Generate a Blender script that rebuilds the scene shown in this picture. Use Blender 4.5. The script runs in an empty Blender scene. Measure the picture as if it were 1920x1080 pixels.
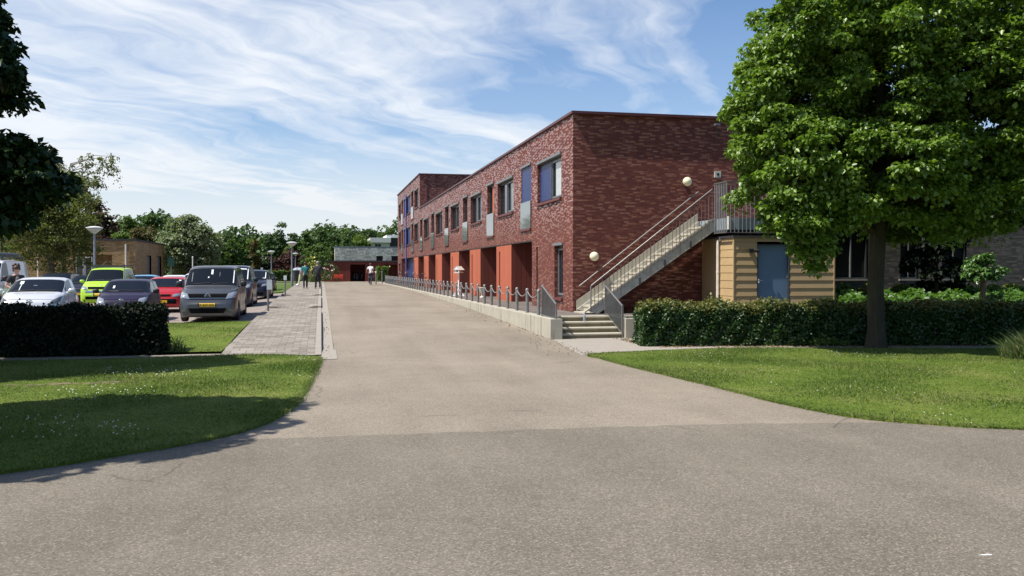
import bpy, bmesh, math, random
import numpy as np
from mathutils import Vector, Matrix
from mathutils.bvhtree import BVHTree

R = math.radians
PI = math.pi
rnd = random.Random(7)
scene = bpy.context.scene
COL = scene.collection
FPX, YAW, PITCH, EYE = 1670.0, R(12.1), R(1.166), 1.7


def atx(px, y):
    """x of the vertical sheet of sight through photo column px at distance y up the street"""
    return math.tan(YAW + math.atan((px - 960) / FPX)) * y


def sstep(a, b, t):
    t = min(1.0, max(0.0, (t - a) / (b - a)))
    return t * t * (3 - 2 * t)


def gz(y):
    return 0.5 * (1 - math.exp(-(y - 20.5) / 18)) if y > 20.5 else 0.0


def G(x, y):
    g = gz(y)
    k = (1 - sstep(-4.5, -2.2, x)) * (1 - sstep(58, 78, y))
    return g * (1 - k) + min(g, 0.1) * k


# ------------------------------------------------------------------ materials
class NT:
    def __init__(self, name):
        self.m = bpy.data.materials.new(name)
        self.m.use_nodes = True
        self.t = self.m.node_tree
        self.t.nodes.clear()
        self.out = self.n('ShaderNodeOutputMaterial')

    def n(self, typ, ins=None, **kw):
        nd = self.t.nodes.new(typ)
        for k, v in kw.items():
            setattr(nd, k, v)
        for k, v in (ins or {}).items():
            s = nd.inputs[k]
            if isinstance(v, bpy.types.NodeSocket):
                self.t.links.new(v, s)
            else:
                s.default_value = v
        return nd

    def math(self, op, a, b=0.0, c=None, clamp=False):
        nd = self.n('ShaderNodeMath', {0: a, 1: b}, operation=op, use_clamp=clamp)
        if c is not None:
            if isinstance(c, bpy.types.NodeSocket):
                self.t.links.new(c, nd.inputs[2])
            else:
                nd.inputs[2].default_value = c
        return nd.outputs[0]

    def mix(self, f, a, b, mode='MIX'):
        nd = self.n('ShaderNodeMix', data_type='RGBA', blend_type=mode)
        for i, v in ((0, f), (6, a), (7, b)):
            s = nd.inputs[i]
            if isinstance(v, bpy.types.NodeSocket):
                self.t.links.new(v, s)
            else:
                s.default_value = v if i == 0 else (*v[:3], 1)
        return nd.outputs[2]

    def ramp(self, f, stops, interp='LINEAR'):
        nd = self.n('ShaderNodeValToRGB', {0: f})
        cr = nd.color_ramp
        cr.interpolation = interp
        while len(cr.elements) < len(stops):
            cr.elements.new(0.5)
        for e, (p, c) in zip(cr.elements, stops):
            e.position = p
            e.color = (*c[:3], 1) if not isinstance(c, float) else (c, c, c, 1)
        return nd.outputs[0]

    def pos(self):
        return self.n('ShaderNodeNewGeometry').outputs['Position']

    def obj(self):
        return self.n('ShaderNodeTexCoord').outputs['Object']

    def uv(self):
        return self.n('ShaderNodeTexCoord').outputs['UV']

    def noise(self, v, scale, detail=3.0, rough=0.55, dist=0.0, col=False):
        nd = self.n('ShaderNodeTexNoise', {'Vector': v, 'Scale': scale, 'Detail': detail, 'Roughness': rough, 'Distortion': dist})
        return nd.outputs['Color' if col else 'Fac']

    def bsdf(self, color, rough=0.6, metal=0.0, spec=None, bump=None, bumpd=0.01, bumps=0.5, **kw):
        ins = {'Base Color': color if isinstance(color, bpy.types.NodeSocket) else (*color[:3], 1), 'Roughness': rough, 'Metallic': metal}
        if spec is not None:
            ins['Specular IOR Level'] = spec
        ins.update(kw)
        b = self.n('ShaderNodeBsdfPrincipled', ins)
        if bump is not None:
            bn = self.n('ShaderNodeBump', {'Height': bump, 'Distance': bumpd, 'Strength': bumps})
            self.t.links.new(bn.outputs[0], b.inputs['Normal'])
        return b.outputs[0]

    def done(self, sh):
        self.t.links.new(sh, self.out.inputs[0])
        return self.m


def plain(name, color, rough=0.6, metal=0.0, var=0.12, scale=6.0, spec=None, **kw):
    t = NT(name)
    n = t.noise(t.obj(), scale, 4)
    f = t.n('ShaderNodeMapRange', {0: n, 1: 0.3, 2: 0.7, 3: 1 - var, 4: 1 + var}).outputs[0]
    c = t.mix(1.0, color, t.n('ShaderNodeCombineColor', {0: f, 1: f, 2: f}).outputs[0], 'MULTIPLY')
    return t.done(t.bsdf(c, rough, metal, spec, **kw))


def brick_mat(name, bw, bh, stops, mortar, mu, mv, rough=0.7, rand=True, weather=0.15, bump=0.4, spec=0.4, big=0.5, glaze=None):
    """coursed units: every unit takes its own colour from the stops"""
    t = NT(name)
    sp = t.n('ShaderNodeSeparateXYZ', {0: t.uv()})
    v = t.math('DIVIDE', sp.outputs[1], bh)
    row = t.math('FLOOR', v)
    fv = t.math('FRACT', v)
    if rand:
        off = t.n('ShaderNodeTexWhiteNoise', {'W': row}, noise_dimensions='1D').outputs['Value']
    else:
        off = t.math('MULTIPLY', row, 0.5)
    u = t.math('ADD', t.math('DIVIDE', sp.outputs[0], bw), off)
    col = t.math('FLOOR', u)
    fu = t.math('FRACT', u)
    idv = t.n('ShaderNodeCombineXYZ', {0: col, 1: row})
    rv = t.n('ShaderNodeTexWhiteNoise', {'Vector': idv.outputs[0]}, noise_dimensions='2D').outputs['Value']
    if glaze:
        # the bricklayer spreads light and dark units instead of clumping them
        rv = t.math('FRACT', t.math('ADD', t.math('ADD', t.math('MULTIPLY', col, 0.754878), t.math('MULTIPLY', row, 0.569840)), t.math('MULTIPLY', rv, 0.55)))
    c = t.ramp(rv, stops, 'LINEAR')
    n2 = t.noise(t.uv(), 14.0, 4)
    n3 = t.noise(t.uv(), big, 4)
    k = t.n('ShaderNodeMapRange', {0: t.math('ADD', t.math('MULTIPLY', n2, 0.5), t.math('MULTIPLY', n3, 0.5)), 1: 0.35, 2: 0.65, 3: 1 - weather, 4: 1 + weather}).outputs[0]
    c = t.mix(1.0, c, t.n('ShaderNodeCombineColor', {0: k, 1: k, 2: k}).outputs[0], 'MULTIPLY')
    mk = t.math('MAXIMUM', t.math('LESS_THAN', fu, mu), t.math('LESS_THAN', fv, mv))
    c = t.mix(mk, c, mortar)
    if glaze:
        # some units are glazed and catch the light along the wall
        gl = t.math('MULTIPLY', t.math('GREATER_THAN', rv, glaze), t.math('SUBTRACT', 1.0, mk))
        rough = t.math('SUBTRACT', 0.72, t.math('MULTIPLY', gl, 0.50))
    h = t.math('ADD', t.math('SUBTRACT', 1.0, mk), t.math('MULTIPLY', rv, 0.4))
    return t.done(t.bsdf(c, rough, 0, spec, bump=h, bumpd=0.006, bumps=bump))


def leaf_mat(name, dark, light, rough=0.42, trans=0.35, spec=0.5, patch=0.6):
    t = NT(name)
    g = t.n('ShaderNodeNewGeometry')
    n = t.noise(g.outputs['Position'], patch, 3)
    f = t.math('ADD', t.math('MULTIPLY', g.outputs['Random Per Island'], 0.65), t.math('MULTIPLY', n, 0.55))
    c = t.mix(t.math('SUBTRACT', f, 0.1, clamp=True), dark, light)
    b = t.bsdf(c, rough, 0, spec)
    tr = t.n('ShaderNodeBsdfTranslucent', {'Color': t.mix(1.0, c, (1.25, 1.35, 0.5), 'MULTIPLY')})
    mx = t.n('ShaderNodeMixShader', {0: trans, 1: b, 2: tr.outputs[0]})
    return t.done(mx.outputs[0])


def boards_mat(name, color, w=0.12, rough=0.65, gap=0.06, var=0.14):
    """upright timber boards"""
    t = NT(name)
    sp = t.n('ShaderNodeSeparateXYZ', {0: t.uv()})
    u = t.math('DIVIDE', sp.outputs[0], w)
    r = t.n('ShaderNodeTexWhiteNoise', {'W': t.math('FLOOR', u)}, noise_dimensions='1D').outputs['Value']
    st = t.n('ShaderNodeMapping', {'Vector': t.uv(), 'Scale': (18, 1.2, 1)})
    n = t.noise(st.outputs[0], 1.0, 5)
    k = t.math('ADD', t.math('MULTIPLY', t.math('SUBTRACT', r, 0.5), var * 1.6), t.math('ADD', 1.0, t.math('MULTIPLY', t.math('SUBTRACT', n, 0.5), var * 2)))
    c = t.mix(1.0, color, t.n('ShaderNodeCombineColor', {0: k, 1: k, 2: k}).outputs[0], 'MULTIPLY')
    mk = t.math('LESS_THAN', t.math('FRACT', u), gap)
    c = t.mix(mk, c, tuple(x * 0.35 for x in color))
    return t.done(t.bsdf(c, rough, 0, 0.35, bump=t.math('SUBTRACT', 1.0, mk), bumpd=0.008))


def asphalt_mat(name, base, chip, warm, amount=0.5):
    t = NT(name)
    p = t.pos()
    big = t.noise(p, 0.35, 5, 0.6)
    mp = t.n('ShaderNodeMapping', {'Vector': p, 'Scale': (1.0, 0.35, 1)})
    mid = t.noise(mp.outputs[0], 1.6, 5, 0.65)
    fine = t.noise(p, 60, 3, 0.7)
    vo = t.n('ShaderNodeTexVoronoi', {'Vector': p, 'Scale': 80.0, 'Randomness': 1.0})
    vr = t.n('ShaderNodeSeparateColor', {0: vo.outputs['Color']}).outputs[0]
    k = t.math('ADD', 0.62, t.math('MULTIPLY', big, 0.34))
    k = t.math('ADD', k, t.math('MULTIPLY', mid, 0.22))
    k = t.math('ADD', k, t.math('MULTIPLY', t.math('SUBTRACT', fine, 0.5), 0.8))
    k = t.math('ADD', k, t.math('MULTIPLY', t.math('SUBTRACT', vr, 0.5), 0.5))
    c = t.mix(t.ramp(big, [(0.35, (0, 0, 0)), (0.7, (1, 1, 1))]), base, warm)
    c = t.mix(1.0, c, t.n('ShaderNodeCombineColor', {0: k, 1: k, 2: k}).outputs[0], 'MULTIPLY')
    wear = t.noise(t.n('ShaderNodeMapping', {'Vector': p, 'Scale': (0.9, 0.07, 1)}).outputs[0], 1.3, 4, 0.55)
    c = t.mix(t.ramp(wear, [(0.42, (0.0, 0.0, 0.0)), (0.66, (0.45, 0.45, 0.45))]), c, t.mix(1.0, c, (0.74, 0.73, 0.72), 'MULTIPLY'))
    blot = t.noise(p, 1.9, 5, 0.7, 0.6)
    c = t.mix(t.ramp(blot, [(0.60, (0, 0, 0)), (0.74, (0.5, 0.5, 0.5))]), c, t.mix(1.0, c, (0.70, 0.69, 0.67), 'MULTIPLY'))
    spk = t.math('MULTIPLY', t.math('GREATER_THAN', vr, 0.86), t.math('LESS_THAN', vo.outputs['Distance'], 0.42))
    c = t.mix(t.math('MULTIPLY', spk, amount), c, chip)
    vc = t.n('ShaderNodeTexVoronoi', {'Vector': t.n('ShaderNodeMapping', {'Vector': t.mix(0.22, p, t.noise(p, 1.1, 4, 0.6, col=True), 'ADD'), 'Scale': (0.24, 0.17, 1)}).outputs[0], 'Scale': 1.0}, feature='DISTANCE_TO_EDGE')
    ck = t.math('MULTIPLY', t.math('LESS_THAN', vc.outputs['Distance'], 0.0035), t.math('GREATER_THAN', t.noise(p, 0.5, 2), 0.54))
    c = t.mix(t.math('MULTIPLY', ck, 0.4), c, tuple(x * 0.3 for x in base))
    hh = t.math('ADD', t.math('MULTIPLY', fine, 0.6), t.math('MULTIPLY', vr, 0.5))
    return t.done(t.bsdf(c, 0.85, 0, 0.3, bump=hh, bumpd=0.006, bumps=0.55))


def grass_mat(name, dark, light, dry, soil=(0.09, 0.07, 0.04)):
    t = NT(name)
    p = t.pos()
    n1 = t.noise(p, 0.55, 4, 0.6)
    n2 = t.noise(p, 5.0, 4, 0.7)
    n3 = t.noise(p, 45.0, 3, 0.7)
    f = t.math('ADD', t.math('MULTIPLY', n1, 0.5), t.math('ADD', t.math('MULTIPLY', n2, 0.25), t.math('MULTIPLY', n3, 0.25)))
    c = t.ramp(f, [(0.36, dark), (0.52, light), (0.66, dry)])
    return t.done(t.bsdf(c, 0.9, 0, 0.1, bump=n3, bumpd=0.03, bumps=0.8))


def blade_mat(name, dark, light, dry):
    t = NT(name)
    g = t.n('ShaderNodeNewGeometry')
    p = g.outputs['Position']
    n1 = t.noise(p, 0.55, 4, 0.6)
    n2 = t.noise(p, 5.0, 3, 0.7)
    f = t.math('ADD', t.math('MULTIPLY', n1, 0.5), t.math('ADD', t.math('MULTIPLY', n2, 0.2), t.math('MULTIPLY', g.outputs['Random Per Island'], 0.3)))
    c = t.ramp(f, [(0.36, dark), (0.52, light), (0.68, dry)])
    b = t.bsdf(c, 0.55, 0, 0.3)
    tr = t.n('ShaderNodeBsdfTranslucent', {'Color': c})
    return t.done(t.n('ShaderNodeMixShader', {0: 0.35, 1: b, 2: tr.outputs[0]}).outputs[0])


def concrete_mat(name, c0, c1, streak=0.6, stain=(0.1, 0.09, 0.06)):
    t = NT(name)
    p = t.pos()
    n = t.noise(p, 3.0, 5, 0.65)
    c = t.mix(n, c0, c1)
    st = t.noise(t.n('ShaderNodeMapping', {'Vector': p, 'Scale': (2.6, 2.6, 0.35)}).outputs[0], 1.6, 5, 0.7)
    c = t.mix(t.math('MULTIPLY', t.ramp(st, [(0.52, (0, 0, 0)), (0.72, (1, 1, 1))]), streak), c, stain)
    return t.done(t.bsdf(c, 0.85, 0, 0.25, bump=n, bumpd=0.004))


M = {}
M['brick'] = brick_mat('red_brick', 0.155, 0.050,
                       [(0.0, (0.105, 0.020, 0.013)), (0.45, (0.14, 0.030, 0.020)), (0.60, (0.172, 0.044, 0.029)), (0.74, (0.25, 0.092, 0.062)), (1.0, (0.33, 0.145, 0.105))],
                       (0.10, 0.036, 0.028), 0.05, 0.15, rough=0.5, weather=0.18, spec=0.5, glaze=0.56)
M['brick_sill'] = plain('sill_brick', (0.12, 0.03, 0.026), 0.5)
M['ybrick'] = brick_mat('yellow_brick', 0.24, 0.075, [(0, (0.21, 0.125, 0.05)), (0.5, (0.33, 0.21, 0.09)), (1, (0.45, 0.30, 0.14))], (0.27, 0.20, 0.11), 0.05, 0.14, weather=0.2)
M['gbrick'] = brick_mat('grey_brick', 0.34, 0.16, [(0, (0.36, 0.34, 0.28)), (0.5, (0.56, 0.53, 0.45)), (1, (0.74, 0.70, 0.60))], (0.10, 0.095, 0.08), 0.06, 0.16, weather=0.15)
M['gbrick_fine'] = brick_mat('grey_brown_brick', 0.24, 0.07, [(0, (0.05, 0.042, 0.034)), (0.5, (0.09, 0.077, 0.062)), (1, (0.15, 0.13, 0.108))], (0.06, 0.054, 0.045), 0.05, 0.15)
M['slabs'] = brick_mat('concrete_slabs', 0.30, 0.30, [(0, (0.185, 0.165, 0.138)), (0.5, (0.245, 0.218, 0.185)), (1, (0.30, 0.27, 0.235))], (0.11, 0.095, 0.08), 0.045, 0.045, rough=0.9, rand=False, weather=0.18, spec=0.2)
M['terrace'] = brick_mat('terrace_pavers', 0.22, 0.11, [(0, (0.12, 0.10, 0.09)), (1, (0.20, 0.17, 0.15))], (0.09, 0.08, 0.07), 0.05, 0.09, rough=0.9, rand=False, spec=0.2)
M['parking'] = brick_mat('parking_pavers', 0.22, 0.11, [(0, (0.22, 0.18, 0.155)), (1, (0.31, 0.265, 0.235))], (0.17, 0.145, 0.125), 0.05, 0.09, rough=0.9, rand=False, spec=0.2)
M['road'] = asphalt_mat('worn_asphalt', (0.245, 0.207, 0.160), (0.44, 0.385, 0.31), (0.295, 0.25, 0.195), 0.35)
M['road2'] = asphalt_mat('grey_asphalt', (0.176, 0.151, 0.117), (0.43, 0.375, 0.295), (0.212, 0.184, 0.145), 0.4)
M['kerb'] = concrete_mat('kerb_concrete', (0.26, 0.23, 0.195), (0.36, 0.325, 0.28), 0.25)
M['concrete'] = concrete_mat('pale_concrete', (0.33, 0.305, 0.245), (0.47, 0.44, 0.365), 0.85)
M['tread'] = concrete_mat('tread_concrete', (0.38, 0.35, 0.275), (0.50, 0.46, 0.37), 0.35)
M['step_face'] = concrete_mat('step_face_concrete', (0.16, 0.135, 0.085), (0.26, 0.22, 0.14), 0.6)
M['gravel_path'] = concrete_mat('trodden_path', (0.21, 0.18, 0.14), (0.30, 0.26, 0.21), 0.2)
M['grass'] = grass_mat('lawn_grass', (0.065, 0.11, 0.014), (0.125, 0.175, 0.026), (0.21, 0.215, 0.062))
M['meadow'] = grass_mat('far_grass', (0.05, 0.09, 0.02), (0.085, 0.13, 0.03), (0.12, 0.15, 0.05))
M['blade'] = blade_mat('grass_blade', (0.062, 0.115, 0.014), (0.125, 0.183, 0.031), (0.25, 0.255, 0.09))
M['daisy'] = plain('daisy_white', (0.48, 0.48, 0.38), 0.7)
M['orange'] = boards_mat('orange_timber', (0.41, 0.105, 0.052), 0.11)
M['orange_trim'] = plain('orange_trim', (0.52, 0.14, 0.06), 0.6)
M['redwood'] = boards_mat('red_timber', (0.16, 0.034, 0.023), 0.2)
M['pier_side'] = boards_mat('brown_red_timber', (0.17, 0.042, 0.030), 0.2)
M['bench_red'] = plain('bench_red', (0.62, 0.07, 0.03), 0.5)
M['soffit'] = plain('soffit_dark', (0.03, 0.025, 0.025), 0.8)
M['coping'] = plain('coping_metal', (0.095, 0.03, 0.036), 0.45, 0.0)
M['dark_slot'] = plain('dark_slot', (0.05, 0.012, 0.01), 0.8)
M['wframe'] = plain('window_frame_grey', (0.035, 0.04, 0.045), 0.4)
M['alu'] = plain('grey_aluminium', (0.20, 0.21, 0.22), 0.4, 0.3)
M['lintel'] = plain('lintel_grey', (0.16, 0.165, 0.17), 0.5)
M['blue'] = plain('blue_panel', (0.012, 0.030, 0.125), 0.45)
M['bluepole'] = plain('blue_violet_pole', (0.10, 0.10, 0.36), 0.4)
M['wood_door'] = plain('brown_door', (0.09, 0.035, 0.022), 0.5)
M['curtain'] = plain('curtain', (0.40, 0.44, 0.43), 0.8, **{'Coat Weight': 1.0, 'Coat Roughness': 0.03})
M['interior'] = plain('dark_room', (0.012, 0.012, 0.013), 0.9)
t = NT('window_glass')
M['glass'] = t.done(t.bsdf((0.012, 0.016, 0.02), 0.03, 0, 0.5, IOR=1.75))
t = NT('guard_glass')
_g = t.bsdf((0.16, 0.18, 0.18), 0.04, 0, 0.5, IOR=1.9)
M['guard'] = t.done(_g)
M['steel'] = plain('galvanised_steel', (0.24, 0.25, 0.26), 0.42, 0.55, var=0.2)
M['steel_dark'] = plain('dull_grey_steel', (0.085, 0.09, 0.092), 0.5, 0.4, var=0.2)
M['rail_metal'] = plain('rail_metal', (0.21, 0.20, 0.19), 0.4, 0.5)
M['landing_steel'] = plain('landing_grey_steel', (0.27, 0.28, 0.29), 0.45, 0.3)
M['fascia_steel'] = plain('blue_grey_fascia', (0.30, 0.35, 0.38), 0.5, 0.1)
M['baluster'] = plain('baluster_brown', (0.17, 0.13, 0.115), 0.5, 0.3)
M['stringer'] = plain('stringer_grey', (0.47, 0.45, 0.39), 0.6, 0.1, var=0.2)
M['bollard'] = plain('bollard_grey', (0.21, 0.215, 0.21), 0.45, 0.3)
M['chain'] = plain('chain_steel', (0.33, 0.33, 0.32), 0.4, 0.5)
M['cladding'] = plain('tan_cladding', (0.47, 0.325, 0.165), 0.65, var=0.07, scale=2.0)
M['bluedoor'] = plain('grey_blue_door', (0.125, 0.21, 0.32), 0.5, var=0.06)
M['black'] = plain('black_plastic', (0.015, 0.015, 0.017), 0.5)
M['grille_black'] = plain('grille_black', (0.006, 0.006, 0.007), 0.95, spec=0.08)
M['litter'] = leaf_mat('fallen_leaf', (0.10, 0.055, 0.025), (0.24, 0.155, 0.07), 0.8, 0.1, 0.2)
M['rubber'] = plain('tyre_rubber', (0.018, 0.018, 0.018), 0.85)
M['white'] = plain('white_paint', (0.78, 0.78, 0.76), 0.5, var=0.04)
M['offwhite'] = plain('off_white_pipe', (0.66, 0.62, 0.55), 0.5)
M['roofing'] = plain('bitumen_roof', (0.05, 0.05, 0.055), 0.85)
t = NT('opal_globe')
M['globe'] = t.done(t.bsdf((0.78, 0.71, 0.49), 0.3, 0, 0.5))
M['bark'] = concrete_mat('bark', (0.028, 0.023, 0.017), (0.062, 0.052, 0.038), 0.8, (0.012, 0.010, 0.008))
t = NT('ridged_bark')
_p = t.pos()
_n = t.noise(t.n('ShaderNodeMapping', {'Vector': _p, 'Scale': (22, 22, 3.2)}).outputs[0], 1.0, 6, 0.7, 0.5)
_b = t.noise(_p, 2.2, 4)
_c = t.mix(_n, (0.014, 0.011, 0.008), (0.085, 0.071, 0.052))
_c = t.mix(t.ramp(_b, [(0.5, (0, 0, 0)), (0.75, (.5, .5, .5))]), _c, (0.06, 0.07, 0.035))
M['bark'] = t.done(t.bsdf(_c, 0.9, 0, 0.2, bump=_n, bumpd=0.03, bumps=0.9))
M['bark_red'] = plain('bark_reddish', (0.16, 0.085, 0.055), 0.85, var=0.3, scale=20)
M['bark_pale'] = plain('bark_pale', (0.16, 0.13, 0.10), 0.85, var=0.4, scale=12)
M['leaf'] = leaf_mat('maple_leaf', (0.042, 0.105, 0.013), (0.215, 0.315, 0.045), 0.38, 0.32, 0.48)
M['leaf_b'] = leaf_mat('dark_leaf', (0.014, 0.034, 0.008), (0.030, 0.062, 0.013), 0.45, 0.15, 0.35)
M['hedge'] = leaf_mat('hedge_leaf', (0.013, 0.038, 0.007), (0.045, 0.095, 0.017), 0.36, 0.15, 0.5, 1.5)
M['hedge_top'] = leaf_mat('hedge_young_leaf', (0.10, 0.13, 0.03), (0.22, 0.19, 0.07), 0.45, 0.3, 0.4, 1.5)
M['hedge_core'] = plain('hedge_twigs', (0.012, 0.014, 0.008), 0.9)
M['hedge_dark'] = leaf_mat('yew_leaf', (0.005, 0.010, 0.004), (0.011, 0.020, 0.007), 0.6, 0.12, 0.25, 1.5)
M['cover'] = leaf_mat('shrub_leaf', (0.045, 0.115, 0.015), (0.12, 0.225, 0.03), 0.42, 0.35, 0.5, 0.9)
M['cover_y'] = leaf_mat('shrub_leaf_yellowish', (0.13, 0.20, 0.025), (0.22, 0.28, 0.04), 0.45, 0.35, 0.4, 0.9)
M['ball'] = leaf_mat('glossy_leaf', (0.045, 0.115, 0.02), (0.11, 0.21, 0.04), 0.33, 0.3, 0.6)
M['birch'] = leaf_mat('birch_leaf', (0.085, 0.11, 0.028), (0.19, 0.21, 0.07), 0.5, 0.4, 0.3)
M['willow'] = leaf_mat('willow_leaf', (0.12, 0.16, 0.075), (0.25, 0.29, 0.165), 0.5, 0.3, 0.4)
M['far_dark'] = leaf_mat('far_dark_leaf', (0.035, 0.072, 0.02), (0.08, 0.135, 0.035), 0.55, 0.25, 0.3, 0.25)
M['far_mid'] = leaf_mat('far_mid_leaf', (0.045, 0.09, 0.018), (0.105, 0.165, 0.035), 0.55, 0.3, 0.3, 0.25)
M['far_light'] = leaf_mat('far_light_leaf', (0.085, 0.14, 0.025), (0.165, 0.23, 0.05), 0.55, 0.3, 0.3, 0.25)
M['far_brown'] = leaf_mat('far_brown_leaf', (0.065, 0.06, 0.02), (0.125, 0.10, 0.035), 0.55, 0.3, 0.3, 0.25)
M['far_red'] = leaf_mat('copper_leaf', (0.045, 0.016, 0.018), (0.095, 0.034, 0.034), 0.5, 0.25, 0.3, 0.25)
M['flower_y'] = plain('yellow_flower', (0.75, 0.70, 0.22), 0.7)
M['flower_p'] = plain('pale_flower', (0.75, 0.62, 0.55), 0.7)
M['tuft'] = blade_mat('tuft_blade', (0.06, 0.11, 0.03), (0.14, 0.19, 0.06), (0.28, 0.28, 0.12))
M['skin'] = plain('skin', (0.48, 0.27, 0.19), 0.5, var=0.05)
M['hair'] = plain('brown_hair', (0.06, 0.025, 0.018), 0.5)
M['hair_g'] = plain('grey_hair', (0.30, 0.28, 0.26), 0.6)
M['c_black'] = plain('black_cloth', (0.018, 0.018, 0.022), 0.85)
M['c_grey'] = plain('charcoal_cloth', (0.035, 0.038, 0.042), 0.85)
M['c_teal'] = plain('teal_cloth', (0.02, 0.20, 0.19), 0.7, var=0.5, scale=14)
M['c_white'] = plain('white_cloth', (0.72, 0.74, 0.77), 0.8)
M['c_jean'] = plain('dark_jeans', (0.018, 0.03, 0.075), 0.85)
M['c_lime'] = plain('pale_lime_cloth', (0.60, 0.66, 0.30), 0.8)
M['c_pattern'] = plain('patterned_cloth', (0.09, 0.095, 0.10), 0.8, var=0.9, scale=25)
M['shoe'] = plain('shoe_black', (0.02, 0.018, 0.018), 0.6)
M['plate'] = plain('yellow_plate', (0.80, 0.48, 0.02), 0.45, var=0.03)
M['chrome'] = plain('chrome', (0.75, 0.76, 0.78), 0.12, 1.0, var=0.02)
t = NT('headlamp_glass')
M['lamp'] = t.done(t.bsdf((0.42, 0.44, 0.46), 0.08, 0.55, 0.8))
t = NT('headlamp_smoked')
M['lamp_dark'] = t.done(t.bsdf((0.13, 0.14, 0.15), 0.08, 0.4, 0.8))
t = NT('car_glass')
M['carglass'] = t.done(t.bsdf((0.010, 0.013, 0.018), 0.04, 0, 0.5, IOR=1.30))
M['sticker'] = plain('paper_white', (0.75, 0.8, 0.78), 0.6)
M['bin'] = plain('bin_dark', (0.03, 0.033, 0.04), 0.6)
M['lamp_head'] = plain('lamp_head_white', (0.62, 0.64, 0.62), 0.4)
M['lamp_lens'] = plain('lamp_lens', (0.50, 0.52, 0.46), 0.25)
M['sign_green'] = plain('sign_green', (0.012, 0.06, 0.04), 0.5)
M['cream'] = plain('cream_wall', (0.62, 0.60, 0.55), 0.7)
M['boulder'] = plain('mottled_stone', (0.30, 0.34, 0.38), 0.6, var=0.75, scale=5)
t = NT('clear_bottle')
M['bottle'] = t.done(t.bsdf((0.55, 0.65, 0.75), 0.1, 0, 0.5, **{'Transmission Weight': 0.6}))


def paint(name, c, metal=0.25, rough=0.28, coat=0.6, spec=0.5):
    t = NT(name)
    return t.done(t.bsdf(c, rough, metal, spec, **{'Coat Weight': coat, 'Coat Roughness': 0.05}))


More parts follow.
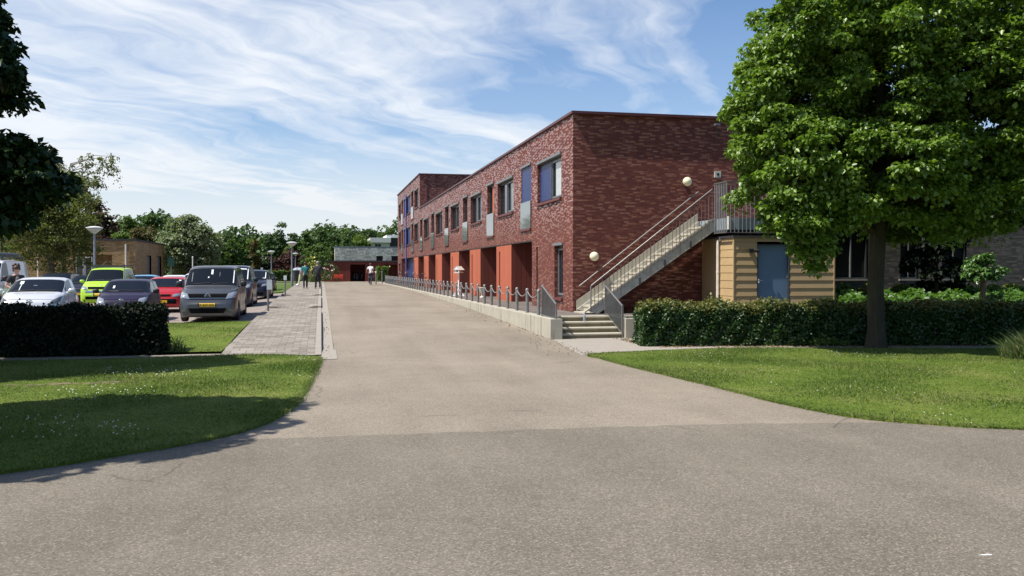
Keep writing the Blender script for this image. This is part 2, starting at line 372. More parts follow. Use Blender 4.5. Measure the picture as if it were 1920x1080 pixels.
# ------------------------------------------------------------------ mesh builder
class MB:
    def __init__(self):
        self.v, self.f, self.m = [], [], []
        self.mi = 0

    def quad(self, *p):
        b = len(self.v)
        self.v += [tuple(q) for q in p]
        self.f.append(tuple(range(b, b + len(p))))
        self.m.append(self.mi)

    def mesh(self, vs, fs):
        b = len(self.v)
        self.v += [tuple(q) for q in vs]
        for f in fs:
            self.f.append(tuple(b + i for i in f))
            self.m.append(self.mi)

    def box(self, x0, x1, y0, y1, z0, z1):
        vs = [(x0, y0, z0), (x1, y0, z0), (x1, y1, z0), (x0, y1, z0), (x0, y0, z1), (x1, y0, z1), (x1, y1, z1), (x0, y1, z1)]
        self.mesh(vs, [(0, 3, 2, 1), (4, 5, 6, 7), (0, 1, 5, 4), (1, 2, 6, 5), (2, 3, 7, 6), (3, 0, 4, 7)])
        return self

    def hexa(self, bot, top):
        self.mesh(list(bot) + list(top), [(0, 3, 2, 1), (4, 5, 6, 7), (0, 1, 5, 4), (1, 2, 6, 5), (2, 3, 7, 6), (3, 0, 4, 7)])
        return self

    def tube(self, pts, rads, n=8, cap=True):
        pts = [Vector(p) for p in pts]
        if not hasattr(rads, '__len__'):
            rads = [rads] * len(pts)
        rings = []
        pn = None
        for i, p in enumerate(pts):
            d = (pts[min(i + 1, len(pts) - 1)] - pts[max(i - 1, 0)]).normalized()
            if pn is None:
                a = Vector((0, 0, 1)) if abs(d.z) < 0.9 else Vector((1, 0, 0))
                pn = d.cross(a).normalized()
            else:
                pn = (pn - d * pn.dot(d)).normalized()
            q = d.cross(pn)
            rings.append([p + (pn * math.cos(2 * PI * k / n) + q * math.sin(2 * PI * k / n)) * rads[i] for k in range(n)])
        vs = [v for r in rings for v in r]
        fs = []
        for i in range(len(pts) - 1):
            for k in range(n):
                a, b = i * n + k, i * n + (k + 1) % n
                fs.append((a, b, b + n, a + n))
        if cap:
            fs.append(tuple(range(n))[::-1])
            fs.append(tuple(range((len(pts) - 1) * n, len(pts) * n)))
        self.mesh(vs, fs)
        return self

    def lathe(self, prof, c=(0, 0, 0), n=16, axis='z', sx=1.0, sy=1.0):
        """prof: (radius, height) pairs"""
        vs, fs = [], []
        for r, h in prof:
            for k in range(n):
                a = 2 * PI * k / n
                u, w = r * math.cos(a) * sx, r * math.sin(a) * sy
                if axis == 'z':
                    vs.append((c[0] + u, c[1] + w, c[2] + h))
                elif axis == 'x':
                    vs.append((c[0] + h, c[1] + u, c[2] + w))
                else:
                    vs.append((c[0] + u, c[1] - h, c[2] + w))
        for i in range(len(prof) - 1):
            for k in range(n):
                a, b = i * n + k, i * n + (k + 1) % n
                fs.append((a, b, b + n, a + n))
        fs.append(tuple(range(n))[::-1])
        fs.append(tuple(range((len(prof) - 1) * n, len(prof) * n)))
        self.mesh(vs, fs)
        return self

    def ell(self, c, r, n=14, m=8, p=1.0):
        """(super)ellipsoid"""
        def sp(x):
            return math.copysign(abs(x) ** p, x)
        vs, fs = [], []
        for i in range(m + 1):
            th = PI * i / m - PI / 2
            for k in range(n):
                a = 2 * PI * k / n
                vs.append((c[0] + r[0] * sp(math.cos(th)) * sp(math.cos(a)), c[1] + r[1] * sp(math.cos(th)) * sp(math.sin(a)), c[2] + r[2] * sp(math.sin(th))))
        for i in range(m):
            for k in range(n):
                a, b = i * n + k, i * n + (k + 1) % n
                fs.append((a, b, b + n, a + n))
        self.mesh(vs, fs)
        return self

    def poly(self, pts, z0, z1):
        """flat polygon (x, y) raised from z0 to z1"""
        n = len(pts)
        from mathutils.geometry import tessellate_polygon
        tri = tessellate_polygon([[Vector((p[0], p[1], 0)) for p in pts]])
        area = sum(pts[i][0] * pts[(i + 1) % n][1] - pts[(i + 1) % n][0] * pts[i][1] for i in range(n))
        vs = [(p[0], p[1], z1) for p in pts] + [(p[0], p[1], z0) for p in pts]
        fs = []
        for a, b, c in tri:
            A, B, Cc = pts[a], pts[b], pts[c]
            s = (B[0] - A[0]) * (Cc[1] - A[1]) - (B[1] - A[1]) * (Cc[0] - A[0])
            fs.append((a, b, c) if s > 0 else (a, c, b))
        for i in range(n):
            j = (i + 1) % n
            fs.append((i + n, j + n, j, i) if area > 0 else (j + n, i + n, i, j))
        self.mesh(vs, fs)
        return self

    def grid(self, xs, ys, zf):
        vs = [(x, y, zf(x, y)) for y in ys for x in xs]
        n = len(xs)
        self.mesh(vs, [(j * n + i, j * n + i + 1, (j + 1) * n + i + 1, (j + 1) * n + i) for j in range(len(ys) - 1) for i in range(n - 1)])
        return self

    def build(self, name, mats, parent=None, smooth=None, bevel=None):
        if not isinstance(mats, (list, tuple)):
            mats = [mats]
        me = bpy.data.meshes.new(name)
        me.from_pydata(self.v, [], self.f)
        for m in mats:
            me.materials.append(m)
        if len(mats) > 1:
            me.polygons.foreach_set('material_index', self.m)
        me.update()
        uvbox(me)
        if smooth is not None:
            me.polygons.foreach_set('use_smooth', [True] * len(me.polygons))
            me.set_sharp_from_angle(angle=R(smooth))
        o = bpy.data.objects.new(name, me)
        COL.objects.link(o)
        if parent is not None:
            o.parent = parent
        if bevel:
            md = o.modifiers.new('bevel', 'BEVEL')
            md.width = bevel
            md.segments = 2
            md.limit_method = 'ANGLE'
        return o


def uvbox(me):
    nl = len(me.loops)
    if nl == 0:
        return
    co = np.empty(len(me.vertices) * 3, np.float32)
    me.vertices.foreach_get('co', co)
    co = co.reshape(-1, 3)
    vi = np.empty(nl, np.int32)
    me.loops.foreach_get('vertex_index', vi)
    npoly = len(me.polygons)
    nr = np.empty(npoly * 3, np.float32)
    me.polygons.foreach_get('normal', nr)
    nr = np.abs(nr.reshape(-1, 3))
    lt = np.empty(npoly, np.int32)
    me.polygons.foreach_get('loop_total', lt)
    ax = np.repeat(np.argmax(nr, axis=1), lt)
    p = co[vi]
    uv = np.empty((nl, 2), np.float32)
    for a, (i, j) in enumerate(((1, 2), (0, 2), (0, 1))):
        k = ax == a
        uv[k, 0] = p[k, i]
        uv[k, 1] = p[k, j]
    lay = me.uv_layers.new(name='UVMap')
    lay.data.foreach_set('uv', uv.reshape(-1))


def npmesh(name, verts, faces, mats, midx=None, parent=None):
    """verts (N,3), faces (M,3|4) arrays -> object"""
    me = bpy.data.meshes.new(name)
    k = faces.shape[1]
    me.vertices.add(len(verts))
    me.vertices.foreach_set('co', np.ascontiguousarray(verts, np.float32).reshape(-1))
    me.loops.add(faces.size)
    me.loops.foreach_set('vertex_index', np.ascontiguousarray(faces, np.int32).reshape(-1))
    me.polygons.add(len(faces))
    me.polygons.foreach_set('loop_start', np.arange(0, faces.size, k, dtype=np.int32))
    if not isinstance(mats, (list, tuple)):
        mats = [mats]
    for m in mats:
        me.materials.append(m)
    if midx is not None:
        me.polygons.foreach_set('material_index', np.ascontiguousarray(midx, np.int32))
    me.update(calc_edges=True)
    o = bpy.data.objects.new(name, me)
    COL.objects.link(o)
    if parent is not None:
        o.parent = parent
    return o


def tag(o, label, cat, group=None, kind=None):
    if label:
        o['label'] = label
    if cat:
        o['category'] = cat
    if group:
        o['group'] = group
    if kind:
        o['kind'] = kind
    return o


def thing(name, label, cat, loc=(0, 0, 0), rz=0.0, group=None):
    o = bpy.data.objects.new(name, None)
    o.empty_display_size = 0.3
    COL.objects.link(o)
    o.location = loc
    o.rotation_euler = (0, 0, rz)
    return tag(o, label, cat, group)


def struct(o):
    o['kind'] = 'structure'
    return o


def kids(o):
    return [c for c in COL.objects if c.parent == o]


def dup(root, loc, rz=0.0, label=None, group=None, scale=None):
    r = root.copy()
    COL.objects.link(r)
    r.location = loc
    r.rotation_euler = (0, 0, rz)
    if scale:
        r.scale = (scale,) * 3
    if label:
        r['label'] = label
    if group:
        r['group'] = group
    for ch in kids(root):
        c = ch.copy()
        COL.objects.link(c)
        c.parent = r
        for g in kids(ch):
            d = g.copy()
            COL.objects.link(d)
            d.parent = c
    return r


def text_mesh(name, body, size, mat, parent=None, M4=None, extrude=0.002):
    cu = bpy.data.curves.new(name, 'FONT')
    cu.body = body
    cu.size = size
    cu.extrude = extrude
    cu.align_x = 'CENTER'
    cu.align_y = 'CENTER'
    tmp = bpy.data.objects.new(name, cu)
    COL.objects.link(tmp)
    dg = bpy.context.evaluated_depsgraph_get()
    me = bpy.data.meshes.new_from_object(tmp.evaluated_get(dg))
    bpy.data.objects.remove(tmp)
    me.materials.clear()
    me.materials.append(mat)
    if M4 is not None:
        me.transform(M4)
    o = bpy.data.objects.new(name, me)
    COL.objects.link(o)
    if parent is not None:
        o.parent = parent
    return o


# ------------------------------------------------------------------ camera, light, sky
cam = bpy.data.cameras.new('camera')
cam.sensor_width = 36
cam.lens = 36 * FPX / 1920
cam.clip_end = 2000
cam.clip_start = 0.1
co = bpy.data.objects.new('camera', cam)
COL.objects.link(co)
co.location = (0, 0, EYE)
co.rotation_euler = (PI / 2 - PITCH, 0, -YAW)
scene.camera = co

SUN = Vector((-0.60, -0.105, 1.0)).normalized()
sl = bpy.data.lights.new('sun', 'SUN')
sl.energy = 5.0
sl.angle = R(0.5)
sl.color = (1.0, 0.95, 0.87)
so = bpy.data.objects.new('sun', sl)
COL.objects.link(so)
so.rotation_euler = SUN.to_track_quat('Z', 'Y').to_euler()
so.location = SUN * 60

w = bpy.data.worlds.new('World')
scene.world = w
w.use_nodes = True
wt = w.node_tree
wt.nodes.clear()


class WT(NT):
    def __init__(self):
        self.t = wt


W = WT()
wo = W.n('ShaderNodeOutputWorld')
sky = W.n('ShaderNodeTexSky', sky_type='NISHITA', sun_disc=False, sun_elevation=math.asin(SUN.z), sun_rotation=math.atan2(SUN.x, SUN.y), altitude=0, air_density=1.0, dust_density=0.6, ozone_density=1.6)
tc = W.n('ShaderNodeTexCoord')
sp = W.n('ShaderNodeSeparateXYZ', {0: tc.outputs['Generated']})
zz = W.math('ADD', W.math('MAXIMUM', sp.outputs[2], 0.0), 0.10)
pl = W.n('ShaderNodeCombineXYZ', {0: W.math('DIVIDE', sp.outputs[0], zz), 1: W.math('DIVIDE', sp.outputs[1], zz)})
# high streaked cirrus lying in a flat layer, streaks running towards the north-east
mp = W.n('ShaderNodeMapping', {'Vector': pl.outputs[0], 'Rotation': (0, 0, R(41))}, vector_type='POINT')
warp = W.noise(pl.outputs[0], 0.8, 4, 0.55, col=True)
wv = W.n('ShaderNodeVectorMath', {0: mp.outputs[0], 1: W.n('ShaderNodeVectorMath', {0: warp, 1: (1.1, 1.1, 0)}, operation='MULTIPLY').outputs[0]}, operation='ADD')
m1 = W.n('ShaderNodeMapping', {'Vector': wv.outputs[0], 'Scale': (0.95, 0.16, 1), 'Location': (3.1, 0.4, 0)})
n1 = W.noise(m1.outputs[0], 1.3, 7, 0.52, 0.0)
m2 = W.n('ShaderNodeMapping', {'Vector': wv.outputs[0], 'Scale': (3.6, 0.42, 1), 'Location': (1.7, 2.2, 0)})
n2 = W.noise(m2.outputs[0], 1.5, 6, 0.58, 0.0)
# wide veil: thick towards the west and low down, thin overhead to the right
az = W.math('ADD', W.math('MULTIPLY', sp.outputs[0], -0.62), W.math('MULTIPLY', W.math('SUBTRACT', 0.30, sp.outputs[2]), 0.55))
cl = W.math('ADD', W.math('MULTIPLY', n1, 0.95), W.math('MULTIPLY', n2, 0.42))
n3 = W.noise(pl.outputs[0], 0.55, 3, 0.5)
cl = W.math('ADD', cl, W.math('MULTIPLY', W.math('SUBTRACT', n3, 0.5), 0.75))
n4 = W.noise(wv.outputs[0], 5.0, 6, 0.62)
cl = W.math('ADD', cl, W.math('MULTIPLY', W.math('SUBTRACT', n4, 0.5), 0.22))
cl = W.math('ADD', cl, W.math('MULTIPLY', az, 0.62))
mask = W.ramp(cl, [(0.50, (0, 0, 0)), (0.64, (0.34, 0.34, 0.34)), (0.84, (0.93, 0.93, 0.93))])
hz = W.ramp(sp.outputs[2], [(0.0, (1, 1, 1)), (0.06, (0.84, 0.84, 0.84)), (0.15, (0.18, 0.18, 0.18)), (0.32, (0.0, 0, 0))])
ccol = W.mix(hz, (7.8, 8.15, 8.6), (7.4, 7.6, 7.8))
mk = W.math('MAXIMUM', mask, W.math('MULTIPLY', hz, 0.9))
skc = W.mix(1.0, sky.outputs[0], (0.78, 0.97, 1.18), 'MULTIPLY')
# veil ahead and west; thinned in the unseen sky behind to cut fill
back_thin = W.n('ShaderNodeMapRange', {0: sp.outputs[1], 1: -0.25, 2: 0.30, 3: 0.25, 4: 1.0}, interpolation_type='SMOOTHSTEP').outputs[0]
mk = W.math('MULTIPLY', mk, back_thin)
mixc = W.mix(mk, skc, ccol)
bg = W.n('ShaderNodeBackground', {0: mixc, 1: 0.09})
wt.links.new(bg.outputs[0], wo.inputs[0])
scene.view_settings.view_transform = 'Standard'
scene.view_settings.look = 'None'
scene.view_settings.exposure = 0.42
scene.view_settings.gamma = 1.0
scene.cycles.max_bounces = 6
scene.cycles.transparent_max_bounces = 6
scene.cycles.use_denoising = True

# ------------------------------------------------------------------ the ground
def frange(a, b, s):
    n = max(1, int(round((b - a) / s)))
    return [a + (b - a) * i / n for i in range(n + 1)]


xs = [-400, -250, -150, -90, -60, -40, -25, -15, -10, -7, -4.5, -4, -3.5, -3, -2.5, -2.2, -1, 0, 3, 6, 10, 16, 25, 40, 70, 120, 250, 400]
ys = [-60, -10, 5, 12, 18, 20.5] + frange(22, 82, 2.0) + [90, 110, 140, 200, 300, 450, 700]
b = MB(); b.grid(xs, ys, lambda x, y: G(x, y) - 0.05)
struct(b.build('ground', M['meadow'], smooth=60))
ysr = [8.6, 12, 16, 20.5] + frange(22, 60, 1.0) + frange(62, 94, 2)
b = MB(); b.grid([0.26, 3, 5.5], ysr[2:], lambda x, y: gz(y))
b.quad((-5, 8.2, 0), (14, 8.2, 0), (14, 16, 0), (5.5, 16, 0), (3, 16, 0), (0.26, 16, 0), (-5, 16, 0))
b.quad((5.5, 16, 0), (14, 16, 0), (14, 20.9, 0), (5.5, 20.9, 0)); b.quad((-1.0, 16, 0), (0.26, 16, 0), (0.26, 18.3, 0), (-1.0, 18.3, 0))
b.grid([-6, -3, 0.26], [90.8, 92, 94.2], lambda x, y: gz(y)); b.grid([5.5, 6.5, 8], [90.8, 92, 94.2], lambda x, y: gz(y))
struct(b.build('road', M['road'], smooth=60))
seam = [(-40, 9.5), (-6, 9.3), (0, 9.22), (1.6, 9.19), (3.0, 9.17), (4.6, 9.03), (6.1, 8.79), (8.5, 8.3), (14, 7.2), (40, 4)]
seam2 = []
for (x0, y0), (x1, y1) in zip(seam[:-1], seam[1:]):
    nn = max(1, int((x1 - x0) / .06)) if x0 > -7 and x1 < 15 else 1
    for i in range(nn):
        f = i / nn
        seam2.append((x0 + (x1 - x0) * f, y0 + (y1 - y0) * f + (rnd.uniform(-.018, .018) + .02 * math.sin(x0 * 3 + f * 9) if nn > 1 else 0)))
seam2.append(seam[-1])
b = MB(); b.poly([(-40, -14), (40, -14)] + seam2[::-1], -0.02, 0.004)
struct(b.build('crossing_road', M['road2']))
b = MB()
b.grid([0.0, 0.255], [19.2] + ysr[4:], lambda x, y: gz(y) + 0.006)
b.poly([(0.0, 17.2), (0.3, 17.2), (0.3, 19.2), (0.0, 19.2)], -0.02, 0.012)
struct(b.build('gutter', M['kerb']))
# tiny scrap of white road paint by the camera's right foot
pm = MB()
wx, wy = 3.86, 4.56
pm.poly([(wx - 0.045, wy + .004), (wx - 0.02, wy - 0.004), (wx + 0.03, wy - 0.012), (wx + 0.045, wy - 0.006), (wx + 0.02, wy + 0.01), (wx - 0.02, wy + 0.006)], 0.003, 0.006)
tag(pm.build('paint_chip', M['white']), 'small white paint scrap on the dark foreground asphalt', 'paint mark')

lawn_l = [(-30, 6.2), (-12, 6.5), (-8, 6.8), (-4, 7.5), (-2.61, 8.09), (-1.89, 8.58), (-1.06, 9.3), (-0.59, 10.14), (-0.33, 11.3), (-0.2, 12.8), (-0.1, 15.0), (-0.02, 17.35), (-0.3, 17.75), (-0.8, 18.02), (-1.5, 18.16), (-4, 17.95), (-9, 17.85), (-30, 17.7)]
lawn_r = [(5.3, 16.95), (5.22, 16.2), (5.24, 15.2), (5.36, 13.9), (5.5, 12.6), (5.6, 11.4), (5.68, 10.4), (5.94, 9.2), (6.5, 8.54), (7.32, 8.05), (9.5, 7.4), (14, 6.7), (34, 4), (34, 13.9), (16, 16.1), (11.6, 16.95), (9.8, 17.35), (7.7, 17.55)]


def smooth_poly(p, k=4):
    out = []
    n = len(p)
    for i in range(n):
        p0, p1, p2, p3 = (Vector((*p[(i + j) % n], 0)) for j in (-1, 0, 1, 2))
        if (p2 - p1).length > 9 or (p1 - p0).length > 9 or (p3 - p2).length > 9:
            out.append((p1.x, p1.y)); continue
        for s in range(k):
            t = s / k
            q = 0.5 * ((2 * p1) + (p2 - p0) * t + (2 * p0 - 5 * p1 + 4 * p2 - p3) * t * t + (3 * p1 - p0 - 3 * p2 + p3) * t ** 3)
            out.append((q.x + rnd.uniform(-.012, .012), q.y + rnd.uniform(-.012, .012)))
    return out


lawn_l, lawn_r = smooth_poly(lawn_l), smooth_poly(lawn_r)
for nm, pl_ in (('lawn', lawn_l), ('lawn', lawn_r)):
    b = MB(); b.poly(pl_, -0.05, 0.03)
    struct(b.build(nm, M['grass']))
b = MB(); b.grid([-14, -10, -7, -5, -4, -3, -2.4, -1.98], [18.8] + frange(19.2, 26.9, 0.7), lambda x, y: G(x, y) + 0.05 + 0.05 * math.sin(min(1, (y - 18.5) / 9) * PI))
for x0, x1 in ((-14, -1.98),):
    b.quad((x0, 26.9, -0.1), (x1, 26.9, -0.1), (x1, 26.9, G(x1, 26.9) + 0.05), (x0, 26.9, G(x0, 26.9) + 0.05))
struct(b.build('lawn', M['grass'], smooth=60))
b = MB(); b.grid([-3.6, -3, -2.5, -2.02], frange(51, 77, 1.3), lambda x, y: G(x, y) + 0.05)
struct(b.build('lawn', M['meadow'], smooth=60))
b = MB(); b.grid([-45, -30, -20, -14, -10, -7, -4.5, -4, -3.5, -3, -2.5, -2.2, -1.98], frange(26.9, 78, 1.2), lambda x, y: G(x, y) + 0.0)
struct(b.build('parking_ground', M['parking'], smooth=60))
b = MB(); b.grid([-60, -30, -15, -8, -5, -3, -2], [79, 80.2, 81.4], lambda x, y: G(x, y) - 0.01)
struct(b.build('path', M['kerb']))
b = MB()
for bx, by, br in ((-4.05, 14.02, .16), (-3.72, 14.1, .22), (-3.3, 14.05, .13), (-3.05, 14.16, .2), (-2.72, 14.1, .1), (-4.4, 14.1, .1)):
    b.poly([(bx + br * math.cos(2 * PI * k / 14) * rnd.uniform(.75, 1.25), by + .5 * br * math.sin(2 * PI * k / 14) * rnd.uniform(.6, 1.3)) for k in range(14)], 0.0, 0.034)
struct(b.build('bare_earth', plain('bare_soil', (0.14, 0.11, 0.06), 0.95, var=0.6, scale=14)))
# footpath slabs: raised 9 cm, level with the road at the two crossings and at the near end
def hpave(x, y):
    g = gz(y)
    h = 0.09
    e = 0.0
    if y < 19.6:
        return g + 0.02 + (h - 0.02) * sstep(18.3, 19.6, y)
    mid = -1.45 < x < -0.5
    for a, c in ((31.6, 34.0), (44.0, 46.0)):
        if a - 0.9 <= y < a:
            e = max(e, (y - a + 0.9) / 0.9)
        elif a <= y <= c:
            e = 1.0
        elif mid and c < y < c + 1.3:
            e = max(e, 1 - (y - c) / 1.3)
    return g + 0.02 + (h - 0.02) * (1 - e)


xp = [-1.95, -1.7, -1.449, -1.449 + 0.25, -0.75, -0.501, -0.25, -0.12]
yp = sorted(set([18.0] + frange(18.0, 19.6, 0.2) + frange(19.6, 30.7, 1.2) + frange(30.7, 31.6, 0.15) + [34.0, 34.012] + frange(34.2, 35.4, 0.2) + frange(36, 43.1, 1.2) + frange(43.1, 44, 0.15) + [46.0, 46.012] + frange(46.2, 47.4, 0.2) + frange(48, 91, 1.5)))
b = MB()
b.grid(xp, yp, hpave)
for i in range(len(yp) - 1):
    y0, y1 = yp[i], yp[i + 1]
    b.quad((-1.95, y1, -0.1), (-1.95, y0, -0.1), (-1.95, y0, hpave(-1.95, y0)), (-1.95, y1, hpave(-1.95, y1)))
struct(b.build('pavement', M['slabs']))
b = MB()
for i in range(len(yp) - 1):
    y0, y1 = yp[i], yp[i + 1]
    a0, a1 = hpave(0, y0) + 0.004, hpave(0, y1) + 0.004
    b.quad((-0.12, y0, a0), (0.0, y0, a0), (0.0, y1, a1), (-0.12, y1, a1))
    b.quad((0.0, y0, -0.1), (0.0, y1, -0.1), (0.0, y1, a1), (0.0, y0, a0))
struct(b.build('kerb', M['kerb']))
b = MB(); b.poly([(-30, 17.75), (-9, 17.9), (-4, 18.0), (-1.9, 18.2), (-1.9, 18.75), (-12, 18.75), (-30, 18.75)], -0.05, 0.012)
struct(b.build('path', M['gravel_path']))
b = MB(); b.poly([(5.05, 17.0), (5.4, 16.85), (7.7, 17.45), (9.8, 17.25), (11.6, 16.85), (16, 16.0), (34, 13.8), (34, 15.4), (16, 17.2), (11.6, 18.0), (7.6, 18.6), (7.5, 20.95), (7.36, 21.12), (5.76, 21.12), (5.5, 20.9)], -0.05, 0.008)
struct(b.build('path', M['kerb']))
# raised bed behind the long hedge
b = MB(); b.poly([(7.7, 19.6), (34, 15.6), (34, 34), (14.2, 34), (14.2, 22.3), (7.7, 22.3)], 0.0, 0.35)
struct(b.build('planting_bed', plain('bed_soil', (0.06, 0.045, 0.03), 0.95)))

# terrace in front of the brick block
b = MB()
b.box(5.75, 14.0, 22.45, 24.4, 0.2, 0.5)
b.box(5.75, 9.3, 24.4, 92.0, 0.2, 0.498)
struct(b.build('terrace', M['terrace']))
b = MB()
for i, y in enumerate(frange(20.95, 91.0, 2.5)[:-1]):
    y1 = frange(20.95, 91.0, 2.5)[i + 1]
    b.box(5.45, 5.75, y + (0.004 if i else 0), y1 - 0.004, -0.2, 0.505)
tag(b.build('retaining_wall', M['concrete'], bevel=0.008), 'low pale concrete wall edging the terrace along the road', 'wall')
b = MB(); b.box(7.38, 7.62, 20.98, 22.45, -0.2, 0.49); b.box(7.62, 14.0, 22.25, 22.45, 0, 0.49)
tag(b.build('retaining_wall', M['concrete'], bevel=0.008), 'short concrete wall block beside the steps at the hedge end', 'wall')
st = thing('concrete_steps', 'four pale concrete steps from the road up to the terrace', 'steps', (6.55, 21.1, 0))
b, c = MB(), MB()
for i in range(4):
    y0 = i * 0.34
    b.box(-0.79, 0.82, y0 + 0.02, 1.36, 0.125 * i - (0.1 if i == 0 else 0), 0.125 * i + 0.083)
    c.box(-0.79, 0.82, y0, y0 + 0.37 if i < 3 else 1.36, 0.125 * i + 0.083, 0.125 * (i + 1) + (0.002 if i == 3 else 0))
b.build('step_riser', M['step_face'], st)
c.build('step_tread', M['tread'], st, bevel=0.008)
bt = thing('plastic_bottle', 'small clear plastic bottle standing on a concrete step', 'bottle', (6.62, 22.0, 0.377))
b = MB(); b.lathe([(0.028, 0), (0.034, 0.02), (0.034, 0.13), (0.028, 0.16), (0.013, 0.2), (0.013, 0.215)], n=12); b.build('bottle_body', M['bottle'], bt, smooth=40)
b = MB(); b.lathe([(0.016, 0.215), (0.016, 0.235)], n=10); b.build('cap', M['white'], bt)


def step_rail(x, label, ztop, zbot, y0, y1, feet):
    """slatted sloping railing; runs from y0 (foot of the steps) to y1 (terrace)"""
    t = thing('step_railing', label, 'railing', (x, y0, 0), group='railings of the concrete steps')
    L = y1 - y0
    m = MB()
    m.tube([(0, -0.02, ztop[0]), (0, 0.03, ztop[0] + 0.01), (0, L - 0.02, ztop[1]), (0, L + 0.03, ztop[1])], 0.026, 8)
    m.build('handrail', M['rail_metal'], t, smooth=50)
    m = MB()
    m.box(-0.02, 0.02, -0.02, 0.02, feet[0], ztop[0]); m.build('post', M['rail_metal'], t)
    m = MB(); m.box(-0.02, 0.02, L - 0.02, L + 0.02, feet[1], ztop[1]); m.build('post', M['rail_metal'], t)
    m = MB()
    n = 16
    for i in range(1, n):
        f = i / n
        m.box(-0.005, 0.005, f * L - 0.022, f * L + 0.022, zbot[0] + (zbot[1] - zbot[0]) * f, ztop[0] + (ztop[1] - ztop[0]) * f)
    m.build('baluster', M['steel_dark'], t)
    m = MB(); m.tube([(0, 0, zbot[0]), (0, L - 0.12, zbot[1]), (0, L, zbot[1] + 0.02)], 0.014, 6); m.build('bottom_rail', M['rail_metal'], t, smooth=50)


step_rail(5.6, 'grey slatted railing on the end of the low wall, left of the steps', (0.86, 1.29), (0.5, 0.53), 20.98, 22.4, (0.5, 0.5))
step_rail(7.34, 'grey slatted railing running down to the path, right of the steps', (0.80, 1.27), (0.10, 0.53), 21.1, 22.45, (0.0, 0.5))

# ------------------------------------------------------------------ bollards and chains
bp = thing('bollard', 'grey round topped steel bollard on the terrace edge, chained in a row', 'bollard', (5.62, 22.86, 0.5), group='bollards along the terrace edge')
m = MB(); m.lathe([(0.045, 0), (0.045, 0.62)], n=12); m.build('post', M['bollard'], bp, smooth=40)
m = MB(); m.lathe([(0.052, 0.62), (0.052, 0.64), (0.042, 0.672), (0.02, 0.69), (0.003, 0.694)], n=12); m.build('cap', M['bollard'], bp, smooth=40)
NB = 44
SPC = 1.3275
for i in range(1, NB):
    dup(bp, (5.62, 22.86 + SPC * i, 0.5))
m = MB()
pts = []
for k in range(15):
    f = k / 14
    pts.append((0, SPC * f, -0.17 * 4 * f * (1 - f)))
m.tube(pts, 0.013, 6)
ch0 = m.build('chain', M['chain'], smooth=60)
tag(ch0, 'thin steel chain sagging between two neighbouring bollards of the terrace edge', 'chain', 'chains between the bollards')
ch0.location = (5.62, 22.86, 1.12)
for i in range(1, NB - 1):
    c = ch0.copy(); COL.objects.link(c); c.location = (5.62, 22.86 + SPC * i, 1.12)
for px, y, la in ((705, 76.4, 'thin pale post standing by itself left of the clipped far hedge'), (716.5, 80.4, 'thin grey post just in front of the clipped far hedge')):
    p = thing('marker_post', la, 'post', (atx(px, y), y, gz(y)), group='single posts at the far road end')
    m = MB(); m.lathe([(0.05, 0), (0.05, 0.95)], n=10); m.build('post_shaft', M['bollard'], p, smooth=40)
    m = MB(); m.lathe([(0.056, 0.95), (0.056, 1.08), (0.02, 1.11)], n=10); m.build('cap', M['white'] if px == 705 else M['bollard'], p, smooth=40)

# ------------------------------------------------------------------ the red brick block
FX = 7.0
bb = thing('brick_building', 'long dark red brick block with blue shutters and orange timber piers', 'building', (FX, 24.4, 0.5))
ORG = Vector((FX, 24.4, 0.5))


def bpart(mb, name, mats, parent=None, **kw):
    """parts are written in street coordinates and hung on the building"""
    mb.v = [(x - ORG.x, y - ORG.y, z - ORG.z) for x, y, z in mb.v]
    return mb.build(name, mats, parent or bb, **kw)


Y0, YT, Y1, ZR, ZT, ZB = 24.4, 64.45, 83.4, 6.12, 8.60, 2.70
REC0, REC1 = 29.42, 79.5
wins = []   # (y0, y1, z0, z1, kind)
k0 = 25.66
for i in range(7):
    y = (25.66, 32.43, 39.12, 45.78, 52.31, 58.95, 65.5)[i]
    wins.append((y, y + 2.98, 3.86, 5.15, 'W%d' % i))
    yp_ = (29.54, 36.2, 42.9, 49.52, 56.1, 62.7, 69.0)[i]
    wins.append((yp_, yp_ + 1.52, 3.12, 5.28, 'P%d' % i))
wins += [(71.4, 77.25, 3.76, 5.15, 'B0'), (78.0, 79.4, 3.08, 5.22, 'P8'), (80.1, 82.1, 3.76, 5.1, 'W8'),
         (65.5, 68.25, 6.35, 7.68, 'T0'), (69.0, 70.6, 5.67, 7.8, 'Q0'), (71.4, 77.25, 6.3, 7.7, 'B1'), (78.0, 79.4, 5.67, 7.78, 'Q1'), (80.1, 82.1, 6.3, 7.6, 'T1'),
         (25.45, 26.45, 0.86, 2.44, 'G0'), (80.6, 82.0, 1.5, 2.3, 'G1')]
cut = [(REC0, REC1, 0.5, ZB), (Y0, YT, ZR, ZT)]
slot = (28.58, 28.80, 0.72, 2.46)
us = sorted({Y0, Y1, REC0, REC1, YT} | {w_[0] for w_ in wins} | {w_[1] for w_ in wins} | {slot[0], slot[1]})
vs = sorted({0.5, ZB, ZR, ZT} | {w_[2] for w_ in wins} | {w_[3] for w_ in wins} | {slot[2], slot[3]})
m = MB()
holes = [w_[:4] for w_ in wins] + cut + [slot]
for i in range(len(us) - 1):
    for j in range(len(vs) - 1):
        u, v = (us[i] + us[i + 1]) / 2, (vs[j] + vs[j + 1]) / 2
        if any(h[0] < u < h[1] and h[2] < v < h[3] for h in holes):
            continue
        m.quad((FX, us[i + 1], vs[j]), (FX, us[i], vs[j]), (FX, us[i], vs[j + 1]), (FX, us[i + 1], vs[j + 1]))
DR = 0.20
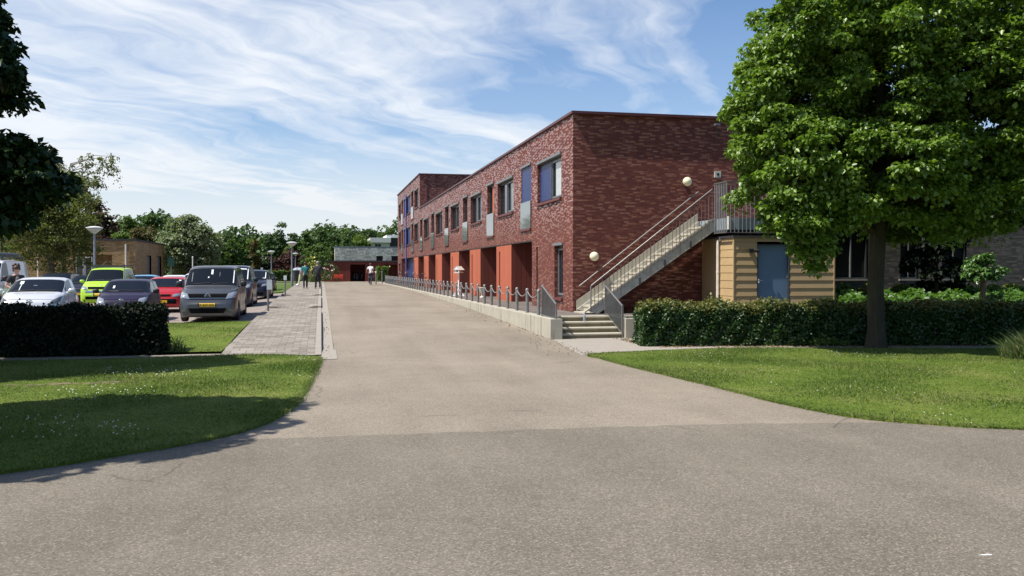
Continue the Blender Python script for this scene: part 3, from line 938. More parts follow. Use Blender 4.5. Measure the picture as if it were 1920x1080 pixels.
for h in [w_[:4] for w_ in wins] + [slot]:
    a, c, z0, z1 = h
    X = FX + DR
    m.quad((FX, c, z0), (X, c, z0), (X, c, z1), (FX, c, z1))
    m.quad((X, a, z0), (FX, a, z0), (FX, a, z1), (X, a, z1))
    m.quad((FX, a, z0), (X, a, z0), (X, c, z0), (FX, c, z0))
    m.quad((FX, a, z1), (FX, c, z1), (X, c, z1), (X, a, z1))
XE = 14.6
DH = (13.15, 14.1, 3.1, 5.1)
for x0, x1, z0, z1 in ((FX, DH[0], 0.5, ZR), (DH[1], XE, 0.5, ZR), (DH[0], DH[1], 0.5, DH[2]), (DH[0], DH[1], DH[3], ZR)):
    m.quad((x0, Y0, z0), (x1, Y0, z0), (x1, Y0, z1), (x0, Y0, z1))
m.quad((XE, Y0, 0.5), (XE, Y1, 0.5), (XE, Y1, ZR), (XE, Y0, ZR))
m.quad((XE, Y1, 0.5), (FX, Y1, 0.5), (FX, Y1, ZT), (XE, Y1, ZT))
m.quad((FX, YT, ZR), (XE, YT, ZR), (XE, YT, ZT), (FX, YT, ZT))
m.quad((XE, YT, ZR), (XE, Y1, ZR), (XE, Y1, ZT), (XE, YT, ZT))
# return walls of the ground floor recess
m.quad((FX, REC0, 0.5), (FX, REC0, ZB), (FX + 2.2, REC0, ZB), (FX + 2.2, REC0, 0.5))
m.quad((FX, REC1, 0.5), (FX + 2.2, REC1, 0.5), (FX + 2.2, REC1, ZB), (FX, REC1, ZB))
bpart(m, 'wall', M['brick'])
m = MB(); m.box(FX + 0.02, XE - 0.02, Y0 + 0.02, YT - 0.01, ZR - 0.2, ZR - 0.05); m.box(FX + 0.02, XE - 0.02, YT + 0.02, Y1 - 0.02, ZT - 0.2, ZT - 0.05)
bpart(m, 'roof', M['roofing'])
m = MB()
o_ = 0.07
m.box(FX - o_, FX + 0.25, Y0 - 0.13, YT, ZR, ZR + 0.07); m.box(FX + 0.25, XE + o_, Y0 - 0.13, Y0 + 0.25, ZR, ZR + 0.07); m.box(XE - 0.25, XE + o_, Y0 + 0.25, YT, ZR, ZR + 0.07)
m.box(FX - o_, FX + 0.25, YT - 0.1, Y1 + o_, ZT, ZT + 0.07); m.box(FX + 0.25, XE + o_, YT - 0.1, YT + 0.25, ZT, ZT + 0.07); m.box(XE - 0.25, XE + o_, YT + 0.25, Y1 + o_, ZT, ZT + 0.07)
bpart(m, 'roof_edge', M['coping'])
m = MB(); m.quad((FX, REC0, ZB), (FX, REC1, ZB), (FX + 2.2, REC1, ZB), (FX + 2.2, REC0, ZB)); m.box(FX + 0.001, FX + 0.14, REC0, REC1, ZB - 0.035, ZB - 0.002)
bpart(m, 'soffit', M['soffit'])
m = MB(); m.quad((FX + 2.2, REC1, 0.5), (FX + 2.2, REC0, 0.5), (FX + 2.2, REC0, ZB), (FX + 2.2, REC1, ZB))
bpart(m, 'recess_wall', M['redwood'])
m = MB(); m.quad((FX + 0.2, slot[1], slot[2]), (FX + 0.2, slot[0], slot[2]), (FX + 0.2, slot[0], slot[3]), (FX + 0.2, slot[1], slot[3]))
bpart(m, 'slot_opening', M['dark_slot'])
for a, c in ((32.85, 35.75), (39.5, 42.42), (45.9, 48.96), (52.55, 55.53), (59.25, 62.03), (65.68, 68.9)):
    m = MB()
    s0, s1, z0, z1 = c - 0.78, c - 0.54, 0.95, 2.43
    X = FX + 0.015
    for u0, u1, v0, v1 in ((a, s0, 0.5, ZB - .04), (s1, c, 0.5, ZB - .04), (s0, s1, 0.5, z0), (s0, s1, z1, ZB - .04)):
        m.quad((X, u1, v0), (X, u0, v0), (X, u0, v1), (X, u1, v1))
    m.quad((X, s1, z0), (X + .12, s1, z0), (X + .12, s1, z1), (X, s1, z1)); m.quad((X + .12, s0, z0), (X, s0, z0), (X, s0, z1), (X + .12, s0, z1))
    m.quad((X, s0, z0), (X + .12, s0, z0), (X + .12, s1, z0), (X, s1, z0)); m.quad((X, s0, z1), (X, s1, z1), (X + .12, s1, z1), (X + .12, s0, z1))
    p = bpart(m, 'timber_pier', M['orange'])
    p['label'] = 'orange timber front of a ground floor pier'
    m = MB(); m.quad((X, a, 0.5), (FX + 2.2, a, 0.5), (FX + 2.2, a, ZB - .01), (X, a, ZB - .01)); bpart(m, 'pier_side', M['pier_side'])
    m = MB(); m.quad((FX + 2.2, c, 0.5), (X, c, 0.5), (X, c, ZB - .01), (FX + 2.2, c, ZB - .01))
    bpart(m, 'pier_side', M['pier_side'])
    m = MB(); m.quad((X + .12, s1, z0), (X + .12, s0, z0), (X + .12, s0, z1), (X + .12, s1, z1))
    bpart(m, 'slot_opening', M['dark_slot'])
# doors hidden deep in the porches keep a silver handle each
for a in (38.6, 44.9, 51.6, 58.2, 64.6):
    m = MB(); m.box(FX + 2.15, FX + 2.198, a - 1.0, a, 0.5, 2.5)
    d = bpart(m, 'door', M['wood_door'])
    m = MB(); m.box(FX + 2.08, FX + 2.15, a - 0.18, a - 0.04, 1.5, 1.53)
    bpart(m, 'handle', M['chrome'], d)


def rect_frame(m, X0, X1, y0, y1, z0, z1, t):
    m.box(X0, X1, y0, y0 + t, z0, z1); m.box(X0, X1, y1 - t, y1, z0, z1)
    m.box(X0, X1, y0 + t, y1 - t, z0, z0 + t); m.box(X0, X1, y0 + t, y1 - t, z1 - t, z1)


def window(a, c, z0, z1, kind):
    k = kind[0]
    m = MB()
    XA, XB = FX + 0.11, FX + 0.19
    rect_frame(m, XA, XB, a, c, z0, z1, 0.07)
    n = {'W': 2, 'T': 2, 'B': 4, 'G': 1}.get(k, 1)
    for q in range(1, n):
        y = a + (c - a) * q / n
        m.box(XA - 0.03, XB, y - 0.045, y + 0.045, z0 + 0.07, z1 - 0.07)
    if k in 'PQ':
        m.box(XA, XB, a + 0.07, c - 0.07, z0 + 0.9, z0 + 0.98)
    fr = bpart(m, 'window' if k not in 'PQ' else 'french_window', M['wframe'])
    m = MB()
    m.box(FX + 0.15, FX + 0.16, a + 0.05, c - 0.05, z0 + 0.05, z1 - 0.05)
    bpart(m, 'pane', M['glass'] if k not in 'PQ' else M['glass'], fr)
    # grey sunscreen box over the opening
    m = MB(); m.box(FX - 0.055, FX + 0.1, a - 0.03, c + 0.03, z1 - 0.005, z1 + 0.075)
    bpart(m, 'lintel', M['lintel'], fr)
    m = MB(); m.box(FX - 0.07, FX + 0.11, a - 0.04, c + 0.04, z0 - 0.07, z0 + 0.004)
    bpart(m, 'sill', M['brick_sill'], fr)
    if k in 'WT' and n == 2:
        # aluminium opening sash on the street side half
        m = MB(); rect_frame(m, XA - 0.012, XA + 0.03, a + 0.075, (a + c) / 2 - 0.05, z0 + 0.075, z1 - 0.075, 0.045)
        bpart(m, 'sash', M['alu'], fr)
    if kind == 'W0':
        m = MB(); m.box(FX + 0.085, FX + 0.108, (a + c) / 2 + 0.05, c - 0.07, z0 + 0.07, z1 - 0.07)
        bpart(m, 'shutter', M['blue'], fr)['label'] = 'blue shutter panel'
    if k in 'PQ':
        if kind == 'P0':
            m = MB(); m.box(FX + 0.02, FX + 0.06, a + 0.02, c - 0.02, z0 + 0.93, z1 - 0.01)
            bpart(m, 'shutter', M['blue'], fr)['label'] = 'tall blue shutter'
        else:
            m = MB(); m.box(FX + 0.07, FX + 0.105, a + 0.42, a + 0.66, z0 + 0.05, z1 - 0.07)
            bpart(m, 'door_leaf', M['orange_trim'] if kind in ('P1',) else M['wood_door'], fr)
        m = MB(); m.box(FX - 0.035, FX - 0.02, a - 0.01, c + 0.01, z0 - 0.02, z0 + 0.94)
        bpart(m, 'glass_guard', M['guard'], fr)
    if k == 'B':
        m = MB()
        m.box(FX + 0.06, FX + 0.105, a + 0.05, a + 2.3, z0 + 0.05, z1 - 0.05)
        m.box(FX + 0.06, FX + 0.105, c - 2.0, c - 0.05, z0 + 0.05, z1 - 0.05)
        bpart(m, 'shutter', M['blue'], fr)
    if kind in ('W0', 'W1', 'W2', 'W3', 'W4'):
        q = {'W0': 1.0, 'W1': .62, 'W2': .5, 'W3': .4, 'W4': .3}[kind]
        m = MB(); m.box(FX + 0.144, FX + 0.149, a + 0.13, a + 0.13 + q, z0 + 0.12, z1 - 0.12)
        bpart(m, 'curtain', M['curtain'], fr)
    if kind == 'G0':
        m = MB(); rect_frame(m, FX + 0.10, FX + 0.14, a + 0.08, c - 0.07, z0 + 0.08, z1 - 0.09, 0.06)
        bpart(m, 'sash', M['alu'], fr)
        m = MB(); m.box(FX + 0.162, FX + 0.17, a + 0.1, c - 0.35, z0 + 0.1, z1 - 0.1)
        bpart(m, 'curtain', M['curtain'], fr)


for w_ in wins:
    window(*w_)
# blue painted entrance bay and its post
m = MB(); m.box(FX + 0.25, FX + 0.3, 69.0, 73.5, 0.5, ZB - 0.01); m.box(FX + 0.55, FX + 0.6, 73.6, 79.4, 0.5, ZB - 0.01); m.box(FX + 0.25, FX + 0.6, 73.5, 73.6, 0.5, ZB - 0.01); m.box(FX + .3, FX + 2.1, 68.91, 68.99, 0.5, ZB - .01)
bpart(m, 'entrance_panel', M['blue'])
m = MB(); m.lathe([(0.055, 0.5), (0.055, 7.85)], c=(FX - 0.13, 73.75, 0), n=12)
bpart(m, 'blue_post', M['bluepole'], smooth=40)
# landing door in the end wall
m = MB(); m.box(DH[0], DH[1], Y0 + 0.1, Y0 + 0.16, DH[2], DH[3])
d = bpart(m, 'door', M['wframe'])
m = MB(); m.box(DH[0] + 0.06, DH[0] + 0.2, Y0 + 0.05, Y0 + 0.1, DH[2] + 1.0, DH[2] + 1.03); bpart(m, 'handle', M['chrome'], d)
m = MB(); m.box(FX + 0.5, FX + 0.54, YT - 0.03, YT + 0.0, ZR, ZT - 0.1); bpart(m, 'downpipe', M['coping'])

# lamps and boxes screwed to the end wall
def globe(x, z, la):
    g = thing('wall_lamp', la, 'lamp', (x, Y0, z), group='globe lamps on the brick end wall')
    m = MB(); m.ell((0, -0.24, 0), (0.132, 0.132, 0.132), 20, 12); m.build('globe', M['globe'], g, smooth=60)
    m = MB(); m.lathe([(0.06, 0), (0.06, 0.03), (0.022, 0.04), (0.022, 0.1)], c=(0, 0, 0), n=12, axis='y')
    m.build('wall_bracket', M['steel_dark'], g, smooth=40)


globe(10.36, 4.25, 'cream globe lamp on the brick wall above the upper stair flight')
globe(7.56, 2.08, 'cream globe lamp on the brick wall beside the stair foot')
ab = thing('alarm_box', 'small grey square box on the end wall above the landing', 'box', (11.4, Y0, 4.5))
m = MB(); m.box(-0.1, 0.1, -0.06, 0, -0.09, 0.09); m.build('housing', M['stringer'], ab, bevel=0.008)
m = MB(); m.lathe([(0.04, 0.06), (0.04, 0.068)], n=10, axis='y'); m.build('sounder', M['black'], ab)
fl = thing('wall_floodlight', 'small metal arm with a light high on the end wall', 'floodlight', (11.35, Y0, 5.9))
m = MB(); m.tube([(0, 0, -0.35), (0, -0.06, -0.35), (0, -0.06, 0.0), (-0.1, -0.3, 0.0)], 0.012, 6); m.build('arm', M['steel_dark'], fl)
m = MB(); m.box(-0.2, -0.06, -0.42, -0.3, -0.02, 0.03); m.build('lamp_head', M['steel'], fl)

# ------------------------------------------------------------------ outside stair
ss = thing('outside_stair', 'grey steel outside stair with pale treads up the brick end wall', 'staircase', (7.1, 23.2, 0.5))
SO = Vector((7.1, 23.2, 0.5))


def spart(mb, name, mat, **kw):
    mb.v = [(x - SO.x, y - SO.y, z - SO.z) for x, y, z in mb.v]
    return mb.build(name, mat, ss, **kw)


xa, za, xb, zb = 6.98, 0.52, 10.74, 3.10
NS = 14
sl_ = (zb - za) / (xb - xa)
zl = lambda x: za + sl_ * (x - xa)
for y in (23.2, 24.24):
    m = MB()
    x1 = xb + 0.02
    m.hexa([(xa + 0.38, y, 0.5), (x1, y, zl(x1) - 0.33), (x1, y + 0.05, zl(x1) - 0.33), (xa + 0.38, y + 0.05, 0.5)], [(xa + 0.10, y, zl(xa + 0.10) + 0.0), (x1, y, zl(x1) + 0.0), (x1, y + 0.05, zl(x1) + 0.0), (xa + 0.10, y + 0.05, zl(xa + 0.10) + 0.0)])
    spart(m, 'stringer', M['stringer'])
m = MB()
for i in range(NS):
    x0 = xa + (xb - xa) * i / NS
    z = za + (zb - za) * (i + 0.08) / NS
    m.box(x0, x0 + 0.31, 23.255, 24.235, z - 0.06, z)
    m.box(x0 + 0.02, x0 + 0.05, 23.26, 24.23, z - 0.185, z - 0.06)
spart(m, 'tread', M['tread'])
m = MB()
m.hexa([(xa + 0.1, 24.29, zl(xa + .1) - 0.1), (xb, 24.29, zl(xb) - 0.1), (xb, 24.31, zl(xb) - 0.1), (xa + .1, 24.31, zl(xa + .1) - 0.1)], [(xa + 0.1, 24.29, zl(xa + .1) + 0.24), (xb, 24.29, zl(xb) + 0.24), (xb, 24.31, zl(xb) + 0.24), (xa + .1, 24.31, zl(xa + .1) + 0.24)])
spart(m, 'wall_skirting', M['tread'])
m = MB(); m.hexa([(xa, 23.18, zl(xa)), (xb, 23.18, zl(xb)), (xb, 23.27, zl(xb)), (xa, 23.27, zl(xa))], [(xa, 23.18, zl(xa) + .045), (xb, 23.18, zl(xb) + .045), (xb, 23.27, zl(xb) + .045), (xa, 23.27, zl(xa) + .045)])
spart(m, 'stringer_cap', M['tread'])
m = MB()
for f in (0.16, 0.37, 0.58, 0.8):
    x = xa + 0.3 + (xb - xa - 0.3) * f
    m.box(x - 0.02, x + 0.02, 23.165, 23.199, zl(x) - 0.30, zl(x) - 0.12)
    m.box(x - 0.005, x + 0.03, 23.165, 23.199, zl(x) - 0.32, zl(x) - 0.30)
spart(m, 'fixing_bracket', M['steel_dark'])
m = MB()
n = 33
for i in range(n + 1):
    x = xa + 0.18 + (xb - 0.05 - xa - 0.18) * i / n
    zt = zl(x) + 0.62 + 0.26 * i / n
    r = 0.014 if i % 8 == 0 else 0.0085
    m.tube([(x, 23.185, zl(x) - (0.22 if i % 8 == 0 else 0.06)), (x, 23.185, zt)], r, 6)
spart(m, 'railing', M['baluster'], smooth=50)
m = MB()
x0, x1 = xa + 0.18, xb - 0.05
m.tube([(x0, 23.185, zl(x0) - 0.05), (x0, 23.185, zl(x0) + 0.60), (x0 + 0.02, 23.185, zl(x0) + 0.635), (x1, 23.185, zl(x1) + 0.885)], 0.019, 8)
spart(m, 'handrail', M['rail_metal'], smooth=50)
m = MB()
m.tube([(7.16, 24.3, 1.24), (10.76, 24.3, 3.97)], 0.019, 8)
for f in (0.1, 0.3, 0.5, 0.7, 0.9):
    x, z = 7.16 + 3.6 * f, 1.24 + 2.73 * f
    m.tube([(x, 24.3, z - 0.015), (x, 24.33, z - 0.05), (x, 24.4, z - 0.05)], 0.009, 6)
spart(m, 'handrail', M['rail_metal'], smooth=50)['label'] = 'handrail fixed to the brick wall'
LX0, LX1, LY0 = 10.76, 13.9, 22.42
m = MB(); m.box(LX0 + 0.06, LX1, LY0 + 0.08, 24.39, 2.80, 3.12)
spart(m, 'landing', M['fascia_steel'])
m = MB(); m.lathe([(0.045, 2.8), (0.045, 3.16)], c=(LX0 + 0.09, LY0 + 0.07, 0), n=12)
spart(m, 'downspout', M['offwhite'], smooth=40)
m = MB()
nb = 27
for i in range(nb + 1):
    x = LX0 + (LX1 - LX0) * i / nb
    m.box(x - 0.008, x + 0.008, LY0 - 0.014, LY0 + 0.014, 2.73, 4.08)
for i in range(1, 8):
    y = LY0 + 0.75 * i / 7
    m.box(LX0 - 0.008, LX0 + 0.008, y - 0.014, y + 0.014, 2.73, 4.08)
for i in range(0, 16):
    y = LY0 + 1.9 * i / 15
    m.box(LX1 - 0.008, LX1 + 0.008, y - 0.014, y + 0.014, 2.73, 4.08)
spart(m, 'railing', M['landing_steel'])
m = MB()
m.box(LX0 - 0.02, LX1 + 0.02, LY0 - 0.022, LY0 + 0.022, 4.08, 4.11); m.box(LX0 - 0.02, LX0 + 0.02, LY0 + 0.022, LY0 + 0.77, 4.08, 4.11); m.box(LX1 - 0.02, LX1 + 0.02, LY0 + 0.022, 24.38, 4.08, 4.11)
m.box(LX0 - 0.02, LX1 + 0.02, LY0 - 0.02, LY0 + 0.02, 2.705, 2.73); m.box(LX0 - 0.02, LX0 + 0.02, LY0 + 0.02, LY0 + 0.77, 2.705, 2.73)
spart(m, 'handrail', M['rail_metal'])

# ------------------------------------------------------------------ tan clad store under the landing
sh = thing('clad_shed', 'tan board clad store with a blue grey door under the stair landing', 'shed', (10.94, 22.36, 0.5))
HO = Vector((10.94, 22.36, 0.5))


def hpart(mb, name, mat, parent=None, **kw):
    mb.v = [(x - HO.x, y - HO.y, z - HO.z) for x, y, z in mb.v]
    return mb.build(name, mat, parent or sh, **kw)


SX0, SX1, SY0, SY1, SZ0, SZ1 = 10.94, 13.95, 22.36, 24.39, 0.35, 2.58
DX0, DX1, DZ = 11.62, 12.60, 2.40
bh = 0.212
m = MB()
z = SZ0
segs = []
while z < SZ1 - 0.01:
    z1 = min(z + bh, SZ1)
    rows = [(SX0, DX0), (DX1, SX1)] if z < DZ - 0.02 else [(SX0, SX1)]
    zc = z1
    for r in rows:
        m.hexa([(r[0], SY0 - 0.022, z), (r[1], SY0 - 0.022, z), (r[1], SY0 + 0.05, z), (r[0], SY0 + 0.05, z)], [(r[0], SY0 - 0.002, zc), (r[1], SY0 - 0.002, zc), (r[1], SY0 + 0.05, zc), (r[0], SY0 + 0.05, zc)])
    m.hexa([(SX0 - 0.012, SY0 - 0.0, z), (SX0 - 0.012, SY1, z), (SX0 + 0.05, SY1, z), (SX0 + 0.05, SY0, z)][::-1], [(SX0 - 0.002, SY0 - 0.0, zc), (SX0 - 0.002, SY1, zc), (SX0 + 0.05, SY1, zc), (SX0 + 0.05, SY0, zc)][::-1])
    z = z1
hpart(m, 'cladding', M['cladding'])
m = MB(); m.box(SX0 - 0.018, SX0 + 0.012, SY0 - 0.028, SY0 + 0.0, SZ0, SZ1); m.box(SX1 - 0.02, SX1 + 0.02, SY0 - 0.03, SY0 + 0.02, SZ0, SZ1)
hpart(m, 'corner_trim', M['cladding'])
m = MB(); m.box(SX0 + 0.05, SX1, SY0 + 0.05, SY0 + 0.1, SZ0, 0.5); m.box(SX1 - 0.02, SX1, SY0 + 0.05, SY1, SZ0, SZ1)
hpart(m, 'wall', M['cladding'])
m = MB(); m.box(DX0, DX0 + 0.03, SY0 - 0.02, SY0 + 0.12, SZ0, DZ); m.box(DX1 - 0.03, DX1, SY0 - 0.02, SY0 + 0.12, SZ0, DZ); m.box(DX0 + 0.03, DX1 - 0.03, SY0 - 0.02, SY0 + 0.12, DZ - 0.03, DZ)
fr = hpart(m, 'door_frame', M['wframe'])
m = MB(); m.box(DX0 + 0.03, DX1 - 0.03, SY0 + 0.065, SY0 + 0.11, SZ0 + 0.12, DZ - 0.03)
dr = hpart(m, 'door', M['bluedoor'])
m = MB(); m.tube([(DX0 + 0.09, SY0 + 0.065, 1.41), (DX0 + 0.09, SY0 + 0.02, 1.41), (DX0 + 0.19, SY0 + 0.02, 1.41)], 0.010, 6); m.box(DX0 + 0.07, DX0 + 0.11, SY0 + 0.058, SY0 + 0.066, 1.34, 1.45)
hpart(m, 'handle', M['chrome'], dr)
m = MB(); m.box(DX1 - 0.05, DX1 - 0.025, SY0 + 0.03, SY0 + 0.066, 1.47, 1.56); m.box(DX1 - 0.05, DX1 - 0.025, SY0 + 0.03, SY0 + 0.066, 2.1, 2.19)
hpart(m, 'hinge', M['steel'], dr)
m = MB(); m.box(SX0 - 0.05, SX1 + 0.06, SY0 - 0.055, SY1, SZ1, SZ1 + 0.05)
hpart(m, 'roof', M['roofing'])
m = MB(); m.lathe([(0.042, 0.35), (0.042, 2.42)], c=(SX0 - 0.07, 23.2, 0), n=12); m.tube([(SX0 - 0.07, 23.2, 2.40), (SX0 - 0.06, 23.2, 2.5), (SX0 - 0.03, 23.1, 2.56)], 0.04, 10); m.lathe([(0.048, 1.6), (0.048, 1.66)], c=(SX0 - 0.07, 23.2, 0), n=12)
hpart(m, 'downpipe', M['offwhite'], smooth=40)
m = MB(); m.box(11.36, 11.48, SY0 - 0.10, SY0 - 0.02, 2.17, 2.27); m.lathe([(0.03, 0), (0.05, 0.12)], c=(11.5, SY0 - 0.1, 2.22), n=10, axis='x'); m.tube([(11.4, SY0 - 0.02, 2.2), (11.4, SY0 - 0.1, 2.2)], 0.02, 6)
hpart(m, 'spotlight', M['black'])

# ------------------------------------------------------------------ grey brown house behind the trees on the right
hb = thing('brick_house', 'shaded grey brown brick house behind the planting on the right', 'building', (15.0, 30.0, 0.3))
HB = Vector((15, 30, 0.3))


def gpart(mb, name, mat, parent=None, **kw):
    mb.v = [(x - HB.x, y - HB.y, z - HB.z) for x, y, z in mb.v]
    return mb.build(name, mat, parent or hb, **kw)


ops = [(18.75, 20.15, 1.35, 3.3), (21.5, 22.3, 1.35, 3.3), (23.3, 24.4, 1.35, 3.0), (27.0, 28.2, 1.35, 3.0)]
m = MB()
u_ = sorted({14.9, 40.0} | {o[0] for o in ops} | {o[1] for o in ops}); v_ = sorted({0.3, 5.4} | {o[2] for o in ops} | {o[3] for o in ops})
for i in range(len(u_) - 1):
    for j in range(len(v_) - 1):
        u, v = (u_[i] + u_[i + 1]) / 2, (v_[j] + v_[j + 1]) / 2
        if not any(o[0] < u < o[1] and o[2] < v < o[3] for o in ops):
            m.quad((u_[i], 30, v_[j]), (u_[i + 1], 30, v_[j]), (u_[i + 1], 30, v_[j + 1]), (u_[i], 30, v_[j + 1]))
m.quad((14.9, 42, .3), (14.9, 30, .3), (14.9, 30, 5.4), (14.9, 42, 5.4)); m.quad((40, 30, .3), (40, 42, .3), (40, 42, 5.4), (40, 30, 5.4))
m.quad((14.9, 30, 5.4), (40, 30, 5.4), (40, 42, 5.4), (14.9, 42, 5.4)); m.quad((40, 42, .3), (14.9, 42, .3), (14.9, 42, 5.4), (40, 42, 5.4))
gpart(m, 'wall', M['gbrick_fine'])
for a, c, z0, z1 in ops:
    m = MB()
    for q in ((a, a + .07, z0, z1), (c - .07, c, z0, z1), (a + .07, c - .07, z0, z0 + .07), (a + .07, c - .07, z1 - .07, z1)):
        m.box(q[0], q[1], 30.06, 30.13, q[2], q[3])
    fr = gpart(m, 'window', M['wframe'])
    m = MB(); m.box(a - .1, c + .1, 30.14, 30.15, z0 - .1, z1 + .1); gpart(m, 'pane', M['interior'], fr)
    m = MB(); m.box((a + c) / 2 - .02, (a + c) / 2 + .02, 30.05, 30.138, z0 + .07, z1 - .07); gpart(m, 'mullion', M['lintel'], fr)
    m = MB(); m.box(a - .05, c + .05, 29.93, 30.06, z0 - .06, z0); gpart(m, 'sill', M['kerb'], fr)
m = MB(); m.box(14.8, 40.1, 29.9, 30.2, 5.4, 5.5); gpart(m, 'roof_edge', M['roofing'])

# ------------------------------------------------------------------ leaves and trees
def unit(v):
    return v / np.maximum(np.linalg.norm(v, axis=1, keepdims=True), 1e-9)


def leaf_arrays(pos, d, nrm, L, Wd, fold=0.25):
    """folded four-cornered leaves: two triangles that share the midrib"""
    n = len(pos)
    d = unit(d)
    s = unit(np.cross(d, nrm))
    up = np.cross(s, d)
    L = L.reshape(-1, 1); Wd = Wd.reshape(-1, 1)
    mid = pos + d * L * 0.45
    a = mid + s * Wd * 0.5 + up * Wd * fold
    c = mid - s * Wd * 0.5 + up * Wd * fold
    tip = pos + d * L - up * L * 0.12
    v = np.stack([pos, a, tip, c], 1).reshape(-1, 3)
    i = np.arange(n).reshape(-1, 1) * 4
    f = np.concatenate([i + np.array([[0, 1, 2]]), i + np.array([[0, 2, 3]])], 1).reshape(-1, 3)
    return v, f


def clump_leaves(rng, cen, rad, per, L, droop=0.5, up=0.7, flat=0.65):
    """leaves laid over the upper side of clumps, tips hanging outward"""
    n = len(cen) * per
    c = np.repeat(cen, per, 0)
    r = np.repeat(rad, per)[:, None]
    q = unit(rng.normal(size=(n, 3)))
    q[:, 2] = np.where(rng.random(n) < 0.72, np.abs(q[:, 2]), q[:, 2])
    rr = rng.random((n, 1)) ** 0.4
    p = c + q * r * rr * np.array([1, 1, flat])
    d = q * np.array([1, 1, 0.3]) + rng.normal(size=(n, 3)) * 0.55
    d[:, 2] -= droop
    nr = q * 0.6 + np.array([0, 0, up]) + rng.normal(size=(n, 3)) * 0.38
    l = L * (0.65 + 0.7 * rng.random(n))
    return leaf_arrays(p, d, nr, l, l * (0.72 + 0.2 * rng.random(n)))


def lobe_clumps(rng, lobes, per_area, rc, shell=0.5, bottom=-0.9):
    cen, rad = [], []
    for (x, y, z, rx, ry, rz) in lobes:
        area = 4 * PI * ((rx * ry) ** 1.6 / 3 + (rx * rz) ** 1.6 / 3 + (ry * rz) ** 1.6 / 3) ** (1 / 1.6)
        n = max(3, int(area * per_area))
        q = unit(rng.normal(size=(n, 3)))
        q[:, 2] = np.maximum(q[:, 2], bottom)
        f = shell + (1 - shell) * rng.random((n, 1)) ** 0.6
        cen.append(np.array([x, y, z]) + q * f * np.array([rx, ry, rz]))
        rad.append(rc * (0.6 + 0.8 * rng.random(n)))
    return np.concatenate(cen), np.concatenate(rad)


def tree(name, label, base, trunk, lobes, mat, L, per_area, rc, per, bark, cat='tree', group=None, seed=1, shell=0.5, droop=0.5, limbs=True, flat=0.65, bottom=-0.9, extra=None):
    """trunk: list of ((dx,dy,z), radius); lobes in local coordinates of the base"""
    rng = np.random.default_rng(seed)
    t = thing(name, label, cat, base, group=group)
    m = MB()
    m.tube([p for p, r in trunk], [r for p, r in trunk], 12)
    if limbs:
        tp, tr = Vector(trunk[-1][0]), trunk[-1][1]
        for lb in lobes:
            c = Vector(lb[:3])
            # leave the trunk somewhere below the lobe
            z0 = max(trunk[0][0][2] + 0.4 * tp.z, min(tp.z, c.z - 0.5 * lb[5]))
            s = None
            for (p, r), (p2, r2) in zip(trunk[:-1], trunk[1:]):
                if p[2] <= z0 <= p2[2]:
                    f = (z0 - p[2]) / max(1e-6, p2[2] - p[2])
                    s = Vector(p).lerp(Vector(p2), f); sr = r + (r2 - r) * f
            if s is None:
                s, sr = tp, tr
            mid = s.lerp(c, 0.5) + Vector((rng.normal() * .12, rng.normal() * .12, 0.12 * (c - s).length))
            m.tube([s, mid, c], [sr * 0.55, sr * 0.35, sr * 0.1], 6)
            for _ in range(3):
                e = c + Vector((rng.normal() * lb[3], rng.normal() * lb[4], rng.normal() * lb[5])) * 0.45
                m.tube([mid, mid.lerp(e, .6) + Vector((0, 0, .05)), e], [sr * 0.25, sr * 0.15, sr * 0.05], 5)
    m.build('trunk', bark, t, smooth=60)
    cen, rad = lobe_clumps(rng, lobes, per_area, rc, shell, bottom)
    v, f = clump_leaves(rng, cen, rad, per, L, droop, flat=flat)
    if extra is not None:
        c2 = np.array(extra)[:, :3]; r2 = np.array(extra)[:, 3]
        v2, f2 = clump_leaves(rng, c2, r2, int(per * 1.3), L, droop, flat=0.8)
        f = np.concatenate([f, f2 + len(v)]); v = np.concatenate([v, v2])
    npmesh('crown', v, f, mat, parent=t)
    return t


# big tree on the right lawn edge
big_lobes = [(-0.3, 0, 5.2, 2.1, 2.3, 1.7), (-2.0, 0.2, 5.3, 1.25, 1.5, 1.35), (-2.35, -0.2, 4.35, 0.95, 1.2, 0.8), (-1.9, -0.9, 4.0, 1.1, 1.1, 0.9), (-2.25, -0.7, 3.3, 0.85, 0.9, 0.55), (-2.15, -0.7, 2.75, 0.72, 0.8, 0.5), (-1.2, -0.9, 3.1, 0.8, 0.9, 0.6),
             (-0.3, -1.5, 4.0, 1.35, 1.1, 1.1), (0.3, -1.2, 3.15, 1.1, 1.1, 0.62), (1.6, -0.8, 4.1, 1.4, 1.4, 1.2), (2.4, 0.3, 5.4, 1.3, 1.5, 1.4), (1.3, -1.4, 5.8, 1.4, 1.3, 1.1),
             (-1.6, -0.6, 6.6, 1.3, 1.4, 1.3), (0.1, -1.3, 6.9, 1.6, 1.4, 1.3), (1.8, -0.2, 7.2, 1.4, 1.5, 1.3), (0, 0.4, 8.2, 1.7, 1.7, 1.2), (-1.0, 1.6, 5.5, 1.6, 1.3, 1.6), (1.2, 1.6, 5.0, 1.6, 1.3, 1.5), (1.9, -0.9, 3.05, 0.9, 0.9, 0.55), (-0.9, 1.0, 3.4, 1.0, 1.0, 0.7), (1.0, 0.2, 2.75, 0.9, 0.9, 0.5), (2.9, 0.2, 3.6, 0.9, 1.0, 0.8), (2.3, 0.6, 2.85, 0.8, 0.8, 0.5), (0.2, 0.5, 3.0, 0.9, 0.8, 0.5)]
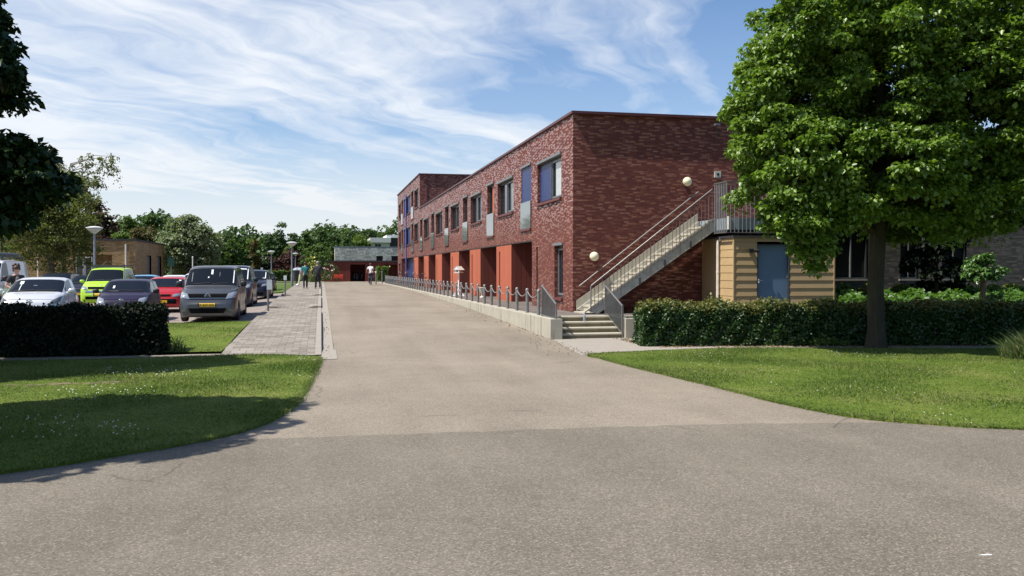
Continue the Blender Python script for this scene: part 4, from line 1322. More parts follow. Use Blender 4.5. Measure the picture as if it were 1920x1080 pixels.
big_extra = [(0.9, -1.0, 2.35, .3), (1.8, -.6, 2.45, .35), (2.6, -.3, 2.5, .4), (-2.0, -0.85, 2.25, .42), (-1.9, -0.85, 1.98, .34), (-2.1, -0.8, 2.5, .5), (-1.95, -0.8, 1.74, .2), (-1.6, -.9, 2.5, .35), (-1.75, -.8, 2.1, .3), (-2.4, -.7, 2.6, .4), (-1.4, -.8, 2.75, .45), (-2.55, -.6, 2.95, .45), (-1.85, -.9, 2.8, .5), (-2.25, -.75, 2.05, .25), (-3.1, 0, 5.0, .4), (-2.9, -.2, 5.5, .45), (-3.05, -.1, 4.6, .35), (-2.3, -.5, 3.55, .4), (-2.05, -.6, 3.15, .3), (-2.6, -.3, 6.3, .45), (-2.2, -.6, 7.0, .45), (-2.55, -.1, 5.95, .4)]
rg = random.Random(77)
for zc_, xe in ((2.9, -3.0), (3.3, -3.35), (3.8, -3.35), (4.3, -3.4), (4.8, -3.6), (5.3, -3.5), (5.8, -3.2), (6.3, -3.0), (6.8, -2.7), (7.3, -2.3), (7.8, -1.9), (8.3, -1.3)):
    for q in range(2):
        big_extra.append((xe + (.72 if zc_ < 4.9 else .5) + rg.uniform(-.3, .15), rg.uniform(-1.0, .6), zc_ + rg.uniform(-.25, .25), rg.uniform(.2, .38)))
for q in range(26):
    big_extra.append((rg.uniform(-1.6, 3.0), rg.uniform(-2.7, -1.6), rg.uniform(2.9, 7.5), rg.uniform(.22, .4)))
tree('maple_tree', 'big leafy tree with a straight dark trunk standing on the right lawn edge', (11.62, 17.0, 0), [((0, 0, -0.1), 0.30), ((0, 0, 0.10), 0.225), ((0.01, 0, 0.45), 0.185), ((-0.01, 0.02, 1.3), 0.168), ((0.02, 0.0, 2.2), 0.16), ((0.05, 0, 4.0), 0.13), ((0.05, 0, 6.5), 0.08)], big_lobes, M['leaf'], 0.098, 2.6, 0.30, 165, M['bark'], seed=11, shell=0.6, extra=big_extra)
# its neighbour whose trunk is just out of the frame
tree('maple_tree', 'leafy tree crown reaching in at the right edge of the frame', (14.9, 14.6, 0), [((0, 0, -0.1), 0.28), ((0, 0, 0.6), 0.2), ((0, 0, 2.4), 0.16), ((0, 0, 5.5), 0.09)],
     [(0, 0, 5.2, 1.9, 1.8, 1.6), (-0.9, 0.7, 4.8, 1.0, 1.0, 0.9), (0.3, -0.5, 3.4, 0.9, 0.8, 0.5), (-0.3, 0.1, 2.95, 0.7, 0.7, 0.4), (-1.3, 0.1, 5.5, 1.15, 1.2, 1.15), (-1.05, -0.6, 4.3, 0.95, 1.0, 0.85), (-0.75, -0.8, 3.3, 0.62, 0.7, 0.42), (-1.55, 0.4, 6.6, 1.0, 1.2, 1.0), (0.9, -0.6, 4.2, 1.2, 1.2, 1.0), (0, 0.2, 7.0, 1.6, 1.6, 1.1), (1.2, 0.5, 5.8, 1.3, 1.3, 1.2)],
     M['leaf'], 0.102, 2.4, 0.30, 150, M['bark'], seed=12, shell=0.6)
# trees left of the frame: one whose dark crown hangs in, one that only shades the lawn
tree('dark_tree', 'dark tree with its crown hanging in at the left edge of the frame', (-7.7, 16.1, 0), [((0, 0, -0.1), 0.3), ((0, 0, 0.7), 0.22), ((0, 0, 2.6), 0.18), ((0, 0, 6.0), 0.08)],
     [(0.4, 0, 4.0, 2.0, 2.0, 1.5), (2.3, 0.2, 3.35, 1.1, 1.3, 0.68), (2.95, 0, 3.15, 0.72, 0.9, 0.45), (2.3, -0.3, 2.65, 0.95, 1.0, 0.42), (1.2, 0, 3.0, 1.3, 1.3, 0.8), (1.7, 0.2, 2.35, 0.7, 0.9, 0.3), (2.1, 0.2, 4.75, 0.9, 1.1, 0.36), (1.85, 0.2, 5.3, 0.8, 1.1, 0.45), (1.5, 0.2, 6.0, 0.95, 1.2, 0.6), (1.1, 0.3, 6.8, 1.2, 1.2, 0.7),
      (-1.4, 0.3, 4.6, 1.6, 1.7, 1.5), (0, 1.4, 4.4, 1.6, 1.3, 1.3), (0.2, 0, 7.3, 1.3, 1.3, 0.8), (0.6, -1.0, 3.2, 1.2, 1.0, 0.7)],
     M['leaf_b'], 0.135, 3.2, 0.31, 120, M['bark'], seed=13, shell=0.45, bottom=-0.7)
tree('dark_tree', 'broad tree left of the frame shading the near lawn', (-6.9, 9.4, 0), [((0, 0, -0.1), 0.3), ((0, 0, 0.7), 0.22), ((0, 0, 2.8), 0.18), ((0, 0, 6.0), 0.09)],
     [(0, 0, 5.0, 2.0, 1.8, 1.3), (1.75, 1.3, 6.1, 1.15, 1.05, 0.8), (1.5, 0.1, 6.1, 1.15, 1.0, 0.8), (0.9, -0.9, 6.0, 1.2, 1.0, 0.8), (-0.1, -1.5, 5.5, 1.5, 1.1, 0.9), (-1.6, -2.0, 5.2, 1.6, 1.1, 0.9), (-3.4, -2.2, 5.0, 1.6, 1.2, 0.9), (-4.5, -1.0, 4.8, 1.6, 1.5, 0.9), (-3.5, 1.0, 4.9, 1.6, 1.4, 0.9), (0.6, 1.0, 6.2, 1.5, 1.3, 0.9), (-1.6, -0.4, 5.1, 1.9, 1.6, 1.1), (-1.4, 1.2, 5.1, 1.5, 1.3, 1.0), (-3.0, -0.6, 4.8, 1.5, 1.5, 1.0), (0.3, 0.1, 6.9, 1.5, 1.4, 0.8)],
     M['leaf_b'], 0.18, 3.0, 0.38, 110, M['bark'], seed=14, shell=0.4)

tree('added_shade_tree', 'added dark tree behind the big maple trunk to shade the grey house', (18.7, 27.2, 0.3), [((0, 0, -0.1), 0.2), ((0, 0, 0.6), 0.15), ((0, 0, 2.4), 0.12), ((0, 0, 6), 0.05)],  # added tree, trunk hidden behind the maple, put in to darken the house
     [(-1.2, 0, 5.2, 2.2, 1.8, 1.6), (1.2, 0, 5.0, 2.2, 1.8, 1.6), (3.2, 0.3, 4.4, 1.6, 1.4, 1.2), (0, -0.5, 3.6, 1.8, 1.2, 0.8), (-2.6, 0.4, 4.6, 1.4, 1.3, 1.1), (0, 0, 6.6, 1.8, 1.6, 1.0), (4.6, 0.2, 4.8, 1.5, 1.3, 1.3), (2.2, -.4, 3.2, 1.5, 1.1, .7), (4.2, -.2, 3.5, 1.4, 1.1, .7), (-1.6, -.2, 3.4, 1.3, 1.1, .7)], M['leaf_b'], 0.15, 2.2, 0.36, 80, M['bark'], seed=18, shell=0.5)

# clipped hedges ---------------------------------------------------
def hedge(label, p0, p1, depth, h, mats, n, seed, L=0.065, z0=0.0, cut=0.0, top_mix=0.8, wob=0.05, sprig=0.0):
    """straight hedge from p0 to p1 (front face); twiggy core and leaf coat"""
    rng = np.random.default_rng(seed)
    p0, p1 = np.array(p0, float), np.array(p1, float)
    ln = np.linalg.norm(p1 - p0)
    e = (p1 - p0) / ln
    nb = np.array([-e[1], e[0]])
    t = thing('hedge', label, 'hedge', (p0[0], p0[1], z0))
    m = MB()
    c = 0.10
    pts = [e * c + nb * c, e * (ln - c) + nb * c, e * (ln - c) + nb * (depth - c), e * c + nb * (depth - c)]
    m.hexa([(q[0], q[1], 0.06) for q in pts], [(q[0], q[1], h - c) for q in pts])
    m.build('twig_core', M['hedge_core'], t)
    A = [ln * h, ln * depth, depth * h, depth * h]
    k = rng.choice(4, n, p=np.array(A) / sum(A))
    u, v = rng.random(n), rng.random(n)
    a = np.where(k < 2, u * ln, np.where(k == 2, 0, ln))
    b_ = np.where(k == 0, 0, np.where(k == 1, v * depth, u * depth))
    z = np.where(k == 1, h, v * h)
    nr = np.zeros((n, 3))
    nr[k == 0] = [-nb[0], -nb[1], 0.25]; nr[k == 1] = [0, 0, 1]; nr[k == 2] = [-e[0], -e[1], .2]; nr[k == 3] = [e[0], e[1], .2]
    # uneven face: clumps stand out and sink in
    bump = wob * (np.sin(a * 5.1 + z * 3.3 + seed) + np.sin(a * 11.7 - z * 7.9) * 0.7 + np.sin(b_ * 9 + a * 2.3) * 0.5)
    off = bump - rng.random(n) ** 1.6 * 0.13 + 0.02
    P = np.stack([e[0] * a + nb[0] * b_, e[1] * a + nb[1] * b_, z], 1) + unit(nr) * off[:, None]
    P[:, 2] = np.maximum(P[:, 2], 0.03)
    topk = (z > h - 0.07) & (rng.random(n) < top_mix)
    if sprig:
        s_ = topk & (rng.random(n) < 0.3)
        P[s_, 2] += rng.random(s_.sum()) ** 2 * sprig
    d = rng.normal(size=(n, 3)); d[:, 2] += 0.35
    N = nr + rng.normal(size=(n, 3)) * 0.55 + np.array([0, 0, 0.35])
    l = L * (0.6 + 0.8 * rng.random(n))
    vv, ff = leaf_arrays(P, d, N, l, l * 0.75)
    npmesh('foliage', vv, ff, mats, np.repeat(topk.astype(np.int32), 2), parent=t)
    return t


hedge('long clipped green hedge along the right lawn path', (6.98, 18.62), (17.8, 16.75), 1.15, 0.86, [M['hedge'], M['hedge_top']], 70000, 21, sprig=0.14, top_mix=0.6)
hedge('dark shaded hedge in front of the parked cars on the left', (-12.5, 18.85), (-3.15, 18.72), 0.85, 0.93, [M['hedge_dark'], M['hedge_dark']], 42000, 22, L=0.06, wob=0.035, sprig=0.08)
hedge('small box shaped clipped hedge at the far end of the road', (atx(708, 90), 90), (atx(727, 90), 90), 1.2, 1.5, [M['far_light'], M['far_light']], 2500, 23, L=0.12, z0=0.49)
hedge('low dark hedge across the far lawn', (-11.5, 104), (-5.2, 104), 1.0, 2.0, [M['hedge_dark'], M['hedge']], 5000, 24, L=0.16, z0=0.5)
hedge('low pale green hedge by the copper bush', (-6.3, 99), (-2.3, 99), 1.0, 1.05, [M['far_mid'], M['far_light']], 4000, 25, L=0.13, z0=0.5)

# bright ground cover behind the long hedge: nobody could count it
rng = np.random.default_rng(31)
n = 34000
X = 13.6 + rng.random(n) * 13.5
Y = 18.2 + rng.random(n) ** 0.9 * 11.2
ok = Y > 18.1 - (X - 9) * 0.17 + 0.4
X, Y = X[ok], Y[ok]
Zc = 0.42 + 0.13 * np.sin(X * 2.1 + Y) + 0.12 * np.sin(X * 5.3 - Y * 3.1) + 0.028 * (Y - 18) + rng.random(len(X)) * 0.25
P = np.stack([X, Y, Zc], 1)
d = rng.normal(size=P.shape); d[:, 2] *= 0.4
N = rng.normal(size=P.shape) * 0.4 + np.array([-0.1, -0.3, 1])
l = 0.14 * (0.6 + 0.8 * rng.random(len(P)))
v, f = leaf_arrays(P, d, N, l, l * 0.85)
yel = (np.abs(Y - 19.4) < 0.8) & (X < 15.5) | (Y > 27.5)
o = npmesh('ground_cover', v, f, [M['cover'], M['cover_y']], np.repeat(yel.astype(np.int32), 2))
tag(o, 'bright green leafy ground cover between the long hedge and the grey house', 'ground cover', kind='stuff')

# litter blown against the hedge foot, the lawn fringe and the steps
rng = np.random.default_rng(33)
LP = [np.stack([7.2 + 9.5 * rng.random(900), np.zeros(900)], 1), np.stack([7.0 + .5 * rng.random(260), 20.2 + .0 * rng.random(260)], 1), np.stack([-.02 + .2 * rng.random(70), 17.4 + 14 * rng.random(70)], 1), np.stack([5.0 + .4 * np.abs(rng.normal(size=420)) * -1 + .42, 17 + 45 * rng.random(420) ** 1.5], 1)]
LP[0][:, 1] = 18.55 - (LP[0][:, 0] - 7.0) * 0.171 - np.abs(rng.normal(size=900)) * 0.16
LP[1][:, 1] = 18.6 + rng.random(260) * 2.2
P = np.concatenate(LP)
Pz = np.array([(gz(y) if x < 5.5 else 0.0) + 0.02 for x, y in P])
P = np.concatenate([P, Pz[:, None]], 1)
d = rng.normal(size=P.shape); d[:, 2] *= 0.2
l = 0.03 + 0.03 * rng.random(len(P))
v, f = leaf_arrays(P, d, rng.normal(size=P.shape) * .35 + np.array([0, 0, 1]), l, l * .6)
tag(npmesh('leaf_litter', v, f, M['litter']), 'dry brown leaf litter along the hedge foot, kerb and wall', 'leaf litter', kind='stuff')

# lollipop tree, dark shrub against the house, flower tuft on the lawn
tree('ball_tree', 'small round headed tree with a bare reddish stem behind the long hedge', (atx(1843, 22.5), 22.5, 0.3), [((0, 0, 0), 0.10), ((0.01, 0, 0.5), 0.075), ((0, 0, 1.0), 0.07)],
     [(-0.03, 0, 1.42, .48, .46, .36), (0.26, -.1, 1.34, .28, .3, .22), (-0.28, -.1, 1.36, .28, .3, .24), (-0.08, -.12, 1.66, .32, .32, .2)], M['ball'], 0.095, 9.0, 0.14, 44, M['bark_red'], seed=15, shell=0.6, droop=0.9)
tree('dark_shrub', 'tall dark shrub against the grey house left of the ball headed tree', (20.0, 26.0, 0.3), [((0, 0, 0), 0.09), ((0, 0, 1.2), 0.06), ((0, 0, 2.4), 0.04)],
     [(0, 0, 1.6, 1.0, .9, 1.3), (0.3, 0, 2.9, .9, .9, .8), (-.5, 0, 2.3, .8, .8, .8)], M['hedge_dark'], 0.16, 2.6, 0.3, 50, M['bark'], cat='shrub', seed=16)
tree('dark_shrub', 'leafy spreading shrub beyond the ball headed tree under the right crowns', (24.3, 26.5, 0.3), [((0, 0, 0), 0.09), ((0, 0, 1.2), 0.06), ((0, 0, 2.8), 0.04)],
     [(0, 0, 3.6, 1.6, 1.1, 0.8), (1.3, 0, 3.2, 1.1, .9, .5), (-1.5, 0, 3.5, 1.2, .9, .7)], M['leaf_b'], 0.16, 1.7, 0.3, 45, M['bark'], cat='shrub', seed=17)


def tuft(name, label, loc, n, h, spread, mat, seed, flowers=0, kinds=None):
    rng = np.random.default_rng(seed)
    t = thing(name, label, 'plant', loc)
    a = rng.random(n) * 2 * PI
    r = spread * rng.random(n) ** 0.7
    bx, by = np.cos(a) * r, np.sin(a) * r
    hh = h * (0.35 + 0.65 * rng.random(n)) * (1 - 0.5 * r / spread)
    lean = rng.normal(size=(n, 2)) * 0.35 + np.stack([np.cos(a), np.sin(a)], 1) * 0.3
    wv = unit(rng.normal(size=(n, 2)))
    wd = 0.007 + 0.008 * rng.random(n)
    vs = []
    for f, k in ((0, 1.0), (0.5, 0.9), (1.0, 0.1)):
        cx = bx + lean[:, 0] * hh * f * f
        cy = by + lean[:, 1] * hh * f * f
        cz = hh * f * (1 - 0.15 * f)
        for s in (-1, 1):
            vs.append(np.stack([cx + s * wv[:, 0] * wd * k, cy + s * wv[:, 1] * wd * k, cz], 1))
    v = np.stack(vs, 1).reshape(-1, 3)
    i = np.arange(n).reshape(-1, 1) * 6
    f = np.concatenate([i + np.array([[0, 1, 3, 2]]), i + np.array([[2, 3, 5, 4]])], 1).reshape(-1, 4)
    npmesh('stem', v, f, mat, parent=t)
    if flowers:
        P = np.stack([bx, by, hh * 0.9], 1)[:flowers]
        P[:, :2] += lean[:flowers] * hh[:flowers, None] * 0.7
        vv, ff = leaf_arrays(P, rng.normal(size=P.shape), rng.normal(size=P.shape), np.full(flowers, .035), np.full(flowers, .03))
        npmesh('flower', vv, ff, kinds, parent=t)
    return t


tuft('grass_tuft', 'wild tuft of tall grass and weeds at the right end of the lawn', (13.15, 14.35, 0.02), 1500, 0.78, 0.55, M['tuft'], 41)
tuft('weed_clump', 'thin bare weed clump at the end of the left hedge', (-2.85, 19.0, 0.05), 90, 0.5, 0.16, M['tuft'], 42)
for i, (x, y, la) in enumerate(((13.0, 13.95, 'low leafy weeds at the foot of the wild grass tuft'), (10.75, 17.35, 'small pale leafed weed under the hedge left of the tree trunk'))):
    tt = thing('weed_plant', la, 'plant', (x, y, 0.02))
    rg = np.random.default_rng(50 + i)
    v, f = clump_leaves(rg, np.array([(rg.normal() * .16, rg.normal() * .08, 0.08 + .1 * rg.random()) for _ in range(9)]), np.full(9, 0.11), 26, 0.06)
    npmesh('foliage', v, f, M['far_mid'], parent=tt)

# grass blades and daisies on the two near lawns
def pts_in(poly, n, rng, x0, x1, y0, y1):
    P = np.stack([x0 + (x1 - x0) * rng.random(n), y0 + (y1 - y0) * rng.random(n)], 1)
    q = np.array(poly)
    ins = np.zeros(n, bool)
    j = len(q) - 1
    for i in range(len(q)):
        a, b_ = q[i], q[j]
        c = ((a[1] > P[:, 1]) != (b_[1] > P[:, 1])) & (P[:, 0] < (b_[0] - a[0]) * (P[:, 1] - a[1]) / (b_[1] - a[1] + 1e-12) + a[0])
        ins ^= c
        j = i
    return P[ins]


rng = np.random.default_rng(61)
bl = []
for poly, x0, x1, y0, y1, n in ((lawn_l, -9.5, 0, 6.3, 18.2, 190000), (lawn_r, 5.2, 16, 6.0, 17.6, 210000)):
    bl.append(np.concatenate([pts_in(poly, n, rng, x0, x1, y0, y1), np.zeros((0, 2))]))
bl.append(np.stack([-7 + 5.0 * rng.random(30000), 18.8 + 8.1 * rng.random(30000)], 1))
for poly, lo in ((lawn_l, -6.0), (lawn_r, -1.0)):
    # ragged fringe where the turf meets the asphalt
    q = np.array(poly); nx = np.roll(q, -1, 0); sl2 = np.linalg.norm(nx - q, axis=1)
    k_ = (sl2 < 3.5) & (q[:, 0] > lo) & (q[:, 0] < 15)
    for a_, c_, l_ in zip(q[k_], nx[k_], sl2[k_]):
        m_ = int(l_ * 420)
        u_ = rng.random((m_, 1))
        nb_ = np.array([-(c_ - a_)[1], (c_ - a_)[0]]) / max(l_, 1e-6)
        bl.append(a_ + (c_ - a_) * u_ + nb_ * (rng.normal(size=(m_, 1)) * 0.035 + 0.02 * np.sin(u_ * l_ * 7 + a_[0] * 3)))
P = np.concatenate(bl)
bi = ((P[:, 0] + 3.45) / 0.75) ** 2 + ((P[:, 1] - 14.1) / 0.17) ** 2 < 1 + 0.5 * np.sin(P[:, 0] * 14)
P = P[~(bi & (rng.random(len(P)) < 0.62))]
z = np.full(len(P), 0.028)
pk = P[:, 1] > 18.3
z[pk] = [G(x, y) + 0.045 + 0.05 * math.sin(min(1, (y - 18.5) / 9) * PI) for x, y in P[pk]]
n = len(P)
a = rng.random(n) * PI
wd = 0.004 + 0.004 * rng.random(n)
pat = 0.7 + 0.3 * np.sin(P[:, 0] * 1.7 + np.sin(P[:, 1] * 1.3) * 2)
h = (0.018 + 0.032 * rng.random(n) ** 1.5) * pat
ln = rng.normal(size=(n, 2)) * 0.018
v = np.stack([np.stack([P[:, 0] + np.cos(a) * wd, P[:, 1] + np.sin(a) * wd, z], 1), np.stack([P[:, 0] - np.cos(a) * wd, P[:, 1] - np.sin(a) * wd, z], 1), np.stack([P[:, 0] + ln[:, 0], P[:, 1] + ln[:, 1], z + h], 1)], 1).reshape(-1, 3)
f = np.arange(n * 3).reshape(-1, 3)
tag(npmesh('grass_blades', v, f, M['blade']), 'short mown grass blades covering the lawns', 'grass', kind='stuff')
Pd = np.concatenate([pts_in(lawn_l, 650, rng, -3.6, -0.1, 9.5, 18.0), pts_in(lawn_r, 500, rng, 5.2, 14, 7.0, 17.3)])
cl_ = np.sin(Pd[:, 0] * 1.9 + 0.6) + np.sin(Pd[:, 1] * 2.3 + Pd[:, 0]) > 0.55
Pd = Pd[cl_]
k = len(Pd)
zz_ = 0.05 + 0.015 * rng.random(k)
v = []
for i in range(8):
    t_ = 2 * PI * i / 8
    v.append(np.stack([Pd[:, 0] + 0.0075 * math.cos(t_), Pd[:, 1] + 0.005 * math.sin(t_), zz_ + 0.006 * math.sin(t_)], 1))
v = np.stack(v, 1).reshape(-1, 3)
i = np.arange(k).reshape(-1, 1) * 8
f = np.concatenate([i + np.array([[0, 1, 2, 3]]), i + np.array([[0, 3, 4, 7]]), i + np.array([[4, 5, 6, 7]])], 1).reshape(-1, 4)
tag(npmesh('daisies', v, f, M['daisy']), 'white daisies scattered through the lawns', 'daisies', kind='stuff')

# ------------------------------------------------------------------ trees of the background
def bgtree(name, label, px, y, ytop, wpx, mat, bark, seed, ybot=None, n=9, L=0.34, per=26, dens=0.6, cat='tree', group='trees behind the car park', conif=False, trunk_h=0.22, flat=0.65):
    L *= 0.66; per = int(per * 1.9); dens *= 1.35
    d = y / math.cos(YAW) if False else y * math.cos(YAW) + atx(px, y) * math.sin(YAW)
    zt = EYE + (506 - ytop) * d / FPX
    g = 0.5 if y > 78 else G(atx(px, y), y)
    H = zt - g
    Wd = wpx * d / FPX / 2
    rng = np.random.default_rng(seed)
    lobes = []
    zb = H * trunk_h
    for i in range(n):
        f = (i + 0.5) / n
        zc = zb + (H - zb) * f * 0.93
        if conif:
            rw = Wd * (1.0 - 0.8 * f) * 0.75
            a = rng.random() * 2 * PI
            q = rw * 0.35
        else:
            pr = math.sin(PI * min(1, 0.22 + 0.72 * f)) ** 0.7
            rw = Wd * pr * 0.62
            a = i * 2.4 + rng.random()
            q = Wd * pr * 0.45
        rz = min((H - zb) * (0.26 if not conif else 0.2), H - zc)
        lobes.append((math.cos(a) * q, math.sin(a) * q, zc, rw, rw, max(rz, 0.35)))
    return tree(name, label, (atx(px, y), y, g), [((0, 0, -0.2), 0.035 * H), ((0, 0, H * 0.3), 0.024 * H), ((0, 0, H * 0.8), 0.008 * H)], lobes, mat, L, dens, Wd * 0.22, per, bark, cat=cat, group=group, seed=seed, shell=0.55, limbs=not conif, flat=flat)


FD, FM_, FL, FB_, FR_ = M['far_dark'], M['far_mid'], M['far_light'], M['far_brown'], M['far_red']
BK = M['bark']
bgtree('birch_tree', 'light airy birch with hanging twigs in front of the yellow brick building', 96, 57, 322, 185, M['birch'], M['bark_pale'], 71, n=14, L=0.2, per=34, dens=0.8, group=None, trunk_h=0.3)
rg = np.random.default_rng(72)
t = thing('birch_tree', 'thin tall birch with drooping pale sprays above the other birch', 'tree', (atx(118, 60), 60, 0.3))
m = MB(); m.tube([(0, 0, 0), (0.1, 0, 4), (0.25, 0, 6.5), (0.5, 0, 8.0)], [0.16, 0.12, 0.06, 0.015], 8)
cs, rs = [], []
for i in range(40):
    f = rg.random()
    s = Vector((0.4 * f + 0.1, 0, 4.6 + 3.4 * f)); a = rg.normal() * 0.9 + (0 if rg.random() < .75 else PI)
    e = s + Vector((math.cos(a) * (0.5 + 3.3 * f * rg.random() + .4), math.sin(a) * 1.2, 0.7 - 0.9 * rg.random()))
    m.tube([s, s.lerp(e, .5) + Vector((0, 0, .4)), e], [0.03, 0.02, 0.008], 5)
    for q in range(8):
        u = 0.35 + 0.65 * rg.random()
        c = s.lerp(e, u); cs.append((c.x, c.y, c.z + .4 * math.sin(PI * u) - rg.random() ** 1.5 * 1.0)); rs.append(0.14 + .16 * rg.random())
m.build('trunk', M['bark_pale'], t, smooth=60)
v, f = clump_leaves(rg, np.array(cs), np.array(rs), 20, 0.12, droop=1.4, flat=1.5)
npmesh('crown', v, f, M['birch'], parent=t)
bgtree('leafy_shrub', 'bright leafy shrub at the left edge behind the white van', 4, 44, 425, 70, M['far_light'], BK, 73, n=6, L=0.2, per=30, dens=1.0, cat='shrub', group=None, trunk_h=0.05)
bgtree('copper_tree', 'dark copper leafed tree rising behind the yellow building', 178, 92, 378, 85, FR_, BK, 74, n=9, group=None, L=0.4)
bgtree('broadleaf_tree', 'green tree behind the yellow building next to the copper tree', 233, 100, 405, 75, FM_, BK, 75, L=0.42)
bgtree('broadleaf_tree', 'tall rounded dark green tree left of the grey willow', 283, 108, 405, 82, FD, BK, 76, L=0.42)
bgtree('broadleaf_tree', 'olive brown tree just above the yellow building roof', 272, 92, 428, 75, FB_, BK, 77, L=0.38)
bgtree('broadleaf_tree', 'light green low tree behind the lamp and yellow roof', 225, 84, 434, 60, FL, BK, 78, L=0.34)
bgtree('willow_tree', 'round grey green willow with a dark trunk behind the vans', 357, 78, 406, 108, M['willow'], BK, 79, n=16, L=0.3, per=34, dens=1.0, group=None, trunk_h=0.2)
for i, (px, y, yt, wp, mt, la, cf) in enumerate((
        (418, 118, 432, 62, FD, 'dark round tree just right of the grey willow', 0),
        (405, 96, 452, 36, FM_, 'small mid green tree at the right foot of the willow', 0),
        (432, 98, 445, 44, FM_, 'upright yellowish green tree, first of the small trees beyond the dark van', 0),
        (455, 104, 447, 40, FD, 'narrow dark tree between two yellowish green trees', 1),
        (478, 96, 449, 40, FB_, 'olive pointed tree above the dark blue car', 1),
        (466, 120, 444, 40, FL, 'pale green tree peeping between the olive trees', 0),
        (505, 128, 432, 62, FD, 'dark pointed tree at the left end of the conifer row', 1),
        (527, 132, 418, 66, FD, 'tallest dark conifer of the row beyond the lamps', 1),
        (552, 134, 428, 56, FD, 'dark conifer right of the tallest one', 1),
        (577, 130, 431, 56, FM_, 'mid green conifer above the two walkers', 1),
        (601, 134, 427, 58, FD, 'dark conifer over the left end of the red shed', 1),
        (540, 112, 462, 32, FL, 'small light green tree in front of the conifer row', 0),
        (624, 140, 436, 54, FD, 'dark rounded tree over the red shed, left of the grey wall top', 0),
        (596, 104, 456, 56, FM_, 'bushy olive green tree beside the red shed', 0),
        (618, 108, 446, 48, FD, 'dark bushy tree touching the grey brick upper wall', 0),
        (652, 146, 434, 52, FM_, 'mid green tree above the middle of the grey wall', 0),
        (690, 152, 427, 58, FD, 'big rounded dark tree left of the white house', 0),
        (676, 128, 441, 60, FL, 'bright green tree just behind the grey brick wall', 0),
        (728, 156, 429, 58, FM_, 'rounded tree behind the white house by the tower', 0),
        (330, 122, 425, 60, FD, 'dark tree hidden partly behind the willow', 0),
        (20, 80, 410, 90, FM_, 'green tree behind the far left roof', 0),
        (70, 96, 400, 90, FD, 'dark tree above the left part of the yellow building', 0),
        (130, 100, 396, 80, FM_, 'green tree above the yellow building behind the birch', 0),
        (384, 100, 455, 44, FD, 'low dark tree under the willow crown', 0),
        (650, 126, 446, 50, FD, 'dark tree rising close behind the grey brick wall', 0))):
    bgtree('conifer_tree' if cf else 'broadleaf_tree', la, px, y, yt, wp, mt, BK, 100 + i, conif=bool(cf), n=8 if cf else 9, L=0.42, per=24, dens=0.6, trunk_h=0.05 if cf else 0.15)
bgtree('copper_bush', 'wide dark red bush behind the far lamps', 548, 108, 471, 74, FR_, BK, 140, n=8, L=0.34, per=30, cat='shrub', group=None, trunk_h=0.03)
bgtree('copper_bush', 'smaller dark red bush at the left of the wide copper bush', 517, 104, 480, 40, FR_, BK, 141, n=6, L=0.3, per=30, cat='shrub', group=None, trunk_h=0.03)
# a far wood that reads as one mass closes the view
rng = np.random.default_rng(150)
cs, rs = [], []
for i in range(1000):
    x = -260 + 380 * rng.random()
    y = 175 + 20 * rng.random() + abs(x) * 0.1
    top = 9.2 + 2.0 * math.sin(x * 0.13) + 1.5 * math.sin(x * 0.37 + 1)
    cs.append((x, y, top * (0.1 + 0.88 * rng.random() ** 0.7))); rs.append(2.2 + 1.4 * rng.random())
v, f = clump_leaves(rng, np.array(cs), np.array(rs), 60, 0.9)
tag(npmesh('far_wood', v, f, M['far_dark']), 'dark belt of far woodland closing the view', 'woodland', kind='stuff')

# flowers by the red shed
t = tuft('flowering_plant', 'tall plant with pale yellow flowers beside the walkers', (atx(587, 84), 84, 0.49), 240, 2.4, 0.5, M['tuft'], 81, 0)
rg = np.random.default_rng(82)
v, f = clump_leaves(rg, np.array([(rg.normal() * .28, rg.normal() * .3, 0.3 + 2.0 * rg.random()) for _ in range(16)]), np.full(16, .24), 14, .16); npmesh('foliage', v, f, M['far_light'], parent=t)
v, f = clump_leaves(rg, np.array([(rg.normal() * .22, rg.normal() * .25, 0.9 + 1.5 * rg.random()) for _ in range(10)]), np.full(10, .16), 12, .15); o = npmesh('flower', v, f, M['flower_y'], parent=t); o['kind'] = 'stuff'
t = thing('rose_bush', 'loose rose bush with a few pale blooms left of the red bench', 'shrub', (atx(613, 90), 90, 0.49))
v, f = clump_leaves(rg, np.array([(rg.normal() * .42, rg.normal() * .3, 0.2 + 1.7 * rg.random() ** 1.5) for _ in range(26)]), np.full(26, .26), 16, .14); npmesh('foliage', v, f, M['far_dark'], parent=t)
v, f = clump_leaves(rg, np.array([(rg.normal() * .4, -.25 + rg.normal() * .1, 0.4 + 1.4 * rg.random()) for _ in range(9)]), np.full(9, .11), 10, .13); o = npmesh('flower', v, f, M['flower_p'], parent=t); o['kind'] = 'stuff'
t = thing('leafy_shrub', 'dark climbing shrub on the left corner of the red shed', 'shrub', (atx(601, 92), 92, 0.49))
v, f = clump_leaves(rg, np.array([(rg.normal() * .5, rg.normal() * .3, 0.3 + 2.6 * rg.random()) for _ in range(26)]), np.full(26, .35), 20, .2); npmesh('foliage', v, f, M['far_mid'], parent=t)

# ------------------------------------------------------------------ far buildings
rs_ = thing('timber_shed', 'low dark red timber shed with an open bicycle bay at the road end', 'shed', (-0.1, 94, 0.49))


def qbuild(root, m, name, mat, parent=None, **kw):
    o = root.location
    m.v = [(x - o.x, y - o.y, z - o.z) for x, y, z in m.v]
    return m.build(name, mat, parent or root, **kw)


